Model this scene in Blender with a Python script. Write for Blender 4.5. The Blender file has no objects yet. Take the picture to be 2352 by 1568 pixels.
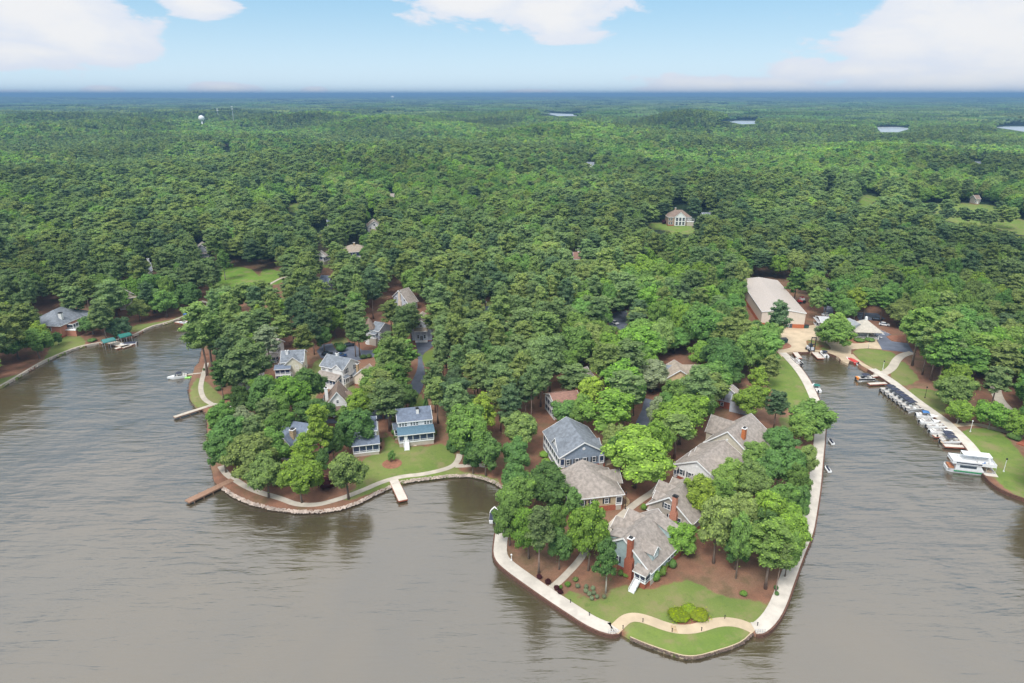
import bpy, bmesh, math, random
import numpy as np
from mathutils import Vector, Matrix
from mathutils.geometry import delaunay_2d_cdt
R_ = math.radians
S = bpy.context.scene
COL = S.collection
random.seed(7)
# ------------------------------------------------------------------ camera
CAMZ = 101.0
PITCH = R_(19.9)
FPX = 1568.0                      # focal length measured in photo units (photo taken as 2352 x 1568)
cd = bpy.data.cameras.new('camera'); cam = bpy.data.objects.new('camera', cd); COL.objects.link(cam)
cd.sensor_width = 36.0; cd.lens = 24.0; cd.clip_start = 1.0; cd.clip_end = 90000.0
cam.location = (0, 0, CAMZ); cam.rotation_euler = (math.pi/2 - PITCH, 0, 0)
S.camera = cam
# ------------------------------------------------------------------ sun, sky, exposure
SUN_EL, SUN_AZ = R_(54), R_(208)         # azimuth clockwise from +Y
sd = bpy.data.lights.new('sun', 'SUN'); so = bpy.data.objects.new('sun', sd); COL.objects.link(so)
sd.energy = 2.5; sd.angle = R_(20); sd.color = (1.0, 0.965, 0.90)
sv = Vector((math.sin(SUN_AZ)*math.cos(SUN_EL), math.cos(SUN_AZ)*math.cos(SUN_EL), math.sin(SUN_EL)))
so.rotation_euler = sv.to_track_quat('Z', 'Y').to_euler()
S.view_settings.view_transform = 'Standard'; S.view_settings.look = 'None'
S.view_settings.exposure = 0.42; S.view_settings.gamma = 1.0
S.cycles.use_denoising = True
S.cycles.max_bounces = 6; S.cycles.diffuse_bounces = 4; S.cycles.glossy_bounces = 3
S.cycles.transmission_bounces = 3; S.cycles.volume_bounces = 0; S.cycles.transparent_max_bounces = 4
S.cycles.caustics_reflective = False; S.cycles.caustics_refractive = False

W = bpy.data.worlds.new("World"); S.world = W; W.use_nodes = True
wn, wl = W.node_tree.nodes, W.node_tree.links
for n in list(wn): wn.remove(n)
def N(tree, t, **kw):
    n = tree.nodes.new(t)
    for k, v in kw.items(): setattr(n, k, v)
    return n
class NG:
    """little node helper: math on sockets"""
    def __init__(s, tree): s.t = tree
    def put(s, sock, v):
        if isinstance(v, bpy.types.NodeSocket): s.t.links.new(v, sock)
        else: sock.default_value = v
    def m(s, op, a, b=0.0, c=0.0, clamp=False):
        n = s.t.nodes.new('ShaderNodeMath'); n.operation = op; n.use_clamp = clamp
        s.put(n.inputs[0], a); s.put(n.inputs[1], b); s.put(n.inputs[2], c)
        return n.outputs[0]
    def ss(s, v, a, b, lo=0.0, hi=1.0):
        n = s.t.nodes.new('ShaderNodeMapRange'); n.interpolation_type = 'SMOOTHSTEP'
        s.put(n.inputs[0], v); n.inputs[1].default_value = a; n.inputs[2].default_value = b
        n.inputs[3].default_value = lo; n.inputs[4].default_value = hi
        return n.outputs[0]
    def noise(s, vec, scale, detail=4, rough=0.5, dist=0.0):
        n = s.t.nodes.new('ShaderNodeTexNoise'); n.inputs['Scale'].default_value = scale
        n.inputs['Detail'].default_value = detail; n.inputs['Roughness'].default_value = rough
        n.inputs['Distortion'].default_value = dist
        if vec is not None: s.t.links.new(vec, n.inputs['Vector'])
        return n.outputs[0]
    def mix(s, f, a, b, mode='MIX'):
        n = s.t.nodes.new('ShaderNodeMix'); n.data_type = 'RGBA'; n.blend_type = mode
        s.put(n.inputs[0], f)
        for i, v in ((6, a), (7, b)):
            if isinstance(v, tuple) and len(v) == 3: v = v + (1.0,)
            s.put(n.inputs[i], v)
        return n.outputs[2]
g = NG(W.node_tree)
sky = N(W.node_tree, 'ShaderNodeTexSky', sky_type='NISHITA', sun_disc=False)
sky.sun_elevation = SUN_EL; sky.sun_rotation = SUN_AZ; sky.altitude = 150; sky.air_density = 1.0; sky.dust_density = 0.6; sky.ozone_density = 1.6
tc = N(W.node_tree, 'ShaderNodeTexCoord'); sep = N(W.node_tree, 'ShaderNodeSeparateXYZ')
wl.new(tc.outputs['Generated'], sep.inputs[0])
az = g.m('ARCTAN2', sep.outputs[0], sep.outputs[1])
el = g.m('ARCSINE', sep.outputs[2])
mp = N(W.node_tree, 'ShaderNodeMapping'); mp.inputs['Scale'].default_value = (1, 1, 2.6); wl.new(tc.outputs['Generated'], mp.inputs[0])
n1 = g.noise(mp.outputs[0], 9.0, 10, 0.60, 0.3)
n2 = g.noise(mp.outputs[0], 1.7, 3, 0.5)
def azel(px, py):
    d = Vector(((px-1176), 0, 0)) + Vector((0, math.sin(PITCH), math.cos(PITCH)))*(784-py) + Vector((0, math.cos(PITCH), -math.sin(PITCH)))*FPX
    d.normalize(); return math.atan2(d.x, d.y), math.asin(d.z)
clouds = [(55, 20, 185, 98), (180, 80, 165, 66), (20, 118, 200, 34), (448, 4, 82, 30), (1080, 0, 180, 56), (1285, 16, 165, 64), (1180, -40, 280, 40),
          (2260, 70, 300, 95), (2080, 95, 190, 62), (2340, 20, 160, 70), (1960, 165, 250, 36), (1680, 192, 230, 26), (2200, 190, 400, 38),
          (520, 203, 78, 16), (240, 207, 40, 9), (722, 207, 28, 9), (20, 214, 60, 8), (1230, 211, 90, 7)]
mask = None
for (px, py, rx, ry) in clouds:
    a, e = azel(px, py)
    sa = rx/FPX*math.cos(R_(12)); se = ry/FPX*0.93
    da = g.m('DIVIDE', g.m('SUBTRACT', az, a), sa); de = g.m('DIVIDE', g.m('SUBTRACT', el, e), se)
    d = g.m('SUBTRACT', 1.0, g.m('POWER', g.m('ADD', g.m('MULTIPLY', da, da), g.m('MULTIPLY', de, de)), 0.5))
    mask = d if mask is None else g.m('MAXIMUM', mask, d)
# thin bright overcast higher up and behind the camera (this is what the lake mirrors)
up = g.ss(el, 0.19, 0.55, -1.0, 0.55)
mask = g.m('MAXIMUM', mask, up)
mm = g.m('ADD', mask, g.m('MULTIPLY', g.m('SUBTRACT', n1, 0.5), 2.3))
cm = g.ss(mm, 0.0, 0.26)
shade = g.ss(g.m('ADD', mm, g.m('MULTIPLY', g.m('SUBTRACT', n2, 0.5), 1.2)), 0.1, 0.95)
ccol = g.mix(shade, (0.60, 0.63, 0.70), (0.71, 0.70, 0.70))
ccol = g.mix(g.ss(el, 0.22, 0.5), ccol, (1.12, 1.12, 1.13))
skyc = g.mix(1.0, sky.outputs[0], (0.09, 0.10, 0.105), 'MULTIPLY')
lowb = g.m('POWER', g.ss(el, -0.01, 0.16), 0.7)
skyc2 = g.mix(g.ss(el, 0.0, 0.2, 0.9, 0.7), skyc, g.mix(lowb, (0.62, 0.74, 0.82), (0.245, 0.465, 0.66)))
fin = g.mix(g.m('MULTIPLY', cm, 0.93), skyc2, ccol)
bg = N(W.node_tree, 'ShaderNodeBackground'); bg.inputs[1].default_value = 1.0
wo = N(W.node_tree, 'ShaderNodeOutputWorld'); wl.new(fin, bg.inputs[0]); wl.new(bg.outputs[0], wo.inputs[0])

# ------------------------------------------------------------------ photo -> world
F_ = np.array([0, math.cos(PITCH), -math.sin(PITCH)]); U_ = np.array([0, math.sin(PITCH), math.cos(PITCH)]); X_ = np.array([1.0, 0, 0])
LAND = 0.8
def ray(px, py):
    return X_*(px-1176) + U_*(784-py) + F_*FPX
FARLAKE = [[(1240, 260), (1262, 262), (1285, 267), (1336, 267), (1346, 263), (1300, 261), (1262, 259)], [(1652, 284), (1672, 286), (1738, 284), (1738, 277), (1690, 277), (1660, 281)],
           [(2012, 291), (2024, 304), (2060, 304), (2092, 295), (2070, 291)], [(2285, 292), (2352, 302), (2480, 304), (2480, 290), (2310, 290)]]
LZ = 9.0
LAKEC = []
for _pl in FARLAKE:
    _c = ray(sum(q[0] for q in _pl)/len(_pl), sum(q[1] for q in _pl)/len(_pl)); _t = (LZ-CAMZ)/_c[2]; LAKEC.append((_c[0]*_t, _c[1]*_t))
def hgt(x, y):
    z = hgt0(x, y)
    for cx, cy in LAKEC:
        w = np.exp(-(np.hypot((np.asarray(x)-cx)/330, (np.asarray(y)-cy)/480))**4); z = z*(1-w)+LZ*w
    return z
def hgt0(x, y):
    """terrain height, flat by the lake and rolling further off"""
    x = np.asarray(x, float); y = np.asarray(y, float)
    r = np.hypot(x, y)
    s = np.clip((r-400)/500, 0, 1); s = s*s*(3-2*s)
    s2 = np.clip((r-1500)/900, 0, 1)*(1-np.clip((r-3200)/1500, 0, 1))
    n = (np.sin(x/173+1.3)*np.cos(y/211+.4) + .7*np.sin((x+y)/131+2.1) + .6*np.cos((x-.6*y)/97+.7) + .35*np.sin(x/61-y/77))
    left = np.clip((-x/np.maximum(r, 1)+0.25)/0.5, 0, 1)
    ridge = 14*np.exp(-((y-2250)/420)**2)*left*(0.8+0.3*np.sin(x/300))
    far = np.clip((r-5000)/8000, 0, 1)*22*(np.sin(x/2100+y/900)+np.sin(y/1500+x/5200+1))
    return LAND + s*np.maximum(0, 9 + 7.5*n*np.clip(r/900, .4, 1.9)*(1-.6*np.clip((r-1900)/700, 0, 1))*(1-.75*np.clip((x/np.maximum(r, 1)-.28)/.2, 0, 1)*np.clip((r-1000)/400, 0, 1))) + s2*(2+2.5*np.sin(x/400+1)*np.cos(y/330)) + ridge + far
def G(px, py, z=None, dz=0.0):
    d = ray(px, py)
    zz = LAND if z is None else z
    for _ in range(8 if z is None else 1):
        t = (zz+dz-CAMZ)/d[2]
        p = d*t
        if z is None: zz = float(hgt(p[0], p[1]))
    return Vector((p[0], p[1], zz+dz))
def proj(x, y, z):
    """world -> photo units, vectorised"""
    x = np.asarray(x, float); y = np.asarray(y, float); z = np.asarray(z, float)-CAMZ
    dep = y*F_[1]+z*F_[2]; v = y*U_[1]+z*U_[2]
    return 1176+FPX*x/dep, 784-FPX*v/dep, dep
def pxm(p):
    return FPX/float(proj(p[0], p[1], p[2])[2])
def inpoly(x, y, poly):
    x = np.asarray(x, float); y = np.asarray(y, float)
    r = np.zeros(x.shape, bool); n = len(poly)
    for i in range(n):
        x1, y1 = poly[i][0], poly[i][1]; x2, y2 = poly[(i+1) % n][0], poly[(i+1) % n][1]
        if y1 == y2: continue
        c = ((y1 > y) != (y2 > y)) & (x < (x2-x1)*(y-y1)/(y2-y1)+x1)
        r ^= c
    return r
def segdist(x, y, pts, closed=False):
    x = np.asarray(x, float); y = np.asarray(y, float)
    d = np.full(x.shape, 1e9); n = len(pts)
    for i in range(n if closed else n-1):
        ax, ay = pts[i][0], pts[i][1]; bx, by = pts[(i+1) % n][0], pts[(i+1) % n][1]
        L = (bx-ax)**2+(by-ay)**2+1e-12
        t = np.clip(((x-ax)*(bx-ax)+(y-ay)*(by-ay))/L, 0, 1)
        d = np.minimum(d, np.hypot(x-ax-t*(bx-ax), y-ay-t*(by-ay)))
    return d
def smooth(pts, it=2, closed=False):
    for _ in range(it):
        q = []
        n = len(pts)
        if not closed: q.append(pts[0])
        for i in range(n if closed else n-1):
            a, b = Vector(pts[i][:2]), Vector(pts[(i+1) % n][:2])
            q += [tuple(a.lerp(b, .25)), tuple(a.lerp(b, .75))]
        if not closed: q.append(pts[-1])
        pts = q
    return pts
def TP(ox, oy, k=0.2547):
    """points read in an enlarged tile of the photo -> photo units"""
    return lambda pts: [(ox+k*a, oy+k*b) for a, b in pts]
T1 = TP(0, 539); T2 = TP(539, 658.8); T3 = TP(419.2, 838.5); T4 = TP(1018.1, 748.6); T5 = TP(1108, 1018.1)
T6 = TP(1377.5, 778.6); T7 = TP(1617, 569); T8 = TP(1753, 808.5); TB = TP(1137.9, 1167.9, .3311); TA = TP(598.9, 449.2); TC = TP(1108, 449.2)
def W2(pts, z=LAND):
    return [tuple(G(a, b, z)[:2]) for a, b in pts]

# ------------------------------------------------------------------ tags and mesh helper
def tag(o, label=None, cat=None, group=None, kind=None):
    for k, v in (('label', label), ('category', cat), ('group', group), ('kind', kind)):
        if v: o[k] = v
    return o
def empty(name, loc=(0, 0, 0), rz=0.0):
    o = bpy.data.objects.new(name, None); COL.objects.link(o); o.location = loc; o.rotation_euler = (0, 0, rz); o.empty_display_size = .3
    return o
class MB:
    def __init__(s, M=None): s.v = []; s.f = []; s.M = M; s.mi = []; s.cm = 0
    def add(s, vs, fs):
        b = len(s.v)
        for p in vs:
            p = Vector(p)
            s.v.append(tuple(s.M @ p) if s.M is not None else tuple(p))
        for f in fs: s.f.append(tuple(b+i for i in f)); s.mi.append(s.cm)
        return s
    def box(s, x0, x1, y0, y1, z0, z1, T=None):
        v = [(x0, y0, z0), (x1, y0, z0), (x1, y1, z0), (x0, y1, z0), (x0, y0, z1), (x1, y0, z1), (x1, y1, z1), (x0, y1, z1)]
        if T is not None: v = [T @ Vector(p) for p in v]
        return s.add(v, [(0, 3, 2, 1), (4, 5, 6, 7), (0, 1, 5, 4), (1, 2, 6, 5), (2, 3, 7, 6), (3, 0, 4, 7)])
    def ext(s, poly, a, b, ax='x'):
        """extrude a 2-D outline along an axis. x: (y,z) outline, y: (x,z), z: (x,y)"""
        n = len(poly)
        f = {'x': lambda p, t: (t, p[0], p[1]), 'y': lambda p, t: (p[0], t, p[1]), 'z': lambda p, t: (p[0], p[1], t)}[ax]
        v = [f(p, a) for p in poly]+[f(p, b) for p in poly]
        fs = [tuple(range(n))[::-1], tuple(range(n, 2*n))]+[(i, (i+1) % n, n+(i+1) % n, n+i) for i in range(n)]
        return s.add(v, fs)
    def tube(s, p, q, r0, r1=None, n=8, cap=True):
        r1 = r0 if r1 is None else r1
        p, q = Vector(p), Vector(q); d = (q-p).normalized()
        a = d.orthogonal().normalized(); b = d.cross(a)
        v = []
        for c, r in ((p, r0), (q, r1)):
            for i in range(n):
                t = 2*math.pi*i/n; v.append(c+a*math.cos(t)*r+b*math.sin(t)*r)
        fs = [(i, (i+1) % n, n+(i+1) % n, n+i) for i in range(n)]
        if cap: fs += [tuple(range(n))[::-1], tuple(range(n, 2*n))]
        return s.add(v, fs)
    def loft(s, secs, cap=True):
        n = len(secs[0]); v = [p for c in secs for p in c]; fs = []
        for k in range(len(secs)-1):
            for i in range(n):
                fs.append((k*n+i, k*n+(i+1) % n, (k+1)*n+(i+1) % n, (k+1)*n+i))
        if cap: fs += [tuple(range(n))[::-1], tuple(range((len(secs)-1)*n, len(secs)*n))]
        return s.add(v, fs)
    def ball(s, c, rx, ry=None, rz=None, nu=10, nv=6, jit=0):
        ry = ry or rx; rz = rz or rx; v = []; fs = []
        for j in range(nv+1):
            ph = math.pi*j/nv
            for i in range(nu):
                t = 2*math.pi*i/nu; q = 1+random.uniform(-jit, jit)
                v.append((c[0]+rx*q*math.sin(ph)*math.cos(t), c[1]+ry*q*math.sin(ph)*math.sin(t), c[2]+rz*q*math.cos(ph)))
        for j in range(nv):
            for i in range(nu):
                fs.append((j*nu+i, (j+1)*nu+i, (j+1)*nu+(i+1) % nu, j*nu+(i+1) % nu))
        return s.add(v, fs)
    def mesh(s, name, mats, smooth=False):
        me = bpy.data.meshes.new(name); me.from_pydata(s.v, [], s.f)
        if not isinstance(mats, (list, tuple)): mats = [mats]
        for m in mats: me.materials.append(m)
        if len(mats) > 1: me.polygons.foreach_set('material_index', s.mi)
        bm = bmesh.new(); bm.from_mesh(me); bmesh.ops.recalc_face_normals(bm, faces=bm.faces); bm.to_mesh(me); bm.free()
        if smooth: me.shade_smooth()
        me.update(); return me
    def build(s, name, mats, parent=None, smooth=False, loc=None):
        o = bpy.data.objects.new(name, s.mesh(name, mats, smooth)); COL.objects.link(o)
        if parent is not None: o.parent = parent
        if loc is not None: o.location = loc
        return o
def copy_tree(o, parent=None, **kw):
    c = o.copy(); COL.objects.link(c)
    if parent is not None: c.parent = parent
    for ch in o.children: copy_tree(ch, c)
    return c
def put(mesh, name, parent, loc=(0, 0, 0), rz=0.0, scale=None):
    o = bpy.data.objects.new(name, mesh); COL.objects.link(o); o.parent = parent; o.location = loc; o.rotation_euler = (0, 0, rz)
    if scale: o.scale = scale
    return o

# ------------------------------------------------------------------ materials
MATS = {}
def mat(name, col, rough=.7, var=.12, scale=1.2, metal=0.0, spec=.4, bump=0.0, stretch=None, col2=None, alpha=None):
    m = bpy.data.materials.new(name); m.use_nodes = True; t = m.node_tree; b = t.nodes['Principled BSDF']
    gg = NG(t); c = t.nodes.new('ShaderNodeTexCoord'); mpn = t.nodes.new('ShaderNodeMapping')
    t.links.new(c.outputs['Object'], mpn.inputs[0])
    if stretch: mpn.inputs['Scale'].default_value = stretch
    n = gg.noise(mpn.outputs[0], scale, 5, .6)
    lo = tuple(x*(1-var) for x in col); hi = tuple(min(1, x*(1+var)) for x in col)
    if col2: lo, hi = col, col2
    oc = gg.mix(gg.ss(n, .3, .7), lo, hi)
    t.links.new(oc, b.inputs['Base Color'])
    b.inputs['Roughness'].default_value = rough; b.inputs['Metallic'].default_value = metal
    b.inputs['Specular IOR Level'].default_value = spec
    if bump:
        bn = t.nodes.new('ShaderNodeBump'); bn.inputs['Strength'].default_value = bump; bn.inputs['Distance'].default_value = .05
        t.links.new(gg.noise(mpn.outputs[0], scale*6, 4, .6), bn.inputs['Height']); t.links.new(bn.outputs[0], b.inputs['Normal'])
    MATS[name] = m; return m
def lined(name, col, axis='Z', period=.2, depth=.25, rough=.7, var=.1):
    """siding, shingle courses, planks: fine lines in the surface"""
    m = mat(name, col, rough, var, 1.5); t = m.node_tree; b = t.nodes['Principled BSDF']; gg = NG(t)
    c = t.nodes.new('ShaderNodeTexCoord'); w = t.nodes.new('ShaderNodeTexWave'); w.wave_type = 'BANDS'; w.bands_direction = axis
    w.wave_profile = 'SAW'; w.inputs['Scale'].default_value = .314/period
    t.links.new(c.outputs['Object'], w.inputs[0])
    bn = t.nodes.new('ShaderNodeBump'); bn.inputs['Strength'].default_value = depth; bn.inputs['Distance'].default_value = .04
    t.links.new(w.outputs[1], bn.inputs['Height']); t.links.new(bn.outputs[0], b.inputs['Normal'])
    return m
white = mat('white_paint', (.78, .785, .79), .5, .05)
trimw = mat('white_trim', (.80, .81, .82), .5, .03)
glass = mat('window_glass', (.05, .065, .085), .12, .3, 2.0, spec=.8)
screen = mat('porch_screen', (.035, .055, .11), .3, .35, 1.2, spec=.5)
shut = mat('dark_shutter', (.025, .03, .04), .6)
brick = mat('red_brick', (.34, .105, .06), .85, .25, 4)
brickp = mat('pink_brick', (.50, .22, .15), .85, .18, 4)
conc = mat('pale_concrete', (.47, .42, .355), .85, .12, .4, bump=.1)
concw = mat('white_concrete', (.54, .495, .44), .85, .13, .35, bump=.1)
conc_tan = mat('tan_concrete', (.50, .40, .28), .85, .14, .22, bump=.1)
asph = mat('asphalt', (.115, .130, .172), .8, .18, .35, bump=.1)
wood = lined('weathered_boards', (.30, .18, .12), 'X', .25, .4)
darkm = mat('black_metal', (.02, .02, .022), .5)
redp = mat('red_paint', (.5, .04, .03), .4)
rf_grey = mat('grey_shingles', (.285, .25, .225), .9, .22, 1.1, bump=.5)
rf_brown = mat('brown_shingles', (.21, .155, .125), .9, .2, 1.1, bump=.5)
rf_blue = mat('slate_blue_shingles', (.14, .17, .23), .85, .2, 1.1, bump=.5)
rf_bluegrey = mat('blue_grey_shingles', (.175, .195, .225), .85, .25, .9, bump=.5)
rf_teal = lined('blue_metal_roof', (.09, .165, .225), 'X', .5, .3, .45)
rf_tan = mat('tan_shingles', (.31, .26, .21), .9, .18, 1.1, bump=.5)
rf_red = mat('reddish_shingles', (.26, .145, .115), .9, .2, 1.1, bump=.5)
rf_metal = lined('pale_metal_roof', (.43, .375, .335), 'Y', .6, .25, .5)
sd_teal = lined('teal_siding', (.34, .43, .44)); sd_taupe = lined('taupe_siding', (.38, .345, .30)); sd_white = lined('white_siding', (.78, .785, .79))
sd_blue = lined('blue_grey_siding', (.27, .33, .42)); sd_peach = lined('peach_siding', (.66, .48, .30)); sd_tan = lined('tan_siding', (.45, .36, .24))
sd_cream = lined('cream_siding', (.62, .60, .48)); sd_light = lined('light_grey_siding', (.48, .52, .60)); sd_beige = lined('beige_siding', (.54, .49, .40))
stucco = mat('cream_stucco', (.68, .60, .50), .8, .05)
tealc = mat('green_canvas', (.02, .16, .13), .7); navy = mat('navy_canvas', (.035, .04, .07), .7); bluec = mat('blue_canvas', (.05, .17, .42), .7)
deckt = mat('boat_carpet', (.30, .28, .27), .8); seat_t = mat('cream_vinyl', (.62, .60, .57), .5); alu = mat('aluminium', (.6, .62, .64), .35, .05, metal=.6)
gel = mat('white_gelcoat', (.78, .79, .80), .25, .03, spec=.6); limep = mat('lime_float', (.35, .75, .18), .5); greenp = mat('green_stripe', (.05, .28, .12), .4)
orangep = mat('orange_paint', (.75, .25, .03), .5)
stone = mat('flagstone', (.42, .31, .19), .85, .25, 2)
# ------------------------------------------------------------------ shoreline (photo units), land on the left hand
SH_LEFT = [(-420, 1120), (-200, 985), (0, 888), (60, 853), (100, 829), (140, 812), (175, 798), (205, 791), (236, 786), (268, 780), (305, 771), (345, 750), (385, 740), (415, 730), (440, 717), (462, 704), (474, 699)]
SH_COVE = [(488, 703), (490, 716), (480, 738), (470, 768), (464, 800), (459, 829), (447, 843), (439, 868), (433, 890), (435, 912), (446, 930), (466, 939), (474, 950), (476, 985), (474, 1020), (482, 1045), (486, 1078), (492, 1101)]
SH_RIP = [(512, 1119), (540, 1138), (575, 1153), (625, 1166), (680, 1173), (735, 1173), (785, 1165), (825, 1151), (860, 1133), (895, 1117), (915, 1107), (950, 1101), (990, 1096), (1035, 1091), (1080, 1090), (1112, 1097), (1138, 1106), (1156, 1118)]
SH_HID = [(1160, 1140), (1152, 1165), (1144, 1190)]
SH_PL = [(1140, 1214), (1135, 1245), (1133, 1272), (1142, 1292), (1165, 1312), (1205, 1341), (1255, 1376), (1305, 1409), (1340, 1432), (1372, 1448), (1402, 1457), (1418, 1455), (1425, 1449)]
SH_TIP = [(1448, 1462), (1480, 1476), (1520, 1490), (1550, 1500), (1575, 1506), (1605, 1505), (1640, 1495), (1680, 1483), (1705, 1472), (1727, 1451)]
SH_PR = [(1738, 1456), (1755, 1455), (1775, 1440), (1794, 1415), (1808, 1385), (1820, 1350), (1836, 1305), (1852, 1262), (1868, 1225), (1876, 1180), (1885, 1120), (1890, 1060), (1896, 1000), (1896, 960), (1888, 932), (1872, 895), (1856, 866), (1836, 840), (1812, 815), (1806, 810)]
SH_BAS = [(1822, 807), (1848, 809), (1868, 806), (1905, 811), (1925, 819), (1933, 829), (1955, 829), (1968, 833)]
SH_BAS2 = [(1978, 843), (1989, 850)]
SH_PF = [(1994, 848), (2008, 856), (2036, 874), (2060, 893), (2092, 919), (2128, 945), (2155, 964), (2176, 984), (2196, 1003), (2214, 1022), (2232, 1047), (2246, 1068), (2262, 1092)]
SH_R = [(2276, 1108), (2294, 1121), (2318, 1133), (2352, 1145), (2420, 1166), (2560, 1190), (2750, 1190)]
SHORE_PX = SH_LEFT+SH_COVE+SH_RIP+SH_HID+SH_PL+SH_TIP+SH_PR+SH_BAS+SH_BAS2+SH_PF+SH_R
SH = W2(SHORE_PX)
def dens(pts, step=2.0, closed=False):
    out = []
    n = len(pts)
    for i in range(n if closed else n-1):
        a, b = Vector(pts[i][:2]), Vector(pts[(i+1) % n][:2]); k = max(1, int((b-a).length/step))
        out += [tuple(a.lerp(b, j/k)) for j in range(k)]
    if not closed: out.append(tuple(pts[-1][:2]))
    return out
FARR = 42000.0; HA = R_(52)
shore = dens(SH, 2.0)
shore = [(p[0]+.12*math.sin(i*1.7), p[1]+.12*math.cos(i*2.3)) for i, p in enumerate(shore)]
LANDPOLY = shore + [(FARR*math.sin(HA), FARR*math.cos(HA)), (0, FARR*1.1), (-FARR*math.sin(HA), FARR*math.cos(HA))]
LP_COARSE = SH + LANDPOLY[-3:]

# ------------------------------------------------------------------ lawns
TG = TP(1573.4, 179.7, .3312)
LAWN = [  # polygon in photo units, lushness (0 dry olive .. 1 bright lime), soft edge in metres
 (TB([(455, 605), (520, 570), (590, 585), (640, 645), (770, 640), (800, 520), (950, 535), (1090, 560), (1180, 520), (1300, 490), (1420, 520), (1520, 590), (1690, 640), (1950, 640), (1930, 740), (1820, 830), (1700, 850), (1500, 800), (1300, 850), (1150, 840), (1000, 780), (860, 800), (830, 830), (560, 690)]), .35, 2.2),
 (TB([(860, 870), (930, 770), (1200, 860), (1400, 870), (1600, 800), (1800, 850), (1760, 925), (1540, 1000), (1330, 1040), (1150, 1000), (880, 880)]), .55, .5),
 (T3([(1430, 1215), (1560, 1120), (1570, 1000), (1620, 850), (1720, 800), (1840, 770), (1800, 620), (1850, 600), (1950, 740), (2200, 740), (2351, 690), (2420, 740), (2480, 860), (2500, 960), (2600, 970), (2800, 1010), (2900, 1080), (2750, 1060), (2500, 1010), (2351, 1020), (2000, 1060), (1880, 1090), (1690, 1160), (1480, 1220)]), .4, 1.5),
 (T1([(1750, 1290), (1700, 1450), (1740, 1540), (1860, 1570), (1960, 1520), (2040, 1480), (1960, 1420), (1880, 1340), (1830, 1290)]), .2, 1.0),
 (T7([(640, 935), (720, 980), (830, 1100), (930, 1250), (1020, 1430), (1000, 1500), (850, 1470), (740, 1420), (690, 1320), (590, 1290), (540, 1150), (580, 1000)]), .6, 1.0),
 (T6([(1600, 690), (1760, 700), (1800, 800), (1760, 900), (1660, 860)]), .25, 1.5),
 (T7([(1325, 915), (1480, 905), (1765, 945), (1700, 1050), (1640, 1125), (1530, 1100), (1380, 1000)]), .4, .3),
 (T7([(912, 845), (945, 832), (1010, 835), (1050, 860), (1100, 915), (970, 915)]), .55, .3),
 (T7([(1745, 1030), (1800, 1020), (1870, 1090), (1945, 1190), (1880, 1225), (1780, 1260), (1660, 1170)]), .25, 1.0),
 (T8([(1240, 330), (1500, 325), (1720, 400), (1640, 470), (1640, 560), (1560, 570), (1380, 430)]), .2, 2.0),
 (T8([(1745, 690), (2080, 685), (2220, 780), (2300, 900), (2400, 1000), (2500, 1500), (2351, 1340), (2200, 1250), (2070, 1100), (2000, 980), (1890, 840)]), .6, 1.5),
 (T1([(540, 870), (690, 880), (800, 985), (640, 1090), (420, 1180), (380, 1140), (440, 1050)]), .35, 1.0),
 (T1([(1150, 890), (1190, 810), (1400, 790), (1570, 760), (1700, 700), (1780, 610), (1850, 620), (1790, 690), (1640, 780), (1500, 830), (1350, 850)]), .3, 1.5),
 (T1([(-100, 1380), (0, 1280), (130, 1280), (240, 1240), (150, 1300), (0, 1380)]), .2, 1.2),
 (T1([(1740, 250), (1850, 290), (1990, 340), (2110, 270), (2340, 330), (2370, 560), (1940, 540), (1840, 420), (1760, 420)]), 1.0, 1.0),
 ([(596, 660), (600, 612), (640, 622), (668, 630), (655, 650)], .9, 1.0),
 (TA([(225, 60), (385, 65), (345, 150), (225, 200)]), .9, 1.5), (TA([(460, 320), (540, 340), (500, 400), (460, 380)]), .8, 1.0),
 (TA([(530, 580), (640, 585), (610, 660), (550, 640)]), .7, 1.0), (TA([(140, 680), (270, 680), (240, 760), (150, 760)]), .7, 1.0), (TA([(560, 160), (640, 180), (590, 215), (540, 200)]), .9, 1.0),
 (TC([(1480, 240), (1940, 250), (1930, 370), (1680, 330), (1500, 290)]), .75, 3.0),
 (TG([(955, 740), (1030, 755), (1010, 800), (960, 780)]), .8, 3.0), (TG([(1150, 880), (1250, 790), (1390, 830), (1250, 900)]), .8, 3.0),
 (TG([(1560, 855), (1900, 870), (2150, 870), (2300, 980), (2500, 990), (2500, 1110), (2250, 1070), (2050, 1030), (1850, 1010), (1700, 930)]), .6, 4.0),
 (T2([(1680, 600), (1810, 540), (1850, 640), (1800, 720), (1700, 720)]), .5, 1.0), (T2([(1600, 990), (1700, 950), (1720, 1100), (1620, 1100)]), .6, 1.0),
 (T2([(1420, 320), (1540, 300), (1520, 420), (1570, 480), (1480, 500), (1400, 420)]), .5, 1.5), (T2([(850, 480), (1010, 440), (1030, 520), (900, 540)]), .25, 1.5),
 (T2([(700, 670), (790, 640), (810, 740), (740, 760), (760, 940), (700, 1060), (650, 1000)]), .35, 1.5), (T2([(950, 900), (1060, 850), (1080, 960), (990, 1000)]), .3, 1.2),
 (T5([(1090, 690), (1240, 650), (1160, 740)]), .35, .8), (T5([(1400, 600), (1430, 560), (1500, 600), (1330, 680)]), .8, .3),
 ([(1108, 690), (1180, 690), (1180, 720), (1108, 715)], .3, 2.0),
]
LAWNW = []
for poly, lush, soft in LAWN:
    wp = [tuple(G(a, b)[:2]) for a, b in poly]; LAWNW.append((smooth(wp, 2, True), lush, soft))

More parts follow.
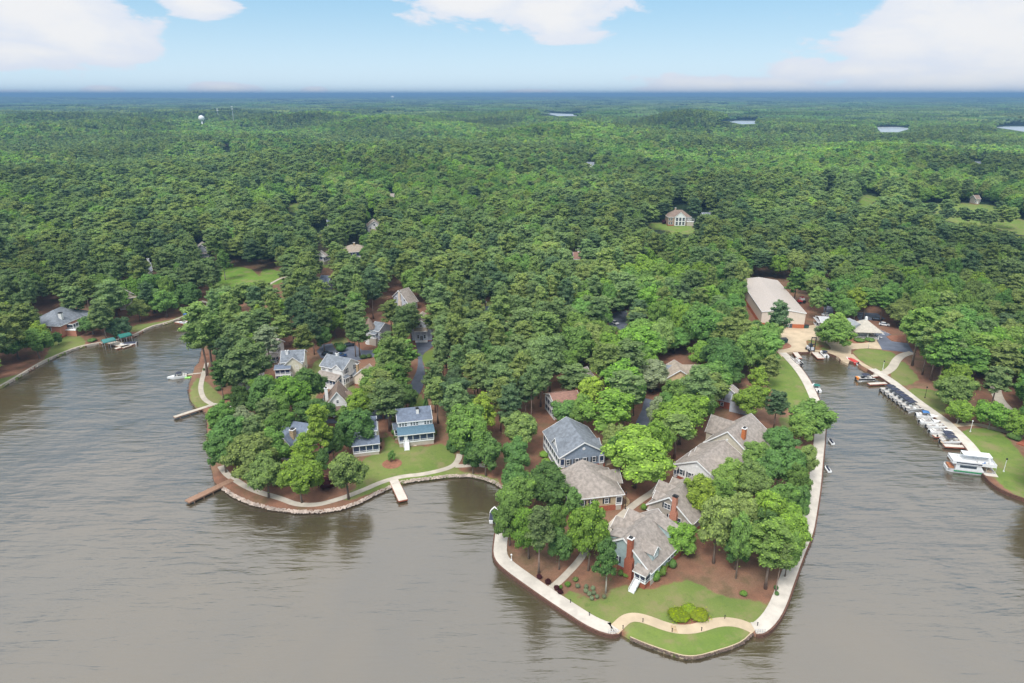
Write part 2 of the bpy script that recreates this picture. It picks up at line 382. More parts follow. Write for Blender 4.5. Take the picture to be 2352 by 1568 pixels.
# ------------------------------------------------------------------ ground mesh
def build_ground():
    pts = []
    # near field, even spacing
    xs = np.arange(-330, 331, 2.3)
    for y in np.arange(84, 430, 2.3):
        for x in xs:
            if abs(x) < y*1.12+20: pts.append((x+random.uniform(-.5, .5), y+random.uniform(-.5, .5)))
    r = 432.0
    while r < FARR*.98:
        n = 130
        for i in range(n+1):
            a = -HA+2*HA*i/n
            if abs(a) < HA-.005: pts.append((r*math.sin(a), r*math.cos(a)))
        r *= 1.026
    P = np.array(pts)
    keep = inpoly(P[:, 0], P[:, 1], LP_COARSE) & (segdist(P[:, 0], P[:, 1], SH) > 1.2) & ~((np.hypot(P[:, 0], P[:, 1]) < 432) & (P[:, 1] > 430))
    P = P[keep]
    b = LANDPOLY; nb = len(b)
    allp = [Vector(p) for p in b]+[Vector(p) for p in P]
    vo, eo, fo, *_ = delaunay_2d_cdt(allp, [(i, (i+1) % nb) for i in range(nb)], [], 0, 1e-4)
    V = np.array([tuple(v) for v in vo]); Fc = [tuple(f) for f in fo]
    C = np.array([V[list(f)].mean(0) for f in Fc])
    ok = inpoly(C[:, 0], C[:, 1], b)
    Fc = [f for f, k in zip(Fc, ok) if k]
    Z = hgt(V[:, 0], V[:, 1])
    verts = np.column_stack([V, Z])
    # bank: drop the shore edge down below the water
    key = {tuple(np.round(v, 3)): i for i, v in enumerate(V)}
    ring = [key.get(tuple(np.round(p, 3))) for p in shore]
    low = []
    base = len(verts); extra = []
    for k, i in enumerate(ring):
        extra.append((V[i][0], V[i][1], -1.2) if i is not None else (0, 0, -1))
    verts = np.vstack([verts, np.array(extra)])
    for k in range(len(ring)-1):
        a, c = ring[k], ring[k+1]
        if a is None or c is None: continue
        Fc.append((a, base+k, base+k+1, c))
    me = bpy.data.meshes.new('ground'); me.from_pydata(verts.tolist(), [], Fc)
    me.shade_smooth()
    lawn = np.zeros(len(verts)); lush = np.zeros(len(verts))
    for poly, lu, soft in LAWNW:
        pa = np.array(poly); lo = pa.min(0)-6; hi = pa.max(0)+6
        idx = np.where((verts[:, 0] > lo[0]) & (verts[:, 0] < hi[0]) & (verts[:, 1] > lo[1]) & (verts[:, 1] < hi[1]))[0]
        if len(idx) == 0: continue
        x, y = verts[idx, 0], verts[idx, 1]
        sdn = segdist(x, y, poly, True); sg = np.where(inpoly(x, y, poly), sdn, -sdn)
        v = np.clip(.5+sg/(soft+1.2), 0, 1)
        lush[idx] = np.where(v > lawn[idx], lu, lush[idx]); lawn[idx] = np.maximum(lawn[idx], v)
    for nme, arr in (('lawn', lawn), ('lush', lush)):
        at = me.attributes.new(nme, 'FLOAT', 'POINT'); at.data.foreach_set('value', arr.astype(np.float32))
    m = bpy.data.materials.new('ground_cover'); m.use_nodes = True; t = m.node_tree; bs = t.nodes['Principled BSDF']; gg = NG(t)
    ge = t.nodes.new('ShaderNodeNewGeometry'); pos = ge.outputs['Position']
    a1 = t.nodes.new('ShaderNodeAttribute'); a1.attribute_name = 'lawn'; a2 = t.nodes.new('ShaderNodeAttribute'); a2.attribute_name = 'lush'
    nz = gg.noise(pos, .35, 6, .62); nb_ = gg.noise(pos, .06, 4, .5); nf = gg.noise(pos, 3.5, 4, .6)
    lm = gg.ss(gg.m('ADD', a1.outputs['Fac'], gg.m('MULTIPLY', gg.m('SUBTRACT', nz, .5), .9)), .38, .62)
    dry = gg.mix(gg.ss(nb_, .35, .65), (.235, .225, .095), (.155, .19, .06)); wet = gg.mix(gg.ss(nz, .3, .7), (.16, .27, .035), (.11, .21, .03))
    lawnc = gg.mix(a2.outputs['Fac'], dry, wet)
    lawnc = gg.mix(gg.ss(nf, .25, .75, 0, .3), lawnc, (.09, .125, .04)); lawnc = gg.mix(gg.ss(gg.noise(pos, .16, 6, .7), .47, .66, 0, .7), lawnc, (.24, .205, .105)); lawnc = gg.mix(gg.ss(gg.noise(pos, .5, 5, .65), .55, .7, 0, .5), lawnc, (.10, .15, .04))
    straw = gg.mix(gg.ss(nz, .3, .7), (.28, .140, .090), (.18, .10, .068)); straw = gg.mix(gg.ss(nb_, .40, .66, 0, .7), straw, (.30, .19, .125)); straw = gg.mix(gg.ss(gg.noise(pos, .12, 5, .65), .5, .68, 0, .65), straw, (.11, .10, .05))
    straw = gg.mix(gg.ss(nf, .3, .75, 0, .45), straw, (.12, .055, .035))
    far = gg.mix(gg.ss(gg.noise(pos, .004, 6, .6), .35, .65), (.016, .032, .016), (.035, .06, .025))
    vl = t.nodes.new('ShaderNodeVectorMath'); vl.operation = 'LENGTH'; t.links.new(pos, vl.inputs[0])
    f0 = gg.mix(lm, straw, lawnc)
    f1 = gg.mix(gg.m('MULTIPLY', gg.ss(vl.outputs['Value'], 330, 560), gg.m('SUBTRACT', 1.0, lm)), f0, far)
    t.links.new(f1, bs.inputs['Base Color']); bs.inputs['Roughness'].default_value = .95; bs.inputs['Specular IOR Level'].default_value = .1
    bn = t.nodes.new('ShaderNodeBump'); bn.inputs['Strength'].default_value = .5; bn.inputs['Distance'].default_value = .12
    t.links.new(nf, bn.inputs['Height']); t.links.new(bn.outputs[0], bs.inputs['Normal'])
    me.materials.append(m)
    o = bpy.data.objects.new('ground', me); COL.objects.link(o)
    tag(o, 'brown pine straw and mown grass covering the wooded lake shore', 'ground', kind='structure')
    return o
build_ground()

# ------------------------------------------------------------------ water
def water_mat():
    m = bpy.data.materials.new('lake_water'); m.use_nodes = True; t = m.node_tree; b = t.nodes['Principled BSDF']; gg = NG(t)
    ge = t.nodes.new('ShaderNodeNewGeometry'); pos = ge.outputs['Position']
    n = gg.noise(pos, .016, 5, .6, .6)
    c = gg.mix(gg.ss(n, .3, .7), (.084, .064, .034), (.060, .050, .032))
    t.links.new(c, b.inputs['Base Color']); b.inputs['Roughness'].default_value = .15
    b.inputs['IOR'].default_value = 2.5; b.inputs['Specular IOR Level'].default_value = .5
    def wv(rot, sc, stretch, dist, det=4):
        mpn = t.nodes.new('ShaderNodeMapping'); mpn.inputs['Rotation'].default_value = (0, 0, R_(rot)); mpn.inputs['Scale'].default_value = (stretch, 1, 1)
        t.links.new(pos, mpn.inputs[0]); return gg.noise(mpn.outputs[0], sc, det, .55, dist)
    h = gg.m('ADD', gg.m('MULTIPLY', wv(-52, .62, .16, .6), 1.0), gg.m('MULTIPLY', wv(-38, 1.9, .25, .3, 3), .30))
    h = gg.m('ADD', h, gg.m('MULTIPLY', wv(-64, .22, .3, .6, 2), 1.8))
    amp = gg.m('MULTIPLY', gg.ss(gg.noise(pos, .017, 4, .6), .32, .68, .25, 1.0), gg.ss(gg.noise(pos, .05, 3, .5), .25, .75, .6, 1.2))
    h = gg.m('MULTIPLY', h, amp)
    bn = t.nodes.new('ShaderNodeBump'); bn.inputs['Strength'].default_value = 1.0; bn.inputs['Distance'].default_value = .26
    t.links.new(h, bn.inputs['Height']); t.links.new(bn.outputs[0], b.inputs['Normal'])
    return m
wm = water_mat()
o = MB().add([(-700, -400, 0), (700, -400, 0), (700, 330, 0), (-700, 330, 0)], [(0, 1, 2, 3)]).build('lake_water', wm)
tag(o, 'calm brown lake water reflecting the pale sky', 'lake', kind='structure')
wfar = mat('far_water', (.42, .45, .48), .25, .05, .01, spec=1.0)
LAKEW = []
for pl in FARLAKE:
    z = LZ+1.2
    w = [G(a_, b_, z) for a_, b_ in pl]; LAKEW.append([(p.x, p.y) for p in w])
    o = MB().add([(p.x, p.y, z) for p in w], [tuple(range(len(w)))]).build('far_lake_water', wfar)
    tag(o, None, 'lake', kind='structure')

# ------------------------------------------------------------------ sheets and strips
def offs(pts, d):
    out = []; n = len(pts)
    for i in range(n):
        a = Vector(pts[max(i-1, 0)][:2]); b = Vector(pts[min(i+1, n-1)][:2]); t = (b-a).normalized()
        out.append((pts[i][0]-t.y*d, pts[i][1]+t.x*d))
    return out
def sheet(name, poly, z0, z1, m, label=None, cat='path', kind='structure'):
    b = MB(); n = len(poly); top = [(p[0], p[1], z1) for p in poly]; bot = [(p[0], p[1], z0) for p in poly]
    tri = delaunay_2d_cdt([Vector(p[:2]) for p in poly], [(i, (i+1) % n) for i in range(n)], [], 1, 1e-5)
    vv = [tuple(v) for v in tri[0]]
    b.add([(v[0], v[1], z1) for v in vv], [tuple(f) for f in tri[2]])
    b.add(bot+top, [(i, (i+1) % n, n+(i+1) % n, n+i) for i in range(n)])
    o = b.build(name, m); return tag(o, label, cat, kind=kind)
def strip(name, pts, w, z0, z1, m, label=None, cat='path', side=0, kind='structure', sm=2):
    p = smooth(pts, sm) if sm else pts
    a, b = (offs(p, w/2), offs(p, -w/2)) if side == 0 else (offs(p, w), offs(p, 0.0))
    B = MB(); n = len(p); v = []
    for i in range(n): v += [(a[i][0], a[i][1], z1), (b[i][0], b[i][1], z1), (a[i][0], a[i][1], z0), (b[i][0], b[i][1], z0)]
    f = [(0, 2, 3, 1), (4*n-4, 4*n-3, 4*n-1, 4*n-2)]
    for i in range(n-1):
        k = 4*i; f += [(k, k+1, k+5, k+4), (k, k+4, k+6, k+2), (k+1, k+3, k+7, k+5)]
    B.add(v, f); o = B.build(name, m); return tag(o, label, cat, kind=kind)
wl_brown = mat('seawall_brick', (.13, .065, .045), .9, .3, 3)
def shore_part(px, extra=None): return W2(px)
PLW = shore_part([(1148, 1196)]+SH_PL); PRW = shore_part(SH_PR); PFW = shore_part(SH_PF)
strip('promenade', PLW, 3.1, LAND-.2, LAND+.12, concw, 'pale promenade along the west side of the point', 'path', side=1, sm=1)
strip('promenade', PRW, 3.1, LAND-.2, LAND+.12, concw, 'pale promenade along the channel side of the point', 'path', side=1, sm=1)
strip('promenade', PFW, 3.3, LAND-.2, LAND+.12, concw, 'white marina promenade beside the moored boats', 'path', side=1, sm=1)
def wall(pts, name='seawall', w=.35, top=LAND+.05, m=wl_brown, label='low brown retaining wall at the water edge', sm=1):
    strip(name, offs(pts, -w), w+.05, -1.0, top, m, label, 'wall', side=1, sm=sm)
wall(PLW); wall(PRW); wall(PFW, label='low brown retaining wall under the marina promenade'); wall(W2([(2262, 1092)]+SH_R), top=LAND+.2, label='curved brick retaining wall below the right lawn')
wall(W2(SH_TIP), w=.12, top=LAND+.06, m=conc_tan, label='thin pale kerb round the grassy tip', sm=1)
strip('shore_kerb', W2(SH_LEFT[:-2]), .9, -.5, LAND+.1, conc, 'pale kerb along the far left shore', 'kerb', side=1, sm=1)
wall(W2(SH_BAS), label='low wall round the marina basin')
# narrow footpaths
P1 = W2(TB([(815, 850), (850, 815), (900, 768), (950, 752), (1010, 758), (1080, 780), (1150, 808), (1230, 832), (1310, 840), (1390, 832), (1470, 808), (1540, 788), (1620, 784), (1700, 798), (1760, 822), (1800, 845)]))
strip('garden_path', P1, 2.5, LAND-.2, LAND+.07, conc_tan, 'curving cream path across the lawn tip')
bw = TB([(1215, 812), (1250, 815), (1265, 862), (1222, 858)]); sheet('stone_band', W2(bw), LAND, LAND+.10, stone, 'brown stone band crossing the curving path')
strip('garden_path', W2(TB([(385, 552), (440, 510), (520, 430), (590, 350), (620, 300), (640, 260)])), 1.7, LAND-.2, LAND+.07, conc, 'straight path up from the west promenade')
strip('garden_path', W2(T5([(1090, 830), (1130, 775), (1260, 640), (1420, 515), (1540, 440), (1600, 380)])), 2.0, LAND-.2, LAND+.07, conc, 'path between the teal house and the tan house')
strip('garden_path', W2(T3([(220, -20), (195, 60), (165, 170), (165, 240), (195, 310), (265, 352)])), 1.7, LAND-.2, LAND+.07, conc, 'narrow path along the west grass bank')
strip('garden_path', W2(T3([(265, 352), (430, 362), (520, 400)])), 1.7, LAND-.2, LAND+.075, conc, None)
strip('garden_path', W2(T3([(345, 910), (370, 950), (410, 995), (470, 1030), (560, 1090), (700, 1150), (830, 1185), (920, 1215), (1000, 1248), (1100, 1262), (1220, 1258), (1320, 1235), (1480, 1185), (1640, 1122), (1780, 1060), (1880, 1028), (2000, 1000), (2150, 988), (2351, 945), (2450, 905), (2490, 850), (2500, 800)])), 1.8, LAND-.2, LAND+.07, conc, 'long pale lakeside path round the west lawn')
strip('garden_path', W2(T4([(110, 1262), (180, 1262), (300, 1250), (380, 1262)])), 1.8, LAND-.2, LAND+.065, conc, None)
strip('garden_path', W2(T8([(1690, 668), (1800, 652), (1950, 652), (2080, 690), (2200, 720), (2351, 760)])), 2.2, LAND-.2, LAND+.07, conc_tan, 'tan path behind the right lawn')
strip('garden_path', W2(T8([(2110, 240), (2090, 330), (2120, 420), (2180, 490), (2240, 540)])), 3.4, LAND-.2, LAND+.07, conc, 'path through the pines on the right')
strip('garden_path', W2(T7([(1560, 1150), (1640, 1125), (1700, 1080), (1735, 1010), (1790, 965), (1880, 945)])), 3.2, LAND-.2, LAND+.07, conc, 'path from the marina drive to the docks')
strip('garden_path', W2(T7([(1320, 960), (1380, 1020), (1470, 1075), (1560, 1120), (1650, 1150)])), 2.2, LAND-.2, LAND+.068, conc_tan, 'tan path along the basin wall', side=0)
strip('garden_path', W2([(600, 665), (640, 640), (665, 634)]), 1.6, LAND, LAND+.1, conc, None)
sheet('garden_path', W2(T4([(1400, 1250), (1500, 1200), (1530, 1240), (1420, 1275)])), LAND, LAND+.07, conc_tan, None)
# roads and yards
RD1 = smooth(W2(T2([(1630, 480), (1680, 470), (1800, 475), (1800, 520), (1760, 560), (1700, 600), (1688, 660), (1715, 740), (1715, 830), (1690, 930), (1630, 1005), (1550, 960), (1600, 850), (1650, 740), (1655, 620)])), 1, True)
sheet('village_road', RD1, LAND-.2, LAND+.05, asph, 'blue grey asphalt lane curving between the trees', 'road')
sheet('parking_court', W2(T2([(790, 520), (880, 510), (905, 560), (1000, 545), (1010, 500), (1080, 520), (1150, 570), (1290, 570), (1280, 625), (1100, 665), (960, 660), (780, 640), (740, 580)])), LAND-.2, LAND+.05, asph, 'asphalt court behind the white houses', 'road')
sheet('village_road', W2(T4([(1815, 650), (1910, 670), (1915, 760), (1930, 900), (1895, 1040), (1720, 965), (1740, 860), (1790, 760)])), LAND-.2, LAND+.05, asph, 'asphalt drive beside the big round tree', 'road')
sheet('village_road', W2(T2([(1230, 1020), (1430, 1040), (1440, 1190), (1240, 1190), (1000, 1230), (620, 1230), (640, 1190), (900, 1190), (1200, 1170)])), LAND-.2, LAND+.05, asph, 'dark asphalt drive behind the waterside houses', 'road')
sheet('village_road', W2([(1395, 722), (1440, 712), (1440, 760), (1400, 752)]), LAND-.2, LAND+.05, asph, None, 'road')
sheet('village_road', W2(T4([(990, 190), (1110, 210), (1100, 240), (1000, 240)])), LAND-.2, LAND+.05, asph, None, 'road')
sheet('marina_road', W2(T7([(1370, 580), (1560, 590), (1640, 640), (1560, 660), (1480, 650), (1460, 690), (1690, 782), (1640, 800), (1690, 842), (1840, 862), (1890, 948), (1606, 918), (1560, 830), (1540, 790), (1440, 700), (1390, 640)])), LAND-.2, LAND+.05, asph, 'blue grey asphalt drive beside the marina pavilion', 'road')
sheet('marina_road', W2(T7([(1075, 290), (1150, 280), (1140, 400), (1170, 520), (1165, 620), (1080, 620), (1080, 500)])), LAND-.2, LAND+.05, asph, 'asphalt lane behind the boat warehouse', 'road')
YARD = T7([(650, 922), (610, 800), (700, 715), (960, 700), (1030, 690), (1010, 760), (1055, 825), (1180, 850), (1300, 860), (1480, 850), (1545, 820), (1610, 915), (1480, 905), (1330, 915), (1325, 960), (1320, 1005), (1300, 1045), (1240, 1020), (1180, 970), (1110, 942), (960, 938), (780, 942), (740, 945), (700, 985)])
sheet('marina_yard', W2(YARD), -.8, LAND+.045, conc_tan, 'tan concrete boat yard and launching ramp', 'yard')
isl = smooth(W2(T7([(912, 845), (950, 828), (1060, 845), (1110, 865), (1155, 918), (1080, 925), (965, 918)])), 1, True)
sheet('grass_island', isl, LAND, LAND+.16, mat('island_turf', (.12, .19, .045), .95, .3, .5, col2=(.26, .11, .06)), 'small grass and straw island in the boat yard', 'lawn')
sheet('straw_bed', smooth(W2(T7([(640, 840), (760, 860), (800, 895), (700, 918), (645, 918)])), 1, True), LAND, LAND+.14, mat('straw', (.26, .115, .07), .95, .2, .8), 'triangular red straw bed by the boat yard', 'bed')
sheet('straw_bed', smooth(W2(T7([(1645, 795), (1720, 792), (1835, 790), (1840, 858), (1740, 850), (1670, 825)])), 1, True), LAND, LAND+.14, MATS['straw'], 'red straw island beside the marina drive', 'bed')
sheet('straw_bed', smooth(W2(T7([(1210, 850), (1290, 800), (1400, 840), (1545, 790), (1565, 830), (1480, 855), (1380, 862), (1300, 860)])), 1, True), LAND, LAND+.12, MATS['straw'], 'red straw bed round the pavilion', 'bed')
# painted bay lines on the marina drive
lb = MB()
for (a, b) in [((1500, 700), (1560, 716)), ((1530, 718), (1600, 735)), ((1560, 736), (1640, 752)), ((1590, 754), (1670, 770)), ((1400, 600), (1470, 606)), ((1420, 618), (1500, 626)), ((1095, 520), (1150, 530)), ((1095, 545), (1150, 552)), ((1095, 505), (1150, 512))]:
    p, q = [G(*x, LAND+.054) for x in T7([a, b])]; d = (q-p).normalized(); nn = Vector((-d.y, d.x, 0))*.09
    lb.add([p-nn, q-nn, q+nn, p+nn], [(0, 1, 2, 3)])
for (a, b) in [((1590, 802), (1605, 808)), ((1605, 775), (1628, 779))]:
    p, q = [G(*x, LAND+.054) for x in T7([a, b])]; d = (q-p).normalized(); nn = Vector((-d.y, d.x, 0))*.4
    lb.add([p-nn, q-nn, q+nn, p+nn], [(0, 1, 2, 3)])
tag(lb.build('road_markings', trimw), 'white painted bay lines and arrows on the marina drive', 'markings', kind='structure')
# ================================================================== houses
HOUSE_ZONES = []; HOUSES = []
_wc = {}
def win_meshes(w, h, cols=1):
    k = (round(w, 2), round(h, 2), cols)
    if k in _wc: return _wc[k]
    B = MB(); f = .12
    B.box(-w/2-f, w/2+f, -.07, .02, h, h+f).box(-w/2-f, w/2+f, -.10, .02, -f, 0).box(-w/2-f, -w/2, -.07, .02, 0, h).box(w/2, w/2+f, -.07, .02, 0, h)
    for c in range(1, cols): x = -w/2+w*c/cols; B.box(x-.05, x+.05, -.068, .02, 0, h)
    B.box(-w/2, w/2, -.06, .02, h/2-.035, h/2+.035)
    P = MB().box(-w/2, w/2, -.03, .01, 0, h)
    Sh = MB().box(0, .38, -.05, .01, -.05, h+.05)
    _wc[k] = (B.mesh('window_frame', trimw), P.mesh('window_pane', glass), Sh.mesh('window_shutter', shut)); return _wc[k]
class House:
    def __init__(s, name, label, A, B, W, wh, rh, wallm, roofm, kind='gable', oh=.45, found=.7, fm=None, wl=None, wr=None, zl=None, zr=None, hip=(1, 1), cat='house', group='houses of the lakeside village', trim=True, pad=0.0, z0=None):
        fm = fm or brick
        s.wl = wl or W/2; s.wr = wr or W/2; s.zl = zl or wh; s.zr = zr or wh; s.zt = wh+rh; s.roofm = roofm; s.wallm = wallm
        gz = LAND if z0 is None else z0
        for _ in range(5):
            a = G(A[0], A[1], gz+s.zt); b = G(B[0], B[1], gz+s.zt); c = (a+b)/2
            if z0 is None: gz = float(hgt(c.x, c.y))
        yaw = math.atan2(b.y-a.y, b.x-a.x); Lr = (b-a).length
        s.e = empty(name, (c.x, c.y, gz), yaw); s.c = c; s.gz = gz
        tag(s.e, label, cat, group)
        if kind == 'gable': s.xa, s.xb = -Lr/2+oh, Lr/2-oh
        else: s.xa = -Lr/2-(s.wl*hip[0] if hip[0] else -oh); s.xb = Lr/2+(s.wl*hip[1] if hip[1] else -oh)
        HOUSE_ZONES.append((c.x, c.y, max(Lr, W)*.62+1.5)); HOUSES.append(s)
        xa, xb = s.xa, s.xb
        if kind == 'gable':
            s.sl = (s.zt-s.zl)/s.wl; s.sr = (s.zt-s.zr)/s.wr
            MB().ext([(-s.wr, found), (s.wl, found), (s.wl, s.zl), (0, s.zt), (-s.wr, s.zr)], xa, xb).build('wall', wallm, s.e)
            lo = [(s.wl+oh, s.zl-oh*s.sl+.01), (0, s.zt+.01), (-(s.wr+oh), s.zr-oh*s.sr+.01)]
            up_ = [(y, z+.2) for y, z in lo]
            s.roof = MB().ext(lo+up_[::-1], xa-oh, xb+oh).build('roof', roofm, s.e)
            if trim:
                T = MB(); l2 = [(y, z-.16) for y, z in lo]; u2 = [(y, z+.03) for y, z in up_]
                T.ext(l2+u2[::-1], xa-oh-.09, xa-oh-.003).ext(l2+u2[::-1], xb+oh+.003, xb+oh+.09)
                for y, z in (lo[0], lo[2]):
                    q = .09 if y > 0 else -.09; T.box(xa-oh, xb+oh, min(y+q*.05, y+q), max(y+q*.05, y+q), z-.1, z+.17)
                T.build('trim', trimw, s.roof)
        else:
            s.sl = s.sr = (s.zt-s.zl)/s.wl
            MB().box(xa, xb, -s.wr, s.wl, found, s.zl).build('wall', wallm, s.e)
            B_ = MB(); ze = s.zl-.02; w0, w1 = -s.wr-oh, s.wl+oh; X0, X1 = xa-oh, xb+oh
            ra = xa+s.wl*hip[0] if hip[0] else X0; rb = xb-s.wl*hip[1] if hip[1] else X1
            B_.add([(X0, w0, ze), (X1, w0, ze), (X1, w1, ze), (X0, w1, ze), (ra, 0, s.zt+.2), (rb, 0, s.zt+.2), (X0, w0, ze-.15), (X1, w0, ze-.15), (X1, w1, ze-.15), (X0, w1, ze-.15)],
                   [(0, 1, 5, 4), (1, 2, 5), (2, 3, 4, 5), (3, 0, 4), (6, 7, 1, 0), (7, 8, 2, 1), (8, 9, 3, 2), (9, 6, 0, 3), (9, 8, 7, 6)])
            s.roof = B_.build('roof', roofm, s.e)
            if trim:
                MB().box(X0-.08, X1+.08, w0-.08, w0-.003, ze-.2, ze+.06).box(X0-.08, X1+.08, w1+.003, w1+.08, ze-.2, ze+.06).box(X0-.08, X0-.003, w0, w1, ze-.2, ze+.06).box(X1+.003, X1+.08, w0, w1, ze-.2, ze+.06).build('gutter', trimw, s.roof)
        MB().box(xa-.04, xb+.04, -s.wr-.04, s.wl+.04, -.4, found).build('foundation', fm, s.e)
    def side(s, k):
        xm = (s.xa+s.xb)/2
        ym = (s.wl-s.wr)/2
        return {'a': ((s.xa, ym), -math.pi/2), 'b': ((s.xb, ym), math.pi/2), 'l': ((xm, s.wl), math.pi), 'r': ((xm, -s.wr), 0.0)}[k]
    def M(s, k, out=0.0):
        (x, y), r = s.side(k); m = Matrix.Translation((x, y, 0)) @ Matrix.Rotation(r, 4, 'Z')
        return m @ Matrix.Translation((0, -out, 0))
    def win(s, k, u, z, w=1.0, h=1.5, sh=True, cols=1, out=0.0):
        fr, pa, st = win_meshes(w, h, cols); (x, y), r = s.side(k)
        p = s.M(k, out+.012) @ Vector((u, 0, z))
        f = put(fr, 'window', s.e, p, r); put(pa, 'pane', f)
        if sh:
            put(st, 'shutter', f, (w/2+.16, 0, 0)); put(st, 'shutter', f, (-w/2-.54, 0, 0))
        return f
    def wins(s, k, us, z, **kw):
        for u in us: s.win(k, u, z, **kw)
    def chimney(s, x, y, w=.9, d=.9, top=None, m=None, z0=0.0, cap=None, shoulder=None):
        top = top or s.zt+1.2; m = m or brick; B = MB()
        if shoulder:
            zz, w2 = shoulder; B.box(x-d/2, x+d/2, y-w2/2, y+w2/2, z0, zz).loft([[(x-d/2, y-w2/2, zz), (x+d/2, y-w2/2, zz), (x+d/2, y+w2/2, zz), (x-d/2, y+w2/2, zz)], [(x-d/2, y-w/2, zz+.9), (x+d/2, y-w/2, zz+.9), (x+d/2, y+w/2, zz+.9), (x-d/2, y+w/2, zz+.9)]])
            B.box(x-d/2+.001, x+d/2-.001, y-w/2+.001, y+w/2-.001, zz+.9, top)
        else: B.box(x-d/2, x+d/2, y-w/2, y+w/2, z0, top)
        c = B.build('chimney', m, s.e)
        MB().box(x-d/2-.12, x+d/2+.12, y-w/2-.12, y+w/2+.12, top, top+.16).build('chimney_cap', cap or trimw, c)
        MB().box(x-d/2+.15, x+d/2-.15, y-w/2+.15, y+w/2-.15, top+.16, top+.42).build('flue', darkm, c)
    def gable(s, k, x, w, yf, ze, zr, wallm=None, ground=None, win=None, oh=.3, roofm=None, name='dormer'):
        """dormer or cross wing on the long side k; x from the ridge middle, yf distance of its face from the ridge line"""
        sg = 0.0 if k == 'r' else math.pi; sl = s.sr if k == 'r' else s.sl
        M = Matrix.Translation((x, 0, 0)) @ Matrix.Rotation(sg, 4, 'Z'); yin = -max(.05, (s.zt-zr)/sl-.02)
        z0 = ground if ground is not None else max(.2, s.zt-sl*yf-.3)
        d = MB(M).ext([(-w/2, z0), (w/2, z0), (w/2, ze), (0, zr), (-w/2, ze)], -yf, yin, 'y').build(name, wallm or s.wallm, s.e)
        q = (zr-ze)/(w/2); lo = [(w/2+oh, ze-oh*q+.01), (0, zr+.01), (-w/2-oh, ze-oh*q+.01)]; up_ = [(a, b+.15) for a, b in lo]
        MB(M).ext(lo+up_[::-1], -yf-oh, yin-.3, 'y').build(name+'_roof', roofm or s.roofm, d)
        l2 = [(a, b-.12) for a, b in lo]; u2 = [(a, b+.03) for a, b in up_]; MB(M).ext(l2+u2[::-1], -yf-oh-.08, -yf-oh-.003, 'y').build('gable_trim', trimw, d)
        if win:
            for (wx, wz, ww, wh_) in win:
                fr, pa, st = win_meshes(ww, wh_); f = put(fr, 'window', d, M @ Vector((wx, -yf-.012, wz)), sg); 
        return d
    def shed(s, k, x, w, yf, ze, win=None, wallm=None):
        sg = 0.0 if k == 'r' else math.pi; sl = s.sr if k == 'r' else s.sl
        M = Matrix.Translation((x, 0, 0)) @ Matrix.Rotation(sg, 4, 'Z'); zf = s.zt-sl*yf
        yt = -.9; zt = s.zt-sl*.9
        d = MB(M).ext([(-yf, zf-.3), (-yf, ze), (yt, zt), (yt, zt-.4)], -w/2, w/2).build('dormer', wallm or s.wallm, s.e)
        q = (zt-ze)/(yf+yt)
        MB(M).ext([(-yf-.3, ze-.3*q+.01), (yt, zt+.01), (yt, zt+.17), (-yf-.3, ze-.3*q+.17)], -w/2-.25, w/2+.25).build('dormer_roof', s.roofm, d)
        return d
    def porch(s, k, u0, u1, depth, z0, z1, zr, bays, roofm=None, knee=.55, fill=True, out=0.0, base=None, roof=True, sides=True, post=.16, scr=None):
        M = s.M(k, out); D = depth
        pf = MB(M).box(u0, u1, -D, -.01, z0-.25, z0).build('porch', white, s.e)
        if roof:
            MB(M).ext([(0.0, zr), (0.0, zr+.14), (-D-.35, z1+.16), (-D-.35, z1+.02)], u0-.3, u1+.3).build('porch_roof', roofm or s.roofm, pf)
            MB(M).box(u0-.3, u1+.3, -D-.42, -D-.353, z1-.02, z1+.2).build('fascia', trimw, pf)
        MB(M).box(u0, u1, -D, -D+.14, z1-.28, z1+.015).build('beam', trimw, pf)
        pm = MB().box(-post/2, post/2, -post/2, post/2, 0, z1-.28-z0).mesh('post', trimw)
        n = bays; rot = s.side(k)[1]; stp = (u1-u0)/n
        for i in range(n+1): put(pm, 'post', pf, M @ Vector((u0+stp*i+(post/2 if i == 0 else -post/2 if i == n else 0), -D+post/2, z0)), rot)
        if knee:
            MB(M).box(u0, u1, -D+.02, -D+.09, z0+knee-.1, z0+knee).build('handrail', trimw, pf)
            cm_ = [(u0, z0), (u1, z0)]; q = u1-.2
            while q > u0+.3: cm_ += [(q, z0+.12), (q, z0+knee-.1), (q-.05, z0+knee-.1), (q-.05, z0+.12)]; q -= .32
            MB(M).ext(cm_+[(u0, z0+.12)], -D+.035, -D+.075, 'y').build('lattice', trimw, pf)
        if fill:
            sm_ = MB().box(post/2, stp-post/2, -.01, .01, .02, z1-.3-z0).mesh('screen', scr or screen)
            for i in range(n): put(sm_, 'screen', pf, M @ Vector((u0+stp*i, -D+.12, z0)), rot)
            if sides:
                for u in (u0, u1):
                    MB(M).box(u-.01 if u == u0 else u-.03, u+.03 if u == u0 else u+.01, -D+.2, -.05, z0+.02, z1-.2).build('screen', scr or screen, pf)
                    MB(M).box(u-.06, u+.06, -D+.15, 0, z0+knee-.08, z0+knee+.02).build('side_rail', trimw, pf); MB(M).box(u-.06, u+.06, -D+.15, 0, z1-.28, z1+.01).build('side_beam', trimw, pf)
        if z0 > .5: MB(M).box(u0+.15, u1-.15, -D+.15, -.02, -.3, z0-.26).build('porch_base', base or conc, pf)
        return pf
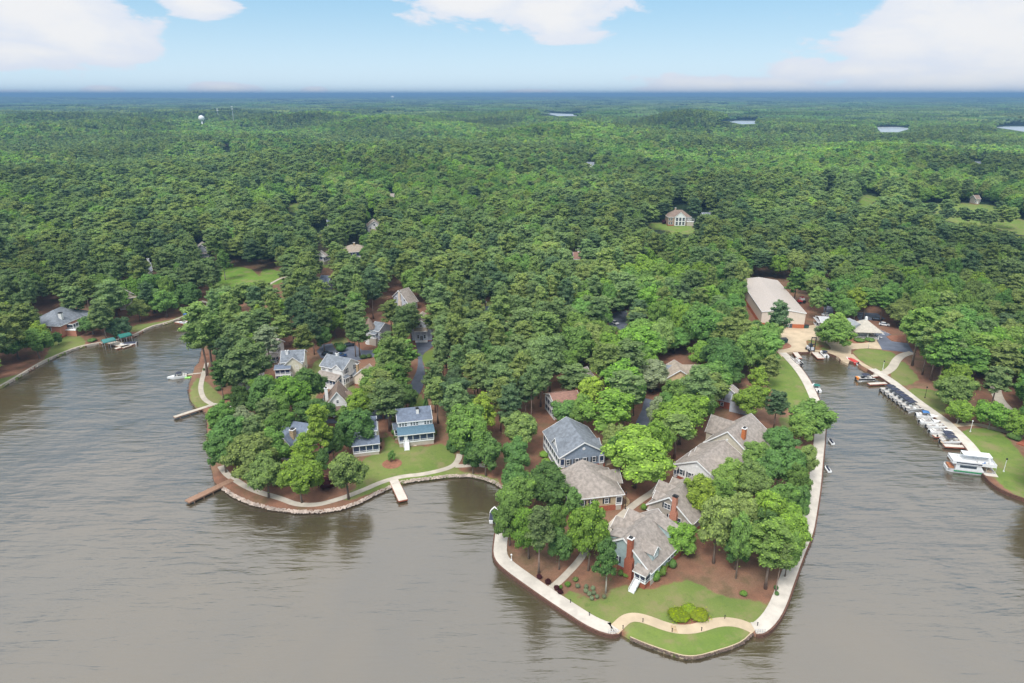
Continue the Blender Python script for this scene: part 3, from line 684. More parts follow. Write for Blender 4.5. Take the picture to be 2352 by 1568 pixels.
    def steps(s, k, u, w, ys, z0, n=8, side=None, out=0.0):
        M = s.M(k, out); B = MB(M); run = .28
        for i in range(n): B.box(u-w/2, u+w/2, -ys-run*(i+1), -ys-run*i, z0-z0/n*(i+1), z0-z0/n*i)
        st = B.build('steps', white, s.e); L = run*n
        for x in (u-w/2, u+w/2):
            T = MB(M); T.tube((x, -ys, z0+.9), (x, -ys-L, .9), .05, n=5).tube((x, -ys, z0+.4), (x, -ys-L, .4), .035, n=5)
            for j in range(4): T.box(x-.05, x+.05, -ys-L*j/3-.05, -ys-L*j/3+.05, z0*(1-j/3)*.98, z0*(1-j/3)+.92)
            T.build('handrail', trimw, st)
        return st
    def door(s, k, u, z, w=1.0, h=2.1, m=None, out=0.0):
        M = s.M(k, out+.01); d = MB(M).box(u-w/2, u+w/2, -.05, .01, z, z+h).build('door', m or white, s.e)
        MB(M).box(u+w/2-.2, u+w/2-.1, -.12, -.05, z+1, z+1.1).build('handle', darkm, d)
    def vent(s, k, z, r=.3, u=0.0):
        M = s.M(k, .02); u -= 0 if k in 'lr' else (s.wr-s.wl)/2*(-1 if k == 'a' else 1)*-1
        B = MB(M); B.tube((u, 0, z), (u, -.06, z), r, n=10); B.build('round_vent', trimw, s.e)

Z = []
# --- teal house at the point
h = House('teal_house', 'large teal two-storey house with tall red brick chimney at the tip of the point', (1431.5, 1237), (1511, 1169), 12, 5.6, 3.6, sd_teal, rf_grey, wl=4.9, wr=6.9, zl=5.6, zr=3.9, found=1.5)
h.wins('a', (-4.0,), 5.3, w=1.3, h=1.5); h.wins('a', (-5.0, -2.6), 2.2, w=1.0, h=1.6); h.win('a', 2.6, 2.1, .9, 1.5, sh=False)
h.chimney(h.xa-.5, -1.9, w=1.1, d=1.0, top=10.2, shoulder=(4.6, 2.0), cap=white)
h.gable('r', h.xa+3.6, 2.6, 6.0, 6.6, 7.8, win=[(0, 5.3, 1.3, 1.0)]); h.shed('r', 5.6, 3.6, 5.4, 7.0)
h.shed('l', h.xa+2.2, 3.2, 4.3, 7.6); h.gable('l', 4.4, 3.6, 5.6, 6.6, 8.3, ground=0, name='wing'); h.gable('l', 0.6, 4.2, 6.6, 6.0, 7.8, ground=0, name='wing')
h.porch('r', h.xa*1.0, h.xa+5.2, 0.05, 1.7, 3.6, 3.7, 3, roof=False, fill=True, sides=False, scr=navy, out=.05)
h.porch('a', 3.0, 5.8, 1.8, 1.7, 3.6, 4.5, 2, scr=navy, base=brick); h.steps('a', 4.0, 1.3, 1.8, 1.7, n=9)
h.wins('r', (1.2, 2.6, 4.2), 1.9, w=.9, h=1.5, sh=False)
h.win('b', 0, 2.0)
# --- taupe house behind it
h = House('taupe_house', 'taupe house with pinkish brick chimney just behind the teal house', (1537, 1143), (1600, 1091), 12, 5.2, 3.3, sd_taupe, rf_grey, wl=5.6, wr=6.2, zl=4.2, zr=4.0, found=1.0)
h.win('a', -.8, 5.0, 1.6, 1.3, cols=2); h.wins('a', (-3.4, .3), 1.9, w=.9, h=1.7); h.win('a', 2.6, 1.8, .9, 1.9, sh=False)
h.chimney(h.xa-.45, -1.6, w=1.1, d=.9, top=9.6, m=brickp, shoulder=(4.8, 1.8), cap=darkm)
h.gable('l', h.xa+2.6, 2.6, 5.0, 5.6, 6.9, wallm=sd_taupe); h.gable('l', h.xb-2.0, 2.6, 5.0, 5.6, 6.9); h.gable('l', .8, 5.0, 6.8, 4.6, 7.0, ground=0, name='wing')
h.porch('a', -5.4, -4.0, .9, .9, 3.1, 3.8, 1, base=brick); h.porch('a', 4.2, 6.2, 1.6, .9, 3.0, 3.8, 2, scr=glass); h.gable('r', .5, 3.4, 6.4, 5.0, 6.4)
h.win('b', 0, 2.0)
# --- white house
h = House('white_house', 'long white house with grey gabled roof behind the big round tree', (1600, 1060), (1665, 1011), 13, 4.0, 3.4, sd_white, rf_grey, found=.8)
h.wins('a', (-4.4, -1.8, 0.8, 3.2), 1.5, w=.95, h=1.5); h.vent('a', 5.4)
h.gable('r', h.xa+6.4, 7.0, 9.5, 4.2, 7.1, ground=0, name='wing', win=[(0, 2, 1, 1.4)]); h.gable('l', h.xa+5.6, 1.8, 4.6, 5.4, 6.2); h.gable('l', h.xa+8.8, 1.8, 4.6, 5.4, 6.2)
h.porch('a', -6.3, -5.4, .8, .8, 3.0, 3.4, 1); h.win('b', 0, 1.5)
# --- beige house at the end of the row
h = House('beige_house', 'big beige house with orange brick chimney and lakeside balcony', (1671, 992), (1725, 950), 15, 5.6, 4.4, sd_beige, rf_grey, found=1.0, wl=6.5, wr=8.0, zl=4.4, zr=4.6)
h.wins('a', (-4.5, -1.4), 2.6, w=1.0, h=1.5); h.win('a', 4.6, 2.4, 1.0, 1.6); h.vent('a', 7.4)
h.chimney(h.xa+3.0, -3.4, w=1.0, d=1.2, top=11.0, m=mat('orange_brick', (.48, .15, .05), .85, .2, 3), z0=5, cap=white)
h.gable('l', 2.2, 6.0, 9.5, 4.4, 8.6, ground=0, name='wing'); h.porch('a', -6.6, -5.0, 1.0, 1.4, 3.6, 4.2, 1)
h.porch('r', -3.0, 6.0, 2.2, 3.0, 4.9, 5.6, 4, scr=glass, base=sd_beige); h.porch('a', 5.6, 7.6, 1.0, 2.6, 4.4, 5.0, 1)
h.win('b', -3, 2.0); h.win('b', 3, 2.0)
# --- brick based house north of it
h = House('brick_house', 'grey roofed brick house half hidden by trees by the green strip', (1676, 893), (1683, 884), 9, 4.6, 3.0, sd_light, rf_grey, found=2.4)
h.wins('a', (-2.5, 1.6), 3.0, w=1, h=1.3); h.wins('a', (-2.0, 1.8), .8, w=.8, h=1.2, sh=False); h.gable('r', 0, 6, 7.0, 4.4, 7.0, ground=0, name='wing'); h.win('r', 1.5, 1.0, sh=False)
# --- peach house
h = House('peach_house', 'peach coloured house with tan roof and small dark shuttered windows', (1563, 851), (1549, 827), 10, 5.2, 3.2, sd_peach, rf_tan, found=.8)
h.wins('a', (-3.2, 0.4, 2.6), 2.0, w=.95, h=1.5); h.gable('r', 1.0, 7.5, 10.5, 4.6, 8.2, ground=0, name='wing', win=[(-1.5, 1.8, .9, 1.4), (1.5, 1.8, .9, 1.4)]); h.gable('l', 2.0, 7.0, 7.5, 4.4, 7.6, ground=0, name='wing', roofm=rf_bluegrey)
h.win('r', -4, 2); h.win('b', 0, 2)
# --- blue grey house with two storey porch
h = House('blue_grey_house', 'blue-grey house with slate roof and tall white-framed side porch', (1343, 1017), (1301, 958), 13, 5.4, 3.8, sd_blue, rf_bluegrey, found=1.9, wl=6.9, wr=6.4)
h.wins('a', (-4.3, -1.7, .6, 3.4), 2.7, w=.95, h=1.5); h.vent('a', 7.2, r=.45)
h.porch('l', -8.0, 8.0, .25, 2.4, 5.3, 5.4, 8, roof=False, sides=False, knee=.5, base=white); h.porch('l', -8.0, 8.0, .3, .25, 2.15, 2.2, 8, roof=False, sides=False, knee=.3)
h.porch('a', -6.7, -5.3, .25, 2.3, 5.0, 5.1, 1, roof=False, sides=False); h.porch('a', 4.9, 6.3, .3, 2.2, 4.6, 4.7, 1, roof=False, sides=False)
h.gable('l', h.xa+5.2, 5.4, 6.6, 6.0, 8.6, wallm=white); h.gable('r', h.xa+4.4, 3.0, 5.8, 6.2, 7.4, wallm=sd_blue); h.win('b', 0, 3); h.win('r', 0, 2.7)
# --- tan hip-roofed house
h = House('tan_house', 'tan house with broad grey hipped roof beside the round stone patio', (1337, 1056), (1352, 1082), 14, 4.6, 3.2, sd_tan, rf_grey, kind='hip', hip=(0, 1), found=1.6)
h.wins('b', (-3.6, -1.0, 2.8), 2.3, w=.95, h=1.4); h.porch('b', 5.2, 6.9, .25, 1.7, 4.1, 4.2, 1, roof=False, sides=False, scr=glass)
h.gable('r', .5, 6.0, 8.6, 4.4, 6.6, ground=0, name='wing'); h.gable('l', 1.5, 6.0, 8.6, 4.4, 6.6, ground=0, name='wing'); h.wins('r', (4, 6.2), 2.2); h.wins('l', (4, 6.2), 2.2); h.win('b', -.2, .5, .7, .6, sh=False)
# --- waterfront white house with blue roofs
h = House('waterfront_house', 'white two-storey house with long screened porch and steps facing the lawn', (908.5, 940), (988.5, 932), 8, 7.0, 2.4, sd_white, rf_blue, found=1.4, fm=conc, oh=.35)
for c0 in (-3.6, -.2, 4.0):
    h.wins('r', (c0-.85, c0, c0+.85), 5.4, w=.55, h=1.0, sh=False)
h.porch('r', -5.3, 5.3, 3.2, 1.6, 4.0, 5.1, 5, roofm=rf_teal, base=conc); h.chimney(1.1, -1.9, w=.8, d=.8, top=9.9, m=white, z0=6, cap=darkm)
h.steps('r', -3.2, 1.5, 3.2, 1.6, n=8); h.chimney(h.xb+.45, .6, w=1.1, d=.8, top=7.4, m=sd_white, cap=darkm); h.door('r', -3.2, 1.6, m=white, out=3.15)
h.win('b', -2, 5, sh=False); h.win('a', 0, 5, sh=False); h.porch('a', -2, 2, 1.2, 1.6, 3.6, 3.8, 1)
# --- its neighbour behind the oval tree
h = House('blue_roofed_house', 'blue roofed white house mostly hidden behind the dense oval tree', (806, 962), (864, 956), 8, 6.6, 2.4, sd_white, rf_blue, found=1.0, fm=conc, oh=.35)
h.porch('r', -3.8, 3.8, 3.2, 1.2, 3.6, 4.6, 4, roofm=rf_blue); h.chimney(h.xb+.4, -1.0, w=1.0, d=.8, top=8.2, m=stucco, cap=darkm); h.wins('r', (2.6, -2.6, 0), 4.9, w=.6, h=.9, sh=False); h.win('b', -2, 4.6, .8, 1, sh=False)
# --- slate roof with cream gable
h = House('cream_gabled_house', 'house with sweeping slate-blue roof, cream gable and tan chimney', (648, 964), (713, 974), 11, 5.0, 3.8, stucco, rf_blue, found=.7, oh=.3)
h.chimney(h.xb-3.0, -4.2, w=1.5, d=1.2, top=8.6, m=brickp if False else stone, cap=white); h.gable('r', h.xb-4.2, 5.0, 7.2, 4.6, 7.4, ground=0, name='wing'); h.wins('b', (-2.5, 1.5), 2, w=1, h=1.4, sh=False); h.win('r', -3, 2, sh=False)
# --- steep brown roofed white house
h = House('steep_roofed_house', 'white house with steep brown roof, bay window and tall white chimney', (773, 901), (777, 874), 10, 3.6, 5.6, sd_white, rf_brown, found=.6, wl=5.2, wr=4.4, zl=3.0, zr=3.4)
h.win('a', .4, 5.2, .7, 1.0, sh=False); h.win('a', 2.4, 1.4, .8, 1.2, sh=False); h.chimney(-1.5, 3.6, w=1.0, d=.9, top=9.4, m=white, z0=2, cap=white)
bm_ = MB(h.M('a')); bm_.ext([(-1.9, 0), (1.9, 0), (1.3, -1.0), (-1.3, -1.0)], .6, 3.1, 'z'); bay = bm_.build('bay', white, h.e)
b2 = MB(h.M('a')); b2.loft([[(-2.1, 0, 3.1), (2.1, 0, 3.1), (1.5, -1.25, 3.1), (-1.5, -1.25, 3.1)], [(-1.4, 0, 4.1), (1.4, 0, 4.1), (.9, -.3, 4.1), (-.9, -.3, 4.1)]]); b2.build('bay_roof', rf_brown, bay)
h.wins('a', (-.45, .45, ), 1.3, w=.6, h=1.3, sh=False, out=1.0); h.gable('r', h.xb-3, 4, 5.6, 4.2, 6.6, ground=0, name='wing', win=[(0, 2, .9, 1.2)]); h.gable('l', 2.0, 2.0, 4.6, 4.4, 5.6); h.win('b', 0, 2)
h.porch('l', -5.0, 0.0, 1.6, .5, 2.5, 2.9, 3, roofm=rf_blue)
# --- white two storey with broad porch roof
h = House('white_porch_house', 'tall white house with dark roof above a wide hipped porch roof', (752, 813), (806, 824), 9, 7.2, 2.8, sd_white, rf_bluegrey, found=1.2, fm=conc, oh=.35)
for c0 in (-3.8, -.6, 2.6): h.wins('r', (c0-.6, c0, c0+.6), 5.6, w=.42, h=1.1, sh=False)
h.porch('r', -5.3, 4.0, 3.0, 1.8, 3.9, 5.2, 6, roofm=rf_grey, base=white); h.steps('r', -2.4, 2.2, 3.0, 1.8, n=8)
h.wins('b', (-2.6, 2.4), 5.4, w=.9, h=1.6); h.win('b', -.2, 2.4, .9, 1.5); h.gable('r', h.xb-2.4, 4.2, 4.7, 7.2, 8.9, wallm=white, name='wing', ground=5); h.chimney(-1.0, .3, w=.9, d=.9, top=11.0, m=white, z0=8, cap=white)
h.porch('b', -4.4, -2.4, .8, 1.9, 4.0, 4.6, 2, scr=glass)
# --- blue roofed cream two-storey with gallery
h = House('gallery_house', 'cream house with blue-grey roof and two-level white gallery', (646, 806), (700, 803), 10, 7.0, 2.6, sd_cream, rf_bluegrey, found=.8, oh=.35)
h.gable('r', h.xb-3.4, 6.2, 5.8, 6.4, 9.0, ground=0, name='wing', win=[(1.2, 4.4, .8, 1.3), (-1.2, 1.6, .8, 1.3)]); h.porch('r', -6.0, -.6, 2.6, 3.2, 5.2, 6.0, 3, roofm=rf_blue); h.porch('r', -6.0, -.6, 2.6, .6, 2.9, 2.95, 3, roof=False)
h.wins('r', (-4.6, -2.2), 6.0, w=.6, h=.7, sh=False); h.chimney(-2.0, -1.6, w=.9, d=.9, top=10.2, m=white, z0=7, cap=white); h.win('b', 0, 2)
# --- small cottage with tan roof
h = House('tan_cottage', 'small cottage with pale tan roof beside the white porch house', (831, 848), (848, 836), 7, 3.8, 3.0, stucco, rf_tan, found=.5, oh=.3)
h.chimney(h.xa+.8, 2.4, w=.8, d=.8, top=8.2, m=stone, cap=white); h.win('a', 0, 1.4, sh=False); h.win('r', 0, 1.4, sh=False); h.gable('l', .5, 3.4, 5.4, 3.4, 5.0, ground=0, name='wing', roofm=rf_bluegrey)
# --- grey house with cream chimney in the clearing
h = House('grey_clapboard_house', 'grey clapboard house with tall cream chimney on its gable in a wooded clearing', (915, 667), (938, 660), 10, 6.4, 3.6, sd_light, rf_grey, found=.6, wl=4.2, wr=6.0, zl=6.4, zr=4.4)
h.chimney(h.xa-.4, -.5, w=1.2, d=.8, top=9.6, m=stucco, cap=white, shoulder=(4.6, 1.9)); h.win('a', -3.2, 4.8, .8, 1.4, sh=False); h.wins('a', (2.4,), 5.2, w=.9, h=1.4, sh=False); h.win('a', 2.6, 2.0, .9, 1.8, sh=False); h.porch('a', 3.6, 5.8, 1.4, .8, 3.2, 4.0, 2); h.win('r', 0, 1.6)
# --- turret house
h = House('turret_house', 'grey-blue house with round turret and brown conical roof', (862, 738), (884, 742), 8, 6.4, 2.4, sd_light, rf_bluegrey, found=.5, oh=.3)
tm = MB(); tx, ty = h.xa-.8, -3.4; tm.tube((tx, ty, 0), (tx, ty, 7.0), 2.3, n=12); tw = tm.build('turret', white, h.e)
MB().tube((tx, ty, 6.9), (tx, ty, 11.6), 2.8, .05, n=12).build('turret_roof', rf_brown, tw)
for zz in (1.2, 4.6):
    for k in range(5):
        a = math.pi*(1.0+k*.25); fr, pa, st = win_meshes(.7, 1.5); f = put(fr, 'window', tw, (tx+2.31*math.cos(a), ty+2.31*math.sin(a), zz), a+math.pi/2); 
h.wins('r', (-.6, 1.4, 3.0), 4.4, w=.7, h=1.3, sh=False); h.porch('r', -2.2, 1.6, 1.6, 3.4, 5.2, 5.6, 2, fill=False); h.wins('r', (.2, 2.2), 1.2, w=.8, h=1.4, sh=False); h.win('b', 0, 2)
# --- tall porch house at the end of the lane
h = House('lane_end_house', 'house with brown roof and tall white entrance porch at the end of the lane', (966, 736), (971, 716), 9, 6.4, 3.2, sd_light, rf_tan, found=.5)
h.porch('a', -2.6, 2.6, 1.8, .4, 5.2, 6.2, 2, fill=False, knee=.8); h.win('a', 0, 6.6, .8, 1.1, sh=False); h.wins('a', (-1.4, 1.4), 1.4, w=.8, h=1.5, sh=False); h.chimney(h.xb-1, 3.6, w=.8, d=.8, top=11.2, m=stucco, z0=2, cap=white); h.door('a', 0, .4, m=darkm); h.win('r', 0, 2)
# --- roofs peeping from the trees
h = House('dark_roofed_house', 'low house with dark blue roof and stone chimney deep in the trees', (1106, 704), (1136, 703), 8, 3.6, 2.4, sd_light, rf_blue, found=.4)
h.chimney(-1.2, .4, w=.9, d=.9, top=8.0, m=stone, cap=white); h.win('r', 0, 1.4); h.win('a', 0, 1.4)
h = House('lilac_gabled_house', 'pale lilac gabled house peeping out between the broad crowns', (1330, 848), (1348, 842), 8, 5.8, 2.6, sd_light, rf_grey, found=.8)
h.wins('r', (-2.4, 0, 2.4), 3.4, w=.8, h=1.4); h.wins('b', (-1, 1.6), 3.6, w=.7, h=1.4); h.win('a', 0, 3.4)
h = House('red_roofed_house', 'low house with reddish-brown roof and white two-level side porch', (1262, 905), (1325, 897), 10, 5.4, 2.0, sd_white, rf_red, found=.5)
h.porch('a', -4.6, 4.6, .3, 2.8, 5.2, 5.3, 4, roof=False, sides=False); h.porch('a', -4.6, 4.6, .3, .3, 2.5, 2.6, 4, roof=False, sides=False); h.wins('r', (-5.5, -3.5, -1.5), 2.6, w=.8, h=1.5, sh=False); h.win('b', 0, 2)
h = House('blue_lane_house', 'small blue house with dark roof half hidden beside the upper lane', (738, 632), (762, 634), 8, 5.2, 2.6, sd_blue, rf_blue, found=.4)
h.wins('r', (-3, 0, 3), 3.2, w=.8, h=1.3, sh=False); h.porch('r', -3.5, 1, 1.6, .5, 2.5, 3.1, 3); h.win('a', 0, 2); h.gable('r', h.xa+2.4, 4, 5.6, 5, 7, ground=0, name='wing')
h = House('screened_porch_house', 'house with tan hipped roof above a tall blue-screened porch', (806, 562), (820, 561), 13, 7.0, 3.2, white, rf_tan, kind='hip', found=.4)
h.porch('r', -7.2, 7.2, .3, 3.8, 6.9, 7.0, 6, roof=False, sides=False); h.porch('r', -7.2, 7.2, .3, .3, 3.4, 3.5, 6, roof=False, sides=False); h.chimney(0, -.6, w=1, d=1, top=11.6, m=stone, z0=8); h.win('a', 0, 3); h.win('b', 0, 3)
h = House('white_cottage', 'white gabled cottage with tan roof at the edge of a small driveway', (859, 508), (857, 502), 10, 6.2, 3.6, sd_white, rf_tan, found=.4)
h.win('a', 0, 6.4, 1.2, 1.4, sh=False); h.wins('a', (-3.0, 3.0), 3.6, w=1, h=1.5, sh=False); h.porch('a', -3.4, 3.4, 2.2, .5, 3.2, 3.8, 3, fill=False); h.door('a', 0, .5, m=darkm)
h = House('blue_roofed_cottage', 'blue roofed cottage tucked behind the garden trees', (750, 505), (768, 504), 8, 4.0, 2.6, sd_white, rf_blue, found=.4); h.wins('r', (-2, 2), 1.6, w=.9, h=1.3)
h = House('wooded_grey_house', 'small grey-roofed house in deep shade above the bright lawn', (461, 562), (464, 555), 9, 5.0, 3.4, sd_light, rf_grey, found=.4); h.wins('a', (-2, 2), 2.6, w=.9, h=1.4, sh=False); h.porch('a', -4, 4, 1.8, .5, 2.6, 3.2, 3, fill=False)
h = House('hollow_house', 'narrow white-framed house with dark screened porch in the hollow', (732, 577), (738, 575), 9, 5.6, 2.6, white, rf_grey, found=.4); h.porch('a', -4.2, 4.2, .3, 2.8, 5.2, 5.4, 4, roof=False, sides=False); h.porch('r', -3.4, 3.4, .3, 2.6, 5.2, 5.4, 4, roof=False, sides=False)
h = House('lodge', 'grand brown-roofed lodge with tall white-framed windows above its lawn', (1550, 482), (1567, 482), 12, 6.6, 4.6, mat('lodge_shingle', (.33, .24, .18), .85, .2, 1), rf_brown, kind='hip', found=.5)
h.gable('r', .2, 8.4, 7.6, 7.0, 10.6, ground=0, name='wing', wallm=white, win=[(-2.6, .6, 1.8, 2.6), (0, .6, 2.0, 2.6), (2.6, .6, 1.8, 2.6), (-2.6, 3.8, 1.8, 2.6), (0, 3.8, 2.0, 3.0), (2.6, 3.8, 1.8, 2.6), (0, 7.6, 1.2, 1.0)])
for kx in (-2.6, 0, 2.6):
    for zz in (.6, 3.8): MB(Matrix.Translation((.2, 0, 0))).box(kx-.85, kx+.85, -7.63, -7.6, zz+.05, zz+2.5).build('pane', glass, h.e)
h.wins('r', (-8, -6.2, 6.2, 8), 3.9, w=1.1, h=1.8, sh=False); h.porch('r', 5.4, 11.0, 2.4, 3.4, 5.6, 5.8, 3, fill=False, roof=False); h.wins('r', (-8, -6.2), .9, w=1.1, h=1.8, sh=False); h.chimney(-2, 2, w=1.2, d=1.0, top=12.6, m=stone, z0=8)
h = House('long_grey_house', 'long grey-roofed house with white gable right of the brown lodge', (1612, 488), (1640, 488), 12, 5.0, 4.0, sd_white, rf_bluegrey, found=.4); h.gable('r', h.xa+4, 7, 9.0, 5.0, 9.2, ground=0, name='wing', wallm=white, win=[(0, 2, 1.6, 1.8)]); h.wins('r', (3, 6), 2.2, w=1.2, h=1.5, sh=False)
h = House('brown_roofed_cottage', 'brown roofed cottage with white chimney among the central trees', (1316, 579), (1334, 579), 10, 5.0, 3.0, sd_beige, rf_red, found=.4); h.chimney(h.xb-1.0, .4, w=1.1, d=1.0, top=10.0, m=white); h.wins('r', (-3, 3), 2, w=1, h=1.4, sh=False)
h = House('distant_white_house', 'distant white house with grey roof far off in the woods', (1348, 372), (1364, 372), 13, 8.0, 4.0, sd_white, rf_bluegrey, found=.4); h.gable('r', h.xb-5, 7, 9.0, 8.0, 11.8, ground=0, name='wing', wallm=white); h.wins('r', (-6, -2), 3, w=1.6, h=2.2, sh=False)
for (x0, y0, x1, W_, wm_, rm_, lb_) in ((893, 445, 906, 9, sd_white, rf_grey, 'tiny white house beyond the white cottage, deep in woods'), (1054, 466, 1064, 9, sd_beige, rf_tan, 'tiny tan house in the woods right of the white cottage'), (1104, 462, 1116, 10, brickp, rf_tan, 'small pinkish house in the central woods'),
        (1822, 387, 1834, 10, sd_white, rf_grey, 'tiny white house in the woods above the warehouse'), (2240, 371, 2256, 11, sd_light, rf_bluegrey, 'grey-roofed house in the far right woods'), (2236, 448, 2248, 8, sd_taupe, rf_brown, 'small brown building at the far fairway edge'), (519, 342, 531, 10, sd_tan, rf_tan, 'tiny tan roof in the woods below the radio masts')):
    h = House('woodland_house', lb_, (x0, y0), (x1, y0), W_, 5.0, 2.6, wm_, rm_, found=.4, group='houses scattered in the woods'); h.wins('r', (-1.8, 1.8), 2.2, w=1.0, h=1.5, sh=False); h.door('r', 0, .4, m=white)
# --- west shore
h = House('lake_house', 'large grey hip-roofed lake house with white deck and glazed sun room', (123, 712), (140, 705), 16, 5.6, 4.4, brickp, rf_bluegrey, kind='hip', found=.8, oh=.6)
h.porch('r', -6.5, 2.0, 3.0, 3.0, 5.2, 5.6, 5, fill=True, roof=False, scr=glass, base=brickp); h.porch('r', 3.2, 9.6, 4.0, 3.0, 5.5, 6.0, 5, scr=glass, base=stucco, roofm=rf_bluegrey)
h.porch('r', -8.0, 3.0, 5.0, 2.9, 4.0, 4.1, 6, fill=False, roof=False, knee=.9, base=brickp); h.chimney(-5.5, -5.4, w=1.4, d=1.2, top=9.8, m=white, z0=4, cap=darkm); h.wins('a', (-3, 0, 3), 3.2, w=1.1, h=1.5, sh=False)
h = House('shore_hill_house', 'grey roofed house with white chimney high in the west shore trees', (318, 606), (346, 603), 11, 5.4, 3.2, sd_light, rf_bluegrey, found=.4); h.chimney(h.xb-.6, .2, w=1.4, d=1.0, top=11.0, m=white); h.gable('r', h.xb-3.0, 6, 8.0, 4.6, 7.8, ground=0, name='wing', wallm=white, win=[(0, 2, 1.2, 1.4)]); h.wins('r', (-5, -2), 2.4, w=1, h=1.4, sh=False)
h = House('tree_framed_house', 'small brown-roofed house with arched white porch framed by shore trees', (289, 667), (285, 661), 9, 6.0, 3.2, stucco, rf_tan, found=.4); h.porch('a', -4.0, 4.0, 1.6, 3.0, 5.4, 5.9, 3, scr=glass, knee=.8); h.porch('a', -4, 4, 1.6, .3, 2.6, 2.8, 3, roof=False, fill=False); h.win('a', 0, 6.6, 1.2, .8, sh=False)
h = House('pine_screened_house', 'white house glimpsed behind the tall grey-green pine by the parking court', (612, 776), (640, 778), 8, 5.6, 2.6, sd_white, rf_grey, found=.4); h.porch('r', -4, 4, 2, .6, 2.8, 3.6, 4, knee=.8); h.wins('r', (-2.6, 0, 2.6), 4.2, w=.8, h=1.0, sh=False); h.win('b', 0, 3)
h = House('hidden_shore_house', 'white porch of a house behind the dark trees on the west bank', (566, 834), (588, 838), 8, 5.2, 2.4, sd_white, rf_grey, found=.4); h.porch('r', -4, 4, 1.6, 2.6, 4.6, 4.9, 4, knee=.8); h.win('b', 0, 3)

# ================================================================== marina buildings
h = House('boat_warehouse', 'long metal-roofed boat warehouse with orange brick base behind the marina', (1802, 711), (1743, 637), 19, 7.2, 1.4, mat('pale_metal_wall', (.66, .58, .50), .6, .04), rf_metal, found=1.9, fm=mat('orange_brick_base', (.46, .14, .06), .85, .15, 3), oh=.25, trim=True, cat='warehouse', group='marina buildings')
h.door('a', 3.6, 0, 1.6, 2.0, m=glass, out=.05)
MB(h.M('a', .05)).box(-5.5, -1.5, -.05, .0, 2.0, 6.4).build('sliding_door', darkm, h.e)
fr, pa, st = win_meshes(1.5, 1.2, 2); f = put(fr, 'window', h.e, h.M('a', .08) @ Vector((2.2, 0, .5)), h.side('a')[1]); put(pa, 'pane', f)
h.zone = HOUSE_ZONES.pop(); 
_c = h.c; _d = Vector((math.cos(h.e.rotation_euler[2]), math.sin(h.e.rotation_euler[2]), 0))
for q in (-24, -12, 0, 12, 24): p = _c+_d*q; HOUSE_ZONES.append((p.x, p.y, 11.5))
h = House('service_shed', 'low open shed with pale grey roof beside the boat warehouse', (1880, 727), (1903, 728), 9, 3.4, 1.2, mat('shed_wall', (.16, .16, .17), .8), mat('pale_grey_roof', (.42, .42, .44), .6), found=.2, fm=conc, cat='shed', group='marina buildings')
h.porch('a', -4.2, 4.2, 1.0, .3, 2.8, 3.0, 2, fill=False, knee=0)
h = House('marina_hall', 'long grey-roofed hall joined to the cream-roofed pavilion', (1952, 731), (1975, 744), 10, 3.6, 2.6, sd_white, mat('hall_roof', (.27, .29, .31), .6), kind='hip', hip=(1, 0), found=.3, cat='hall', group='marina buildings'); h.wins('r', (-2, 2), 1.0, w=1.2, h=1.4, sh=False)
# pavilion
p = G(1990, 778); pv_e = empty('pavilion', p, R_(-6)); tag(pv_e, 'square open pavilion with cream pyramid roof and white cupola by the basin', 'pavilion', 'marina buildings')
MB().box(-4.8, 4.8, -1, 8.6, -.2, .3).build('floor_slab', conc, pv_e)
pr = MB(); pr.add([(-5.8, -2, 3.6), (5.8, -2, 3.6), (5.8, 9.6, 3.6), (-5.8, 9.6, 3.6), (0, 3.8, 7.9), (-5.8, -2, 3.4), (5.8, -2, 3.4), (5.8, 9.6, 3.4), (-5.8, 9.6, 3.4)], [(0, 1, 4), (1, 2, 4), (2, 3, 4), (3, 0, 4), (5, 6, 1, 0), (6, 7, 2, 1), (7, 8, 3, 2), (8, 5, 0, 3), (8, 7, 6, 5)])
prf = pr.build('roof', mat('cream_metal', (.44, .405, .35), .6), pv_e)
cu = MB().box(-.45, .45, 3.35, 4.25, 7.4, 8.5).build('cupola', trimw, pv_e); MB().ball((0, 3.8, 8.7), .55, .55, .35, 8, 5).build('cupola_cap', trimw, cu)
pm = MB().box(-.14, .14, -.14, .14, .3, 3.4).mesh('post', trimw)
for x in (-4.6, 0, 4.6):
    for y in (-.8, 8.4): put(pm, 'post', pv_e, (x, y, 0))
for x in (-4.6, 4.6): put(pm, 'post', pv_e, (x, 3.8, 0))
for q_, nm_ in (((-4.6, 4.6, -.86, -.78, 1.1, 1.2), 'handrail'), ((-4.6, 4.6, -.86, -.78, .4, .5), 'lower_rail'), ((-4.65, -4.55, -.8, 8.4, 1.1, 1.2), 'handrail'), ((4.55, 4.65, -.8, 8.4, 1.1, 1.2), 'handrail'), ((-4.6, 4.6, -.9, -.8, 3.15, 3.4), 'beam')): MB().box(*q_).build(nm_, trimw, pv_e)
cm_ = [(-4.6, .5), (4.6, .5)]
for i in range(23, -1, -1): x = -4.5+i*.39; cm_ += [(x+.03, .53), (x+.03, 1.1), (x-.03, 1.1), (x-.03, .53)]
MB().ext(cm_+[(-4.6, .53)], -.84, -.8, 'y').build('lattice', trimw, pv_e)
MB().box(-4.4, 4.4, 8.2, 8.3, .3, 3.3).build('back_screen', screen, pv_e)
HOUSE_ZONES.append((p.x, p.y+4, 9))
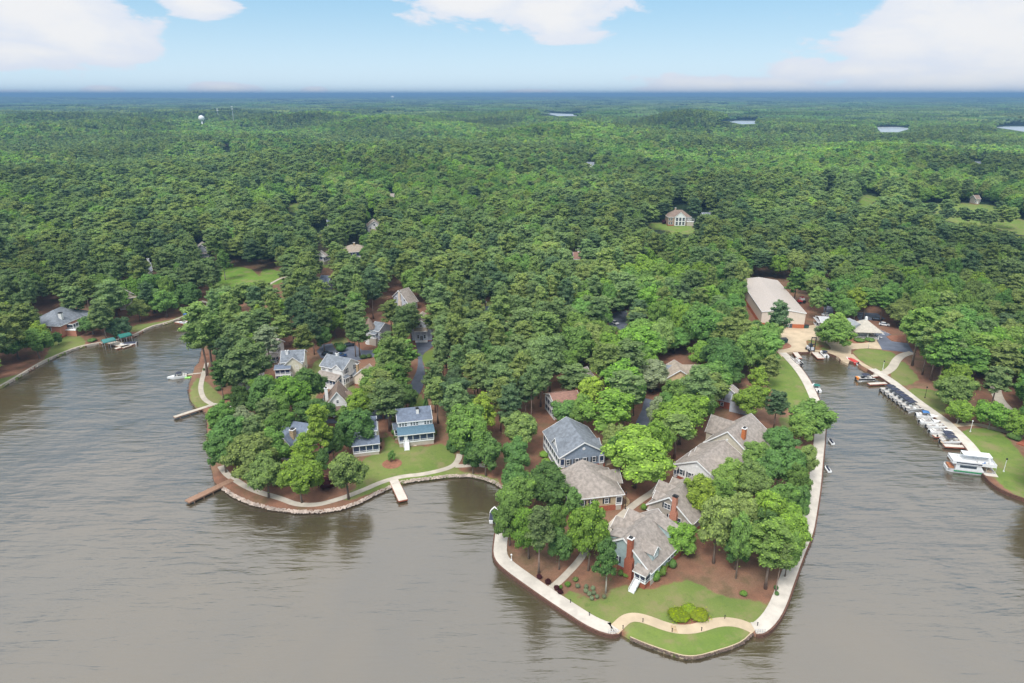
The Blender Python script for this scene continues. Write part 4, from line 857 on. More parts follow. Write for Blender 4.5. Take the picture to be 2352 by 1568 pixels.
# ================================================================== docks, boats and small things
def dock(name, a, b, w, z, m, label, group='docks and piers', piles=True, th=.28):
    p, q = Vector(a), Vector(b); d = q-p; L = d.length; e = empty(name, (p.x, p.y, 0), math.atan2(d.y, d.x)); tag(e, label, 'dock', group)
    MB().box(0, L, -w/2, w/2, z-th, z).build('deck', m, e)
    MB().box(-.02, L+.03, -w/2-.08, -w/2-.002, z-th-.12, z-.04).box(-.02, L+.03, w/2+.002, w/2+.08, z-th-.12, z-.04).box(L+.002, L+.08, -w/2, w/2, z-th-.12, z-.04).build('edge_beam', brick if m is concw else wood, e)
    if piles:
        pm = MB().tube((0, 0, -1), (0, 0, z+.12), .11, n=7).mesh('pile', wood)
        n = max(2, int(L/3.2)+1)
        for i in range(n):
            for s in (-1, 1): put(pm, 'pile', e, (L*(i+.5)/n, s*(w/2+.13), 0))
    return e
GP = lambda t, x, y, z=0.0: G(*t([(x, y)])[0], z)
TZ = TP(1976.4, 862.4, .1184); TH = TP(2126.1, 928.3, .1337); TW = TP(886.4, 910.3, .0840)
dock('wooden_pier', GP(T3, 450, 1030, .9), GP(T3, 42, 1225, .9), 2.0, .9, wood, 'long brown boardwalk pier reaching southwest from the rocky shore')
dock('concrete_pier', GP(T3, 1905, 1035, .9), GP(T3, 1990, 1215, .9), 2.4, .9, concw, 'short white pier below the open lawn')
dock('long_pier', GP(T3, 262, 358, .9), GP(T3, -75, 465, .9), 1.6, .9, conc, 'narrow pale pier below the grassy west bank')
dock('slim_jetty', GP(T1, 1838, 1243, .9), GP(T1, 1660, 1262, .9), 1.1, .9, conc, 'slim jetty with a small motorboat at its end')
fd = [((TZ, 500, 140), (TZ, 160, 155), 1.6, 'finger dock nearest the dark orange-trimmed pontoon boat'), ((T7, 1560, 1150), (T7, 1480, 1160), 1.5, 'short finger dock beside the footpath end'),
      ((TZ, 1880, 1165), (TZ, 1425, 1165), 1.5, 'finger dock between the white open boat and two pontoon boats'), ((TZ, 2090, 1375), (TZ, 1625, 1350), 1.6, 'wide finger dock just below the last pontoon boats'), ((TZ, 2200, 1565), (TZ, 1720, 1535), 1.4, 'finger dock alongside the party cruiser')]
for (a, b, w, lb_) in fd: dock('finger_dock', GP(*a, .8), GP(*b, .8), w, .8, concw, lb_, piles=False)
dock('finger_dock', GP(T7, 812, 928, .8), GP(T7, 862, 992, .8), 2.0, .8, concw, 'left one of the two short docks in the marina basin', piles=False)
dock('finger_dock', GP(T7, 985, 928, .8), GP(T7, 1055, 995, .8), 2.6, .8, concw, 'right one of the two short docks in the marina basin', piles=False)

def heading(p, q): return math.atan2(q.y-p.y, q.x-p.x)
def pontoon(a, b, label, top=navy, side=alu, floor=deckt, bim=True, Wd=2.5, L=None, group='pontoon boats along the marina promenade', motor=True, bx=.0):
    p, q = a, b; L = L or (q-p).length; c = (p+q)/2; e = empty('pontoon_boat', (c.x, c.y, 0), heading(p, q)); tag(e, label, 'boat', group); h = L/2; w = Wd/2
    for y in (-w+.35, w-.35):
        t = MB().tube((-h+.2, y, .12), (h-1.0, y, .12), .33, n=9).tube((h-1.0, y, .12), (h+.1, y, .38), .33, .08, n=9); t.build('pontoon', alu, e, True)
    MB().box(-h, h-.1, -w, w, .46, .56).build('deck', floor, e)
    r = MB().box(-h+.5, h-.5, -w, -w+.06, .57, 1.15).box(-h+.5, h-.5, w-.06, w, .57, 1.15).box(h-.56, h-.5, -w+.06, -.4, .57, 1.15).box(h-.56, h-.5, .4, w-.06, .57, 1.15).box(-h+.5, -h+.56, -w+.06, .3, .57, 1.15)
    r.build('side_panel', side, e)
    MB().box(-h+.5, h-.5, -w-.03, -w+.09, 1.15, 1.21).box(-h+.5, h-.5, w-.09, w+.03, 1.15, 1.21).build('rail', trimw, e)
    for (x0, x1, s) in ((h-2.6, h-.7, 1), (h-2.6, h-.7, -1), (-h+.7, -h+2.2, 1)):
        y0, y1 = (w-.75, w-.1) if s > 0 else (-w+.1, -w+.75)
        B = MB().box(x0, x1, y0, y1, .57, .92); yb = (y1-.14, y1) if s > 0 else (y0, y0+.14); B.box(x0, x1, yb[0], yb[1], .92, 1.3); B.build('bench_seat', seat_t, e)
    MB().box(-.5, .1, -w+.3, -w+1.1, .57, 1.35).build('helm_console', white, e)
    if bim:
        B = MB(); n = 7; v = []
        for i in range(n):
            t = i/(n-1); x = -1.5+2.9*t+bx; z = 2.35+.22*math.sin(math.pi*t); v.append([(x, -w+.1, z-.12), (x, -w*.5, z), (x, w*.5, z), (x, w-.1, z-.12), (x, w-.1, z-.2), (x, w*.5, z-.07), (x, -w*.5, z-.07), (x, -w+.1, z-.2)])
        B.loft(v); bt = B.build('bimini_top', top, e, True)
        F = MB()
        for x in (-1.2+bx, 1.2+bx):
            for y in (-w+.1, w-.1): F.tube((bx, y, 1.2), (x, y, 2.3), .025, n=5)
        F.build('bimini_frame', alu, bt)
    if motor:
        m_ = MB().loft([[(-h-.5, -.2, .75), (-h-.05, -.2, .75), (-h-.05, .2, .75), (-h-.5, .2, .75)], [(-h-.45, -.14, 1.35), (-h-.1, -.14, 1.3), (-h-.1, .14, 1.3), (-h-.45, .14, 1.35)]]); m_.box(-h-.3, -h-.12, -.08, .08, -.3, .75); m_.build('outboard_motor', darkm, e)
    return e
def hull_secs(L, w, z0, zt, n=9, bow=.42):
    out = []
    for i in range(n):
        t = i/(n-1); x = -L/2+L*t; k = 1.0 if t < 1-bow else max(.03, 1-((t-(1-bow))/bow)**2.1); b = w/2*k; kz = z0+(zt-z0)*.55*max(0, (t-.6)/.4)**2; sh = zt+.18*t*t
        out.append([(x, -b, sh), (x, -b*.93, kz+.25), (x, 0, kz), (x, b*.93, kz+.25), (x, b, sh)])
    return out
def runabout(a, b, label, L=6.2, w=2.3, cover=None, top=None, hullm=gel, cat='boat', group='motorboats', name='motorboat', inner=seat_t):
    p, q = a, b; L = max(L*.6, (q-p).length) if L is None else L; c = (p+q)/2; e = empty(name, (c.x, c.y, 0), heading(p, q)); tag(e, label, cat, group)
    MB().loft(hull_secs(L, w, -.35, .75)).build('hull', hullm, e, False)
    s = hull_secs(L*.97, w*.98, .2, .78); dk = MB().loft([[(x, y, z) for (x, y, z) in (r[0], r[4])]+[(r[4][0], r[4][1], r[4][2]+.06), (r[0][0], r[0][1], r[0][2]+.06)] for r in s]); dk.build('deck', white, e)
    if cover:
        v = []
        for i in range(8):
            t = i/7; x = -L*.46+L*.86*t; k = w*.49*(1 if t < .55 else max(.08, 1-((t-.55)/.45)**2)); z = 1.0+.35*math.sin(math.pi*min(1, t*1.1)); v.append([(x, -k, .86), (x, -k*.5, z), (x, k*.5, z), (x, k, .86)])
        MB().loft(v).build('cover', cover, e)
    else:
        MB().box(-L*.38, L*.05, -w*.36, w*.36, .80, .90).build('cockpit', deckt, e)
        for y in (-.55, .55): MB().box(-.3, .3, y-.28, y+.28, .9, 1.15).box(-.36, -.22, y-.28, y+.28, 1.15, 1.55).build('seat', inner, e)
        MB().box(-L*.38, -L*.27, -w*.34, w*.34, .9, 1.25).build('stern_bench', inner, e)
        MB().loft([[(L*.1, -w*.38, .9), (L*.13, -w*.38, .9), (L*.13, w*.38, .9), (L*.1, w*.38, .9)], [(L*.05, -w*.33, 1.35), (L*.07, -w*.33, 1.35), (L*.07, w*.33, 1.35), (L*.05, w*.33, 1.35)]]).build('windscreen', glass, e)
    if top:
        B = MB(); v = []
        for i in range(6):
            t = i/5; x = -L*.26+2.1*t; z = 2.0+.18*math.sin(math.pi*t); v.append([(x, -w*.42, z-.1), (x, 0, z), (x, w*.42, z-.1), (x, w*.42, z-.16), (x, 0, z-.06), (x, -w*.42, z-.16)])
        B.loft(v); bt = B.build('bimini_top', top, e, True); F = MB()
        for x in (-L*.24, -L*.26+2.0):
            for y in (-w*.42, w*.42): F.tube((-L*.1, y, .9), (x, y, 1.95), .03, n=5)
        F.build('bimini_frame', alu, bt)
    m_ = MB().box(-L/2-.45, -L/2-.02, -.22, .22, .35, 1.1); m_.box(-L/2-.3, -L/2-.12, -.08, .08, -.4, .35); m_.build('outboard_motor', darkm, e)
    return e
names = ['first', 'second', 'third', 'fourth', 'fifth', 'sixth', 'seventh']
for i in range(7):
    t = i/6; a = GP(TZ, 385+(875-385)*t, 318+(690-318)*t); b = GP(TZ, 700+(1185-700)*t, 306+(668-306)*t)
    pontoon(a, b, 'dark-canopied pontoon boat, %s of seven in the upper row, counted from the boat ramp' % names[i], bim=(i != 6), bx=.5)
runabout(GP(TZ, 1130, 790), GP(TZ, 1460, 830), 'white deck boat with blue canopy, top boat of the lower marina row', L=6.8, w=2.6, top=bluec, group='boats in the lower marina row')
runabout(GP(TZ, 1165, 915), GP(TZ, 1520, 925), 'white motorboat with dark cover next to the blue-topped boat', L=6.6, w=2.5, group='boats in the lower marina row', top=None)
pontoon(GP(TZ, 1270, 1020), GP(TZ, 1650, 1015), 'pale grey pontoon boat without canopy in the middle of the lower row', bim=False, side=white, group='boats in the lower marina row')
runabout(GP(TZ, 1350, 1110), GP(TZ, 1770, 1115), 'long white open bowrider beside the upper finger dock', L=7.2, w=2.4, group='boats in the lower marina row')
pontoon(GP(TZ, 1500, 1225), GP(TZ, 1850, 1235), 'white pontoon boat with navy canopy below the upper finger dock', side=white, group='boats in the lower marina row')
pontoon(GP(TZ, 1540, 1310), GP(TZ, 1930, 1305), 'tan-floored pontoon boat with dark canopy above the wide finger dock', floor=mat('tan_floor', (.42, .33, .24), .8), side=white, group='boats in the lower marina row')
_pb = pontoon(GP(T7, 1390, 1195), GP(T7, 1515, 1192), 'black pontoon boat with orange stern seat beside the footpath docks', side=darkm, L=7.2, group='boats in the basin', top=navy)
MB().box(-3.5, -2.7, -.95, .95, .57, 1.35).build('stern_seat', orangep, _pb)
pontoon(GP(T7, 868, 1068), GP(T7, 805, 1008), 'dark grey pontoon boat against the green strip promenade in the basin', side=darkm, L=8.0, bim=False, group='boats in the basin')
runabout(GP(T7, 1105, 995), GP(T7, 1050, 940), 'white motorboat with dark top beside the right basin dock', top=navy, L=6.4, group='boats in the basin')
runabout(GP(T7, 1028, 1308), GP(T7, 985, 1240), 'white bowrider with green canopy moored at the channel promenade', top=tealc, L=6.6, w=2.5)
runabout(GP(T7, 1362, 1042), GP(T7, 1300, 1012), 'red motorboat by the launching ramp', hullm=redp, L=6.4, group='boats in the basin', cover=redp)
e_ = runabout(G(1134, 1200, 0), G(1136, 1172, 0), 'white motorboat with black cover at the start of the west promenade', cover=navy, L=6.2, inner=orangep)
runabout(GP(T1, 1668, 1280), GP(T1, 1530, 1300), 'white wakeboard boat with black canopy at the slim jetty', top=navy, L=6.8, w=2.4)
def jetski(a, b, label, m=gel):
    c = (a+b)/2; e = empty('jet_ski', (c.x, c.y, 0), heading(a, b)); tag(e, label, 'jet ski', 'jet skis'); L = 3.2
    MB().loft(hull_secs(L, 1.15, -.15, .5)).build('hull', m, e)
    MB().loft([[(-1.4, -.25, .5), (-1.4, .25, .5), (-1.4, .18, .85), (-1.4, -.18, .85)], [(.1, -.25, .5), (.1, .25, .5), (.1, .18, .95), (.1, -.18, .95)], [(.5, -.3, .5), (.5, .3, .5), (.45, .15, 1.15), (.45, -.15, 1.15)], [(1.3, -.2, .6), (1.3, .2, .6), (1.3, .1, .75), (1.3, -.1, .75)]]).build('seat', navy, e)
    MB().tube((.3, -.4, 1.15), (.3, .4, 1.15), .04, n=6).build('handlebar', darkm, e)
jetski(GP(T7, 1418, 1078), GP(T7, 1372, 1052), 'white jet ski next to the red motorboat')
jetski(GP(T8, 622, 830), GP(T8, 596, 800), 'jet ski moored beside the leafy waterside tree'); jetski(GP(T8, 592, 1080), GP(T8, 566, 1045), 'jet ski moored where trees overhang the channel promenade')
fl = MB().box(-1.6, 1.6, -1.0, 1.0, .02, .16).build('swim_float', limep); fl.location = GP(T1, 1712, 1285); fl.rotation_euler = (0, 0, .1); tag(fl, 'lime green swim float between the jetty boat and the bank', 'float')
# party cruiser
a, b = GP(TH, 470, 1165), GP(TH, 1105, 1240); c = (a+b)/2; yaw = heading(a, b); nrm = Vector((-math.sin(yaw), math.cos(yaw), 0)); c = c+nrm*2.0; L = 11.8
pc = empty('party_cruiser', (c.x, c.y, 0), yaw); tag(pc, 'big two-deck white party boat with green stripe moored at the right bank', 'party boat')
MB().loft([[(x, -w_, .95), (x, -w_*.9, -.3), (x, w_*.9, -.3), (x, w_, .95)] for x, w_ in ((-6.2, 1.5), (-5.2, 2.1), (4.0, 2.15), (5.6, 2.1), (6.0, 2.0))]).build('hull', gel, pc)
MB().box(-4.6, 3.2, -2.19, -2.14, .45, .85).box(-4.6, 3.2, 2.14, 2.19, .45, .85).build('stripe', greenp, pc)
MB().box(-6.0, 5.9, -2.05, 2.05, .96, 1.02).build('lower_deck', deckt, pc)
cb = MB().loft([[(-4.3, -2.0, 1.0), (-4.3, 2.0, 1.0), (-4.3, 2.0, 2.9), (-4.3, -2.0, 2.9)], [(3.0, -2.0, 1.0), (3.0, 2.0, 1.0), (1.8, 2.0, 2.9), (1.8, -2.0, 2.9)]]).build('cabin', gel, pc)
MB().box(-3.3, .9, -2.04, -2.003, 1.75, 2.5).build('window', glass, cb); MB().box(-3.3, .9, 2.003, 2.04, 1.75, 2.5).build('window', glass, cb)
ud = MB().box(-5.4, 5.6, -2.3, 2.3, 2.92, 3.06).build('upper_deck', white, pc)
MB().box(-5.3, 5.5, -2.28, -2.22, 3.07, 3.85).box(-5.3, 5.5, 2.22, 2.28, 3.07, 3.85).box(-5.36, -5.3, -2.28, 2.28, 3.07, 3.85).box(5.5, 5.56, -2.28, 2.28, 3.07, 3.85).build('railing', gel, ud)
MB().box(-4.4, 2.0, -2.30, -2.285, 3.12, 3.5).build('dark_panel', navy, ud)
MB().box(-2.4, 4.8, -.6, 2.2, 5.0, 5.12).build('sun_canopy', gel, ud)
pm = MB().tube((0, 0, 3.06), (0, 0, 5.0), .06, n=6).mesh('post', alu)
for x in (-2.3, 1.2, 4.7):
    for y in (-.5, 2.1): put(pm, 'post', ud, (x, y, 0))
for (x, y) in ((2.6, -1.4), (3.6, -1.3), (.8, -1.3), (-3.4, 1.2)): MB().box(x-.3, x+.3, y-.3, y+.3, 3.07, 3.5).box(x+.18, x+.3, y-.3, y+.3, 3.5, 3.95).build('deck_chair', bluec if x == 2.6 else seat_t, pc)
for x, y in ((3.4, -1.9), (5.7, -1.9), (3.4, 1.9), (5.7, 1.9)): MB().tube((x, y, 1.0), (x, y, 2.95), .06, n=6).build('post', alu, pc)
MB().box(3.5, 5.0, -1.6, 1.4, 1.03, 1.45).build('bench', mat('tan_vinyl', (.38, .28, .20), .7), pc); MB().box(-5.8, -4.5, -1.5, 1.2, 1.03, 1.5).build('bench', orangep if False else mat('rust_vinyl', (.42, .17, .08), .7), pc)
# boat house docks on the west shore
def canopy_slip(px, py, yaw, label, m, L=5.0, w=3.9):
    p = GP(T1, px, py); e = empty('boat_canopy', p, yaw); tag(e, label, 'boat canopy', 'boat canopies'); v = []
    for i in range(7):
        y = -w/2+w*i/6; z = 3.0+.75*math.sin(math.pi*i/6); v.append([(-L/2, y, z-.1), (-L/2+.5, y, z+.15), (L/2-.5, y, z+.15), (L/2, y, z-.1), (L/2, y, z-.35), (-L/2, y, z-.35)])
    MB().loft(v).build('canvas_roof', m, e, True)
    for x in (-L/2+.4, 0, L/2-.4):
        for y in (-w/2+.1, w/2-.1): MB().tube((x, y, -1), (x, y, 3.0), .08, n=6).build('post', alu, e)
    return p
yw = heading(GP(T1, 940, 1035), GP(T1, 1220, 972))
canopy_slip(990, 1012, yw, 'faded green boat canopy on the left of the west shore dock', mat('faded_canvas', (.05, .20, .19), .7)); canopy_slip(1135, 965, yw, 'deep green boat canopy on the right of the west shore dock', tealc)
dock('boat_platform', GP(T1, 985, 960, .6), GP(T1, 1150, 1008, .6), 3.6, .6, conc, 'pale platform between the two green boat canopies'); dock('boat_platform', GP(T1, 1040, 1025, .6), GP(T1, 1225, 975, .6), 1.6, .6, concw, 'outer walkway of the green canopied dock')
runabout(GP(T1, 1215, 988), GP(T1, 1100, 1000), 'white and black motorboat poking out below the deep green canopy', L=6.5, cover=navy)
canopy_slip(1722, 762, .05, 'bright blue boat canopy at the head of the west cove', mat('royal_canvas', (.02, .09, .42), .6)); dock('cove_dock', GP(T1, 1590, 782, .6), GP(T1, 1690, 800, .6), 2.0, .6, concw, 'small white dock in front of the blue boat canopy')
runabout(GP(T1, 1745, 795), GP(T1, 1655, 782), 'white motorboat with orange seats in front of the blue canopy', L=6.0, inner=orangep); runabout(GP(T1, 1690, 806), GP(T1, 1630, 800), 'small blue motorboat nearest the cove shore', L=5, w=1.9, hullm=bluec)
fb = dock('footbridge', GP(T1, 1815, 600, 1.0), GP(T1, 1950, 640, 1.0), 1.8, 1.3, conc, 'pale footbridge over the narrow cove inlet', group='footbridges'); fb['category'] = 'footbridge'
fb = dock('footbridge', GP(T1, 1825, 668, 1.0), GP(T1, 1945, 605, 1.0), 1.6, 1.25, conc, 'second pale bridge arm crossing the inlet diagonally', group='footbridges'); fb['category'] = 'footbridge'

# ---- cars
def car(p, yaw, m, label, name='parked_car'):
    e = empty(name, p, yaw); tag(e, label, 'car', 'parked cars')
    prof = [(-2.2, .35), (2.2, .35), (2.25, .75), (1.2, .95), (-2.0, 1.0), (-2.25, .8)]; MB().ext([(x, z) for x, z in prof], -.9, .9, 'y').build('body', m, e)
    MB().loft([[(-1.9, -.85, .98), (1.2, -.85, .94), (1.2, .85, .94), (-1.9, .85, .98)], [(-1.4, -.7, 1.5), (.4, -.7, 1.5), (.4, .7, 1.5), (-1.4, .7, 1.5)]]).build('window_band', glass, e)
    MB().box(-1.4, .4, -.72, .72, 1.48, 1.54).build('roof', m, e)
    wh_ = MB().tube((0, -.1, 0), (0, .1, 0), .34, n=12).mesh('wheel', darkm)
    for x in (-1.4, 1.4):
        for y in (-.86, .86): put(wh_, 'wheel', e, (x, y, .34))
blk = mat('black_car_paint', (.02, .022, .028), .25, spec=.7); wcar = mat('white_car_paint', (.75, .76, .78), .25); scar = mat('silver_car_paint', (.42, .44, .47), .25); bcar = mat('navy_car_paint', (.02, .05, .14), .2, spec=.7)
for (t_, x, y, yw_, m_, lb_) in ((T2, 1035, 533, .4, blk, 'black car at the back of the asphalt court'), (T2, 835, 612, .2, blk, 'black car behind the white porch house roof'), (T2, 960, 628, .1, bcar, 'navy car beside the chimney of the white porch house'), (T3, 1330, 775, 1.2, bcar, 'dark blue car in shade between the conifers near the lawn'),
    (T7, 1140, 462, .1, scar, 'silver car on the lane behind the warehouse'), (T7, 1105, 612, .2, wcar, 'white car just behind the open shed'), (T7, 1560, 655, -.5, blk, 'black car under the pines by the bay lines'), (T7, 1625, 700, -.5, wcar, 'small white car at the edge of the straw bank'), (TC, 1190, 1155, -1.0, wcar, 'white car on the small drive in the central trees')):
    car(GP(t_, x, y, LAND+.05), yw_, m_, lb_)
# ---- boat yard machinery
p = GP(T7, 955, 925, LAND+.05); e = empty('boat_forklift', p, math.pi/2+.05); tag(e, 'tall black boat forklift at the basin edge', 'forklift')
for y in (-.9, .9): MB().box(-2.0, -1.7, y-.12, y+.12, .2, 6.6).build('mast', darkm, e)
MB().box(-1.98, -1.72, -.78, .78, 6.2, 6.5).box(-1.98, -1.72, -.78, .78, 3.2, 3.5).build('crossbar', darkm, e); MB().box(-1.4, 1.6, -1.0, 1.0, .6, 1.7).build('chassis', mat('machine_white', (.6, .62, .68), .4), e); MB().box(-.6, .6, -.7, .7, 1.7, 2.9).build('cab', glass, e)
for x in (-1.0, 1.2):
    for y in (-1.1, 1.1): MB().tube((x, y-.2, .5), (x, y+.2, .5), .5, n=12).build('wheel', darkm, e)
p = GP(T7, 880, 498, LAND); e = empty('tractor', p, .3); tag(e, 'red tractor parked behind the long metal roof', 'tractor')
MB().box(-2.2, 1.0, -.8, .8, .8, 1.8).build('body', redp, e); MB().box(-1.0, .9, -.9, .9, 1.8, 3.2).build('cab', wcar, e); MB().box(-1.1, 1.0, -1.0, 1.0, 3.2, 3.35).build('roof', redp, e)
for x, r in ((-1.7, .6), (.7, .9)):
    for y in (-1.1, 1.1): MB().tube((x, y-.2, r), (x, y+.2, r), r, n=12).build('wheel', darkm, e)
def bin_(p, yaw, m, label, w=2.2, d=1.4, hh=1.3):
    e = empty('dumpster', p, yaw); tag(e, label, 'dumpster', 'dumpsters'); MB().loft([[(-w/2, -d/2, .1), (w/2, -d/2, .1), (w/2, d/2, .1), (-w/2, d/2, .1)], [(-w/2-.1, -d/2-.15, hh), (w/2+.1, -d/2-.15, hh), (w/2+.1, d/2, hh+.2), (-w/2-.1, d/2, hh+.2)]]).build('body', m, e)
    MB().add([(-w/2-.12, -d/2-.2, hh+.03), (w/2+.12, -d/2-.2, hh+.03), (w/2+.12, d/2, hh+.25), (-w/2-.12, d/2, hh+.25), (-w/2-.12, -d/2-.2, hh+.1), (w/2+.12, -d/2-.2, hh+.1), (w/2+.12, d/2, hh+.32), (-w/2-.12, d/2, hh+.32)], [(0, 3, 2, 1), (4, 5, 6, 7), (0, 1, 5, 4), (1, 2, 6, 5), (2, 3, 7, 6), (3, 0, 4, 7)]).build('lid', darkm, e)
gb = mat('green_steel', (.03, .10, .09), .5); bin_(GP(T7, 706, 852, LAND+.05), .1, gb, 'dark green dumpster by the triangular straw bed', 3.6, 2.0, 1.6); bin_(GP(T7, 920, 722, LAND+.05), 0, gb, 'green bin against the brick base of the warehouse', 1.8, 1.0, 1.2)
# ---- lamps, bollards, railings
def lamp(p, H, m, label, head='ball'):
    e = empty('lamp_post', p); tag(e, label, 'lamp post', 'lamp posts'); MB().tube((0, 0, -.1), (0, 0, H), .09, .06, 8).box(-.16, .16, -.16, .16, -.1, .3).build('pole', m, e)
    if head == 'ball': MB().ball((0, 0, H+.18), .22, nu=10, nv=6).build('lamp_head', white, e, True)
    else: MB().loft([[(-.12, -.12, H), (.12, -.12, H), (.12, .12, H), (-.12, .12, H)], [(-.2, -.2, H+.4), (.2, -.2, H+.4), (.2, .2, H+.4), (-.2, .2, H+.4)], [(-.02, -.02, H+.6), (.02, -.02, H+.6), (.02, .02, H+.6), (-.02, .02, H+.6)]]).build('lamp_head', darkm, e)
lamp(GP(T8, 1457, 412, LAND), 3.8, darkm, 'black lamp post on the grass above the pontoon row', 'lantern'); lamp(GP(T8, 1866, 718, LAND), 3.6, white, 'white lamp post with white globe beside the tan path', 'ball')
lamp(GP(T8, 2167, 1078, LAND), 3.8, white, 'white lamp post with black lantern on the right lawn', 'lantern'); lamp(GP(T8, 1078, 156, LAND), 3.2, white, 'white lamp post on the marina lawn', 'lantern'); lamp(GP(T7, 1480, 905, LAND), 3.0, alu, 'slim metal post at the edge of the boat yard', 'lantern')
lamp(GP(T5, 1288, 592, LAND), 4.6, darkm, 'tall black post beside the round stone patio', 'lantern'); lamp(GP(T5, 262, 1056, LAND), 1.4, white, 'short white post beside the west promenade', 'ball')
for i, (x, y, lb_) in enumerate(((520, 655, 'west edge of the point lawn, upper of two'), (651, 745, 'west edge of the point lawn, lower of two'), (884, 836, 'west end of the curving path, at its fork'), (1022, 788, 'lake side of the curving path near its first bend'), (1225, 856, 'beside the brown stone band on the path'), (1429, 850, 'lake side of the curving path past the band'), (1590, 765, 'lawn side of the curving path near the east end'), (1817, 815, 'east end of the curving path'))):
    e = empty('path_light', GP(TB, x, y, LAND)); tag(e, 'knee-high black path light, '+lb_, 'path light', 'path lights'); MB().tube((0, 0, -.05), (0, 0, .85), .07, .07, 8).build('post', darkm, e); MB().tube((0, 0, .85), (0, 0, .95), .15, .1, 8).build('cap', darkm, e)
def rail(t, x0, y0, x1, y1, label):
    a, b = GP(t, x0, y0, LAND+.12), GP(t, x1, y1, LAND+.12); e = empty('railing', a, heading(a, b)); tag(e, label, 'railing', 'promenade railings'); L = (b-a).length
    MB().tube((0, 0, 1.0), (L, 0, 1.0), .04, n=6).tube((0, 0, .5), (L, 0, .5), .03, n=6).build('rail_bar', alu, e)
    for i in range(5): MB().tube((L*i/4, 0, 0), (L*i/4, 0, 1.0), .035, n=6).build('post', alu, e)
rail(TB, 782, 866, 850, 864, 'short metal railing at the tip of the west promenade'); rail(TB, 1802, 866, 1868, 864, 'short metal railing at the tip of the channel promenade')
# ---- garden furniture
def adirondack(p, yaw, m, label, group):
    e = empty('garden_chair', p, yaw); tag(e, label, 'chair', group)
    MB().loft([[(-.3, -.3, .28), (.3, -.3, .28), (.3, -.3, .33), (-.3, -.3, .33)], [(-.3, .3, .4), (.3, .3, .4), (.3, .3, .45), (-.3, .3, .45)]]).build('seat', m, e)
    MB().loft([[(-.3, -.26, .3), (.3, -.26, .3), (.3, -.32, .3), (-.3, -.32, .3)], [(-.34, -.6, 1.1), (.34, -.6, 1.1), (.34, -.66, 1.1), (-.34, -.66, 1.1)]]).build('backrest', m, e)
    for s in (-1, 1):
        MB().box(s*.36-.06, s*.36+.06, -.4, .35, .58, .62).build('armrest', m, e); MB().box(s*.36-.04, s*.36+.04, .26, .34, 0, .575).build('leg', m, e); MB().box(s*.36-.04, s*.36+.04, -.38, -.30, 0, .575).build('leg', m, e)
for i, (x, y) in enumerate(((1178, 1506), (1198, 1504), (1220, 1501), (1241, 1498))):
    adirondack(GP(T2, x, y, LAND), math.pi+.1, white, 'white garden chair, %s from the left in the row facing the lake' % names[i], 'row of white garden chairs')
adirondack(GP(T5, 1262, 1118, LAND), 2.4, bcar, 'dark garden chair nearest the teal house chimney', 'patio chairs'); adirondack(GP(T5, 1290, 1130, LAND), 2.9, scar, 'pale garden chair on the small patio beside the red chimney', 'patio chairs')
adirondack(GP(T5, 985, 590, LAND), 2.8, navy, 'left dark chair in front of the tan house', 'patio chairs'); adirondack(GP(T5, 1010, 584, LAND), 3.3, redp, 'red chair in front of the tan house', 'patio chairs')
tb_ = empty('garden_table', GP(T2, 1130, 1505, LAND)); tag(tb_, 'round white table left of the row of garden chairs', 'table'); MB().tube((0, 0, .72), (0, 0, .78), .8, n=14).build('tabletop', white, tb_); MB().tube((0, 0, 0), (0, 0, .72), .08, .08, 8).build('pedestal', white, tb_)
tb_ = empty('step_platform', GP(TW, 760, 1325, LAND)); tag(tb_, 'low cream step platform with dark mat below the porch stairs', 'platform'); MB().box(-.9, .9, -.6, .6, 0, .2).build('platform', stucco, tb_); MB().box(-.4, .4, -.3, .3, .2, .23).build('mat', darkm, tb_)
ba = MB().tube((0, 0, 0), (0, 0, .9), .35, .35, 12).build('barrel', bluec); ba.location = GP(T5, 1168, 545, LAND); tag(ba, 'blue rain barrel at the corner of the tan house', 'barrel')
pt = empty('stone_patio', GP(T5, 1228, 520, LAND)); tag(pt, 'round stone patio ringed by pale flagstones', 'patio')
MB().tube((0, 0, -.1), (0, 0, .06), 1.9, n=24).build('paving', mat('patio_gravel', (.22, .14, .09), .95, .35, 5), pt)
for i in range(15):
    a = math.pi*(1.55+i*1.35/15)+.5; rr = 2.5; B = MB(Matrix.Translation((rr*math.cos(a), rr*math.sin(a), 0)) @ Matrix.Rotation(a, 4, 'Z')); B.loft([[(-.38, -.42, 0), (.42, -.36, 0), (.36, .42, 0), (-.42, .34, 0)], [(-.36, -.4, .13), (.4, -.34, .13), (.34, .4, .13), (-.4, .32, .13)]]).build('flagstone', stone, pt)
# mulch rings
strawm = MATS['straw']
def ring(p, r, label): 
    o = MB().tube((0, 0, -.1), (0, 0, .045), r, r*.97, 28).build('mulch_bed', strawm); o.location = p; tag(o, label, 'mulch bed', kind='structure')
ring(GP(T3, 1890, 888, LAND), 2.9, 'round mulch bed on the open lawn'); 
sheet('mulch_bed', smooth(W2(TB([(1200, 735), (1240, 690), (1400, 680), (1470, 730), (1495, 775), (1400, 812), (1290, 815), (1240, 780)])), 1, True), LAND, LAND+.04, strawm, 'mulch bed under the yellow-green juniper mound', 'bed')
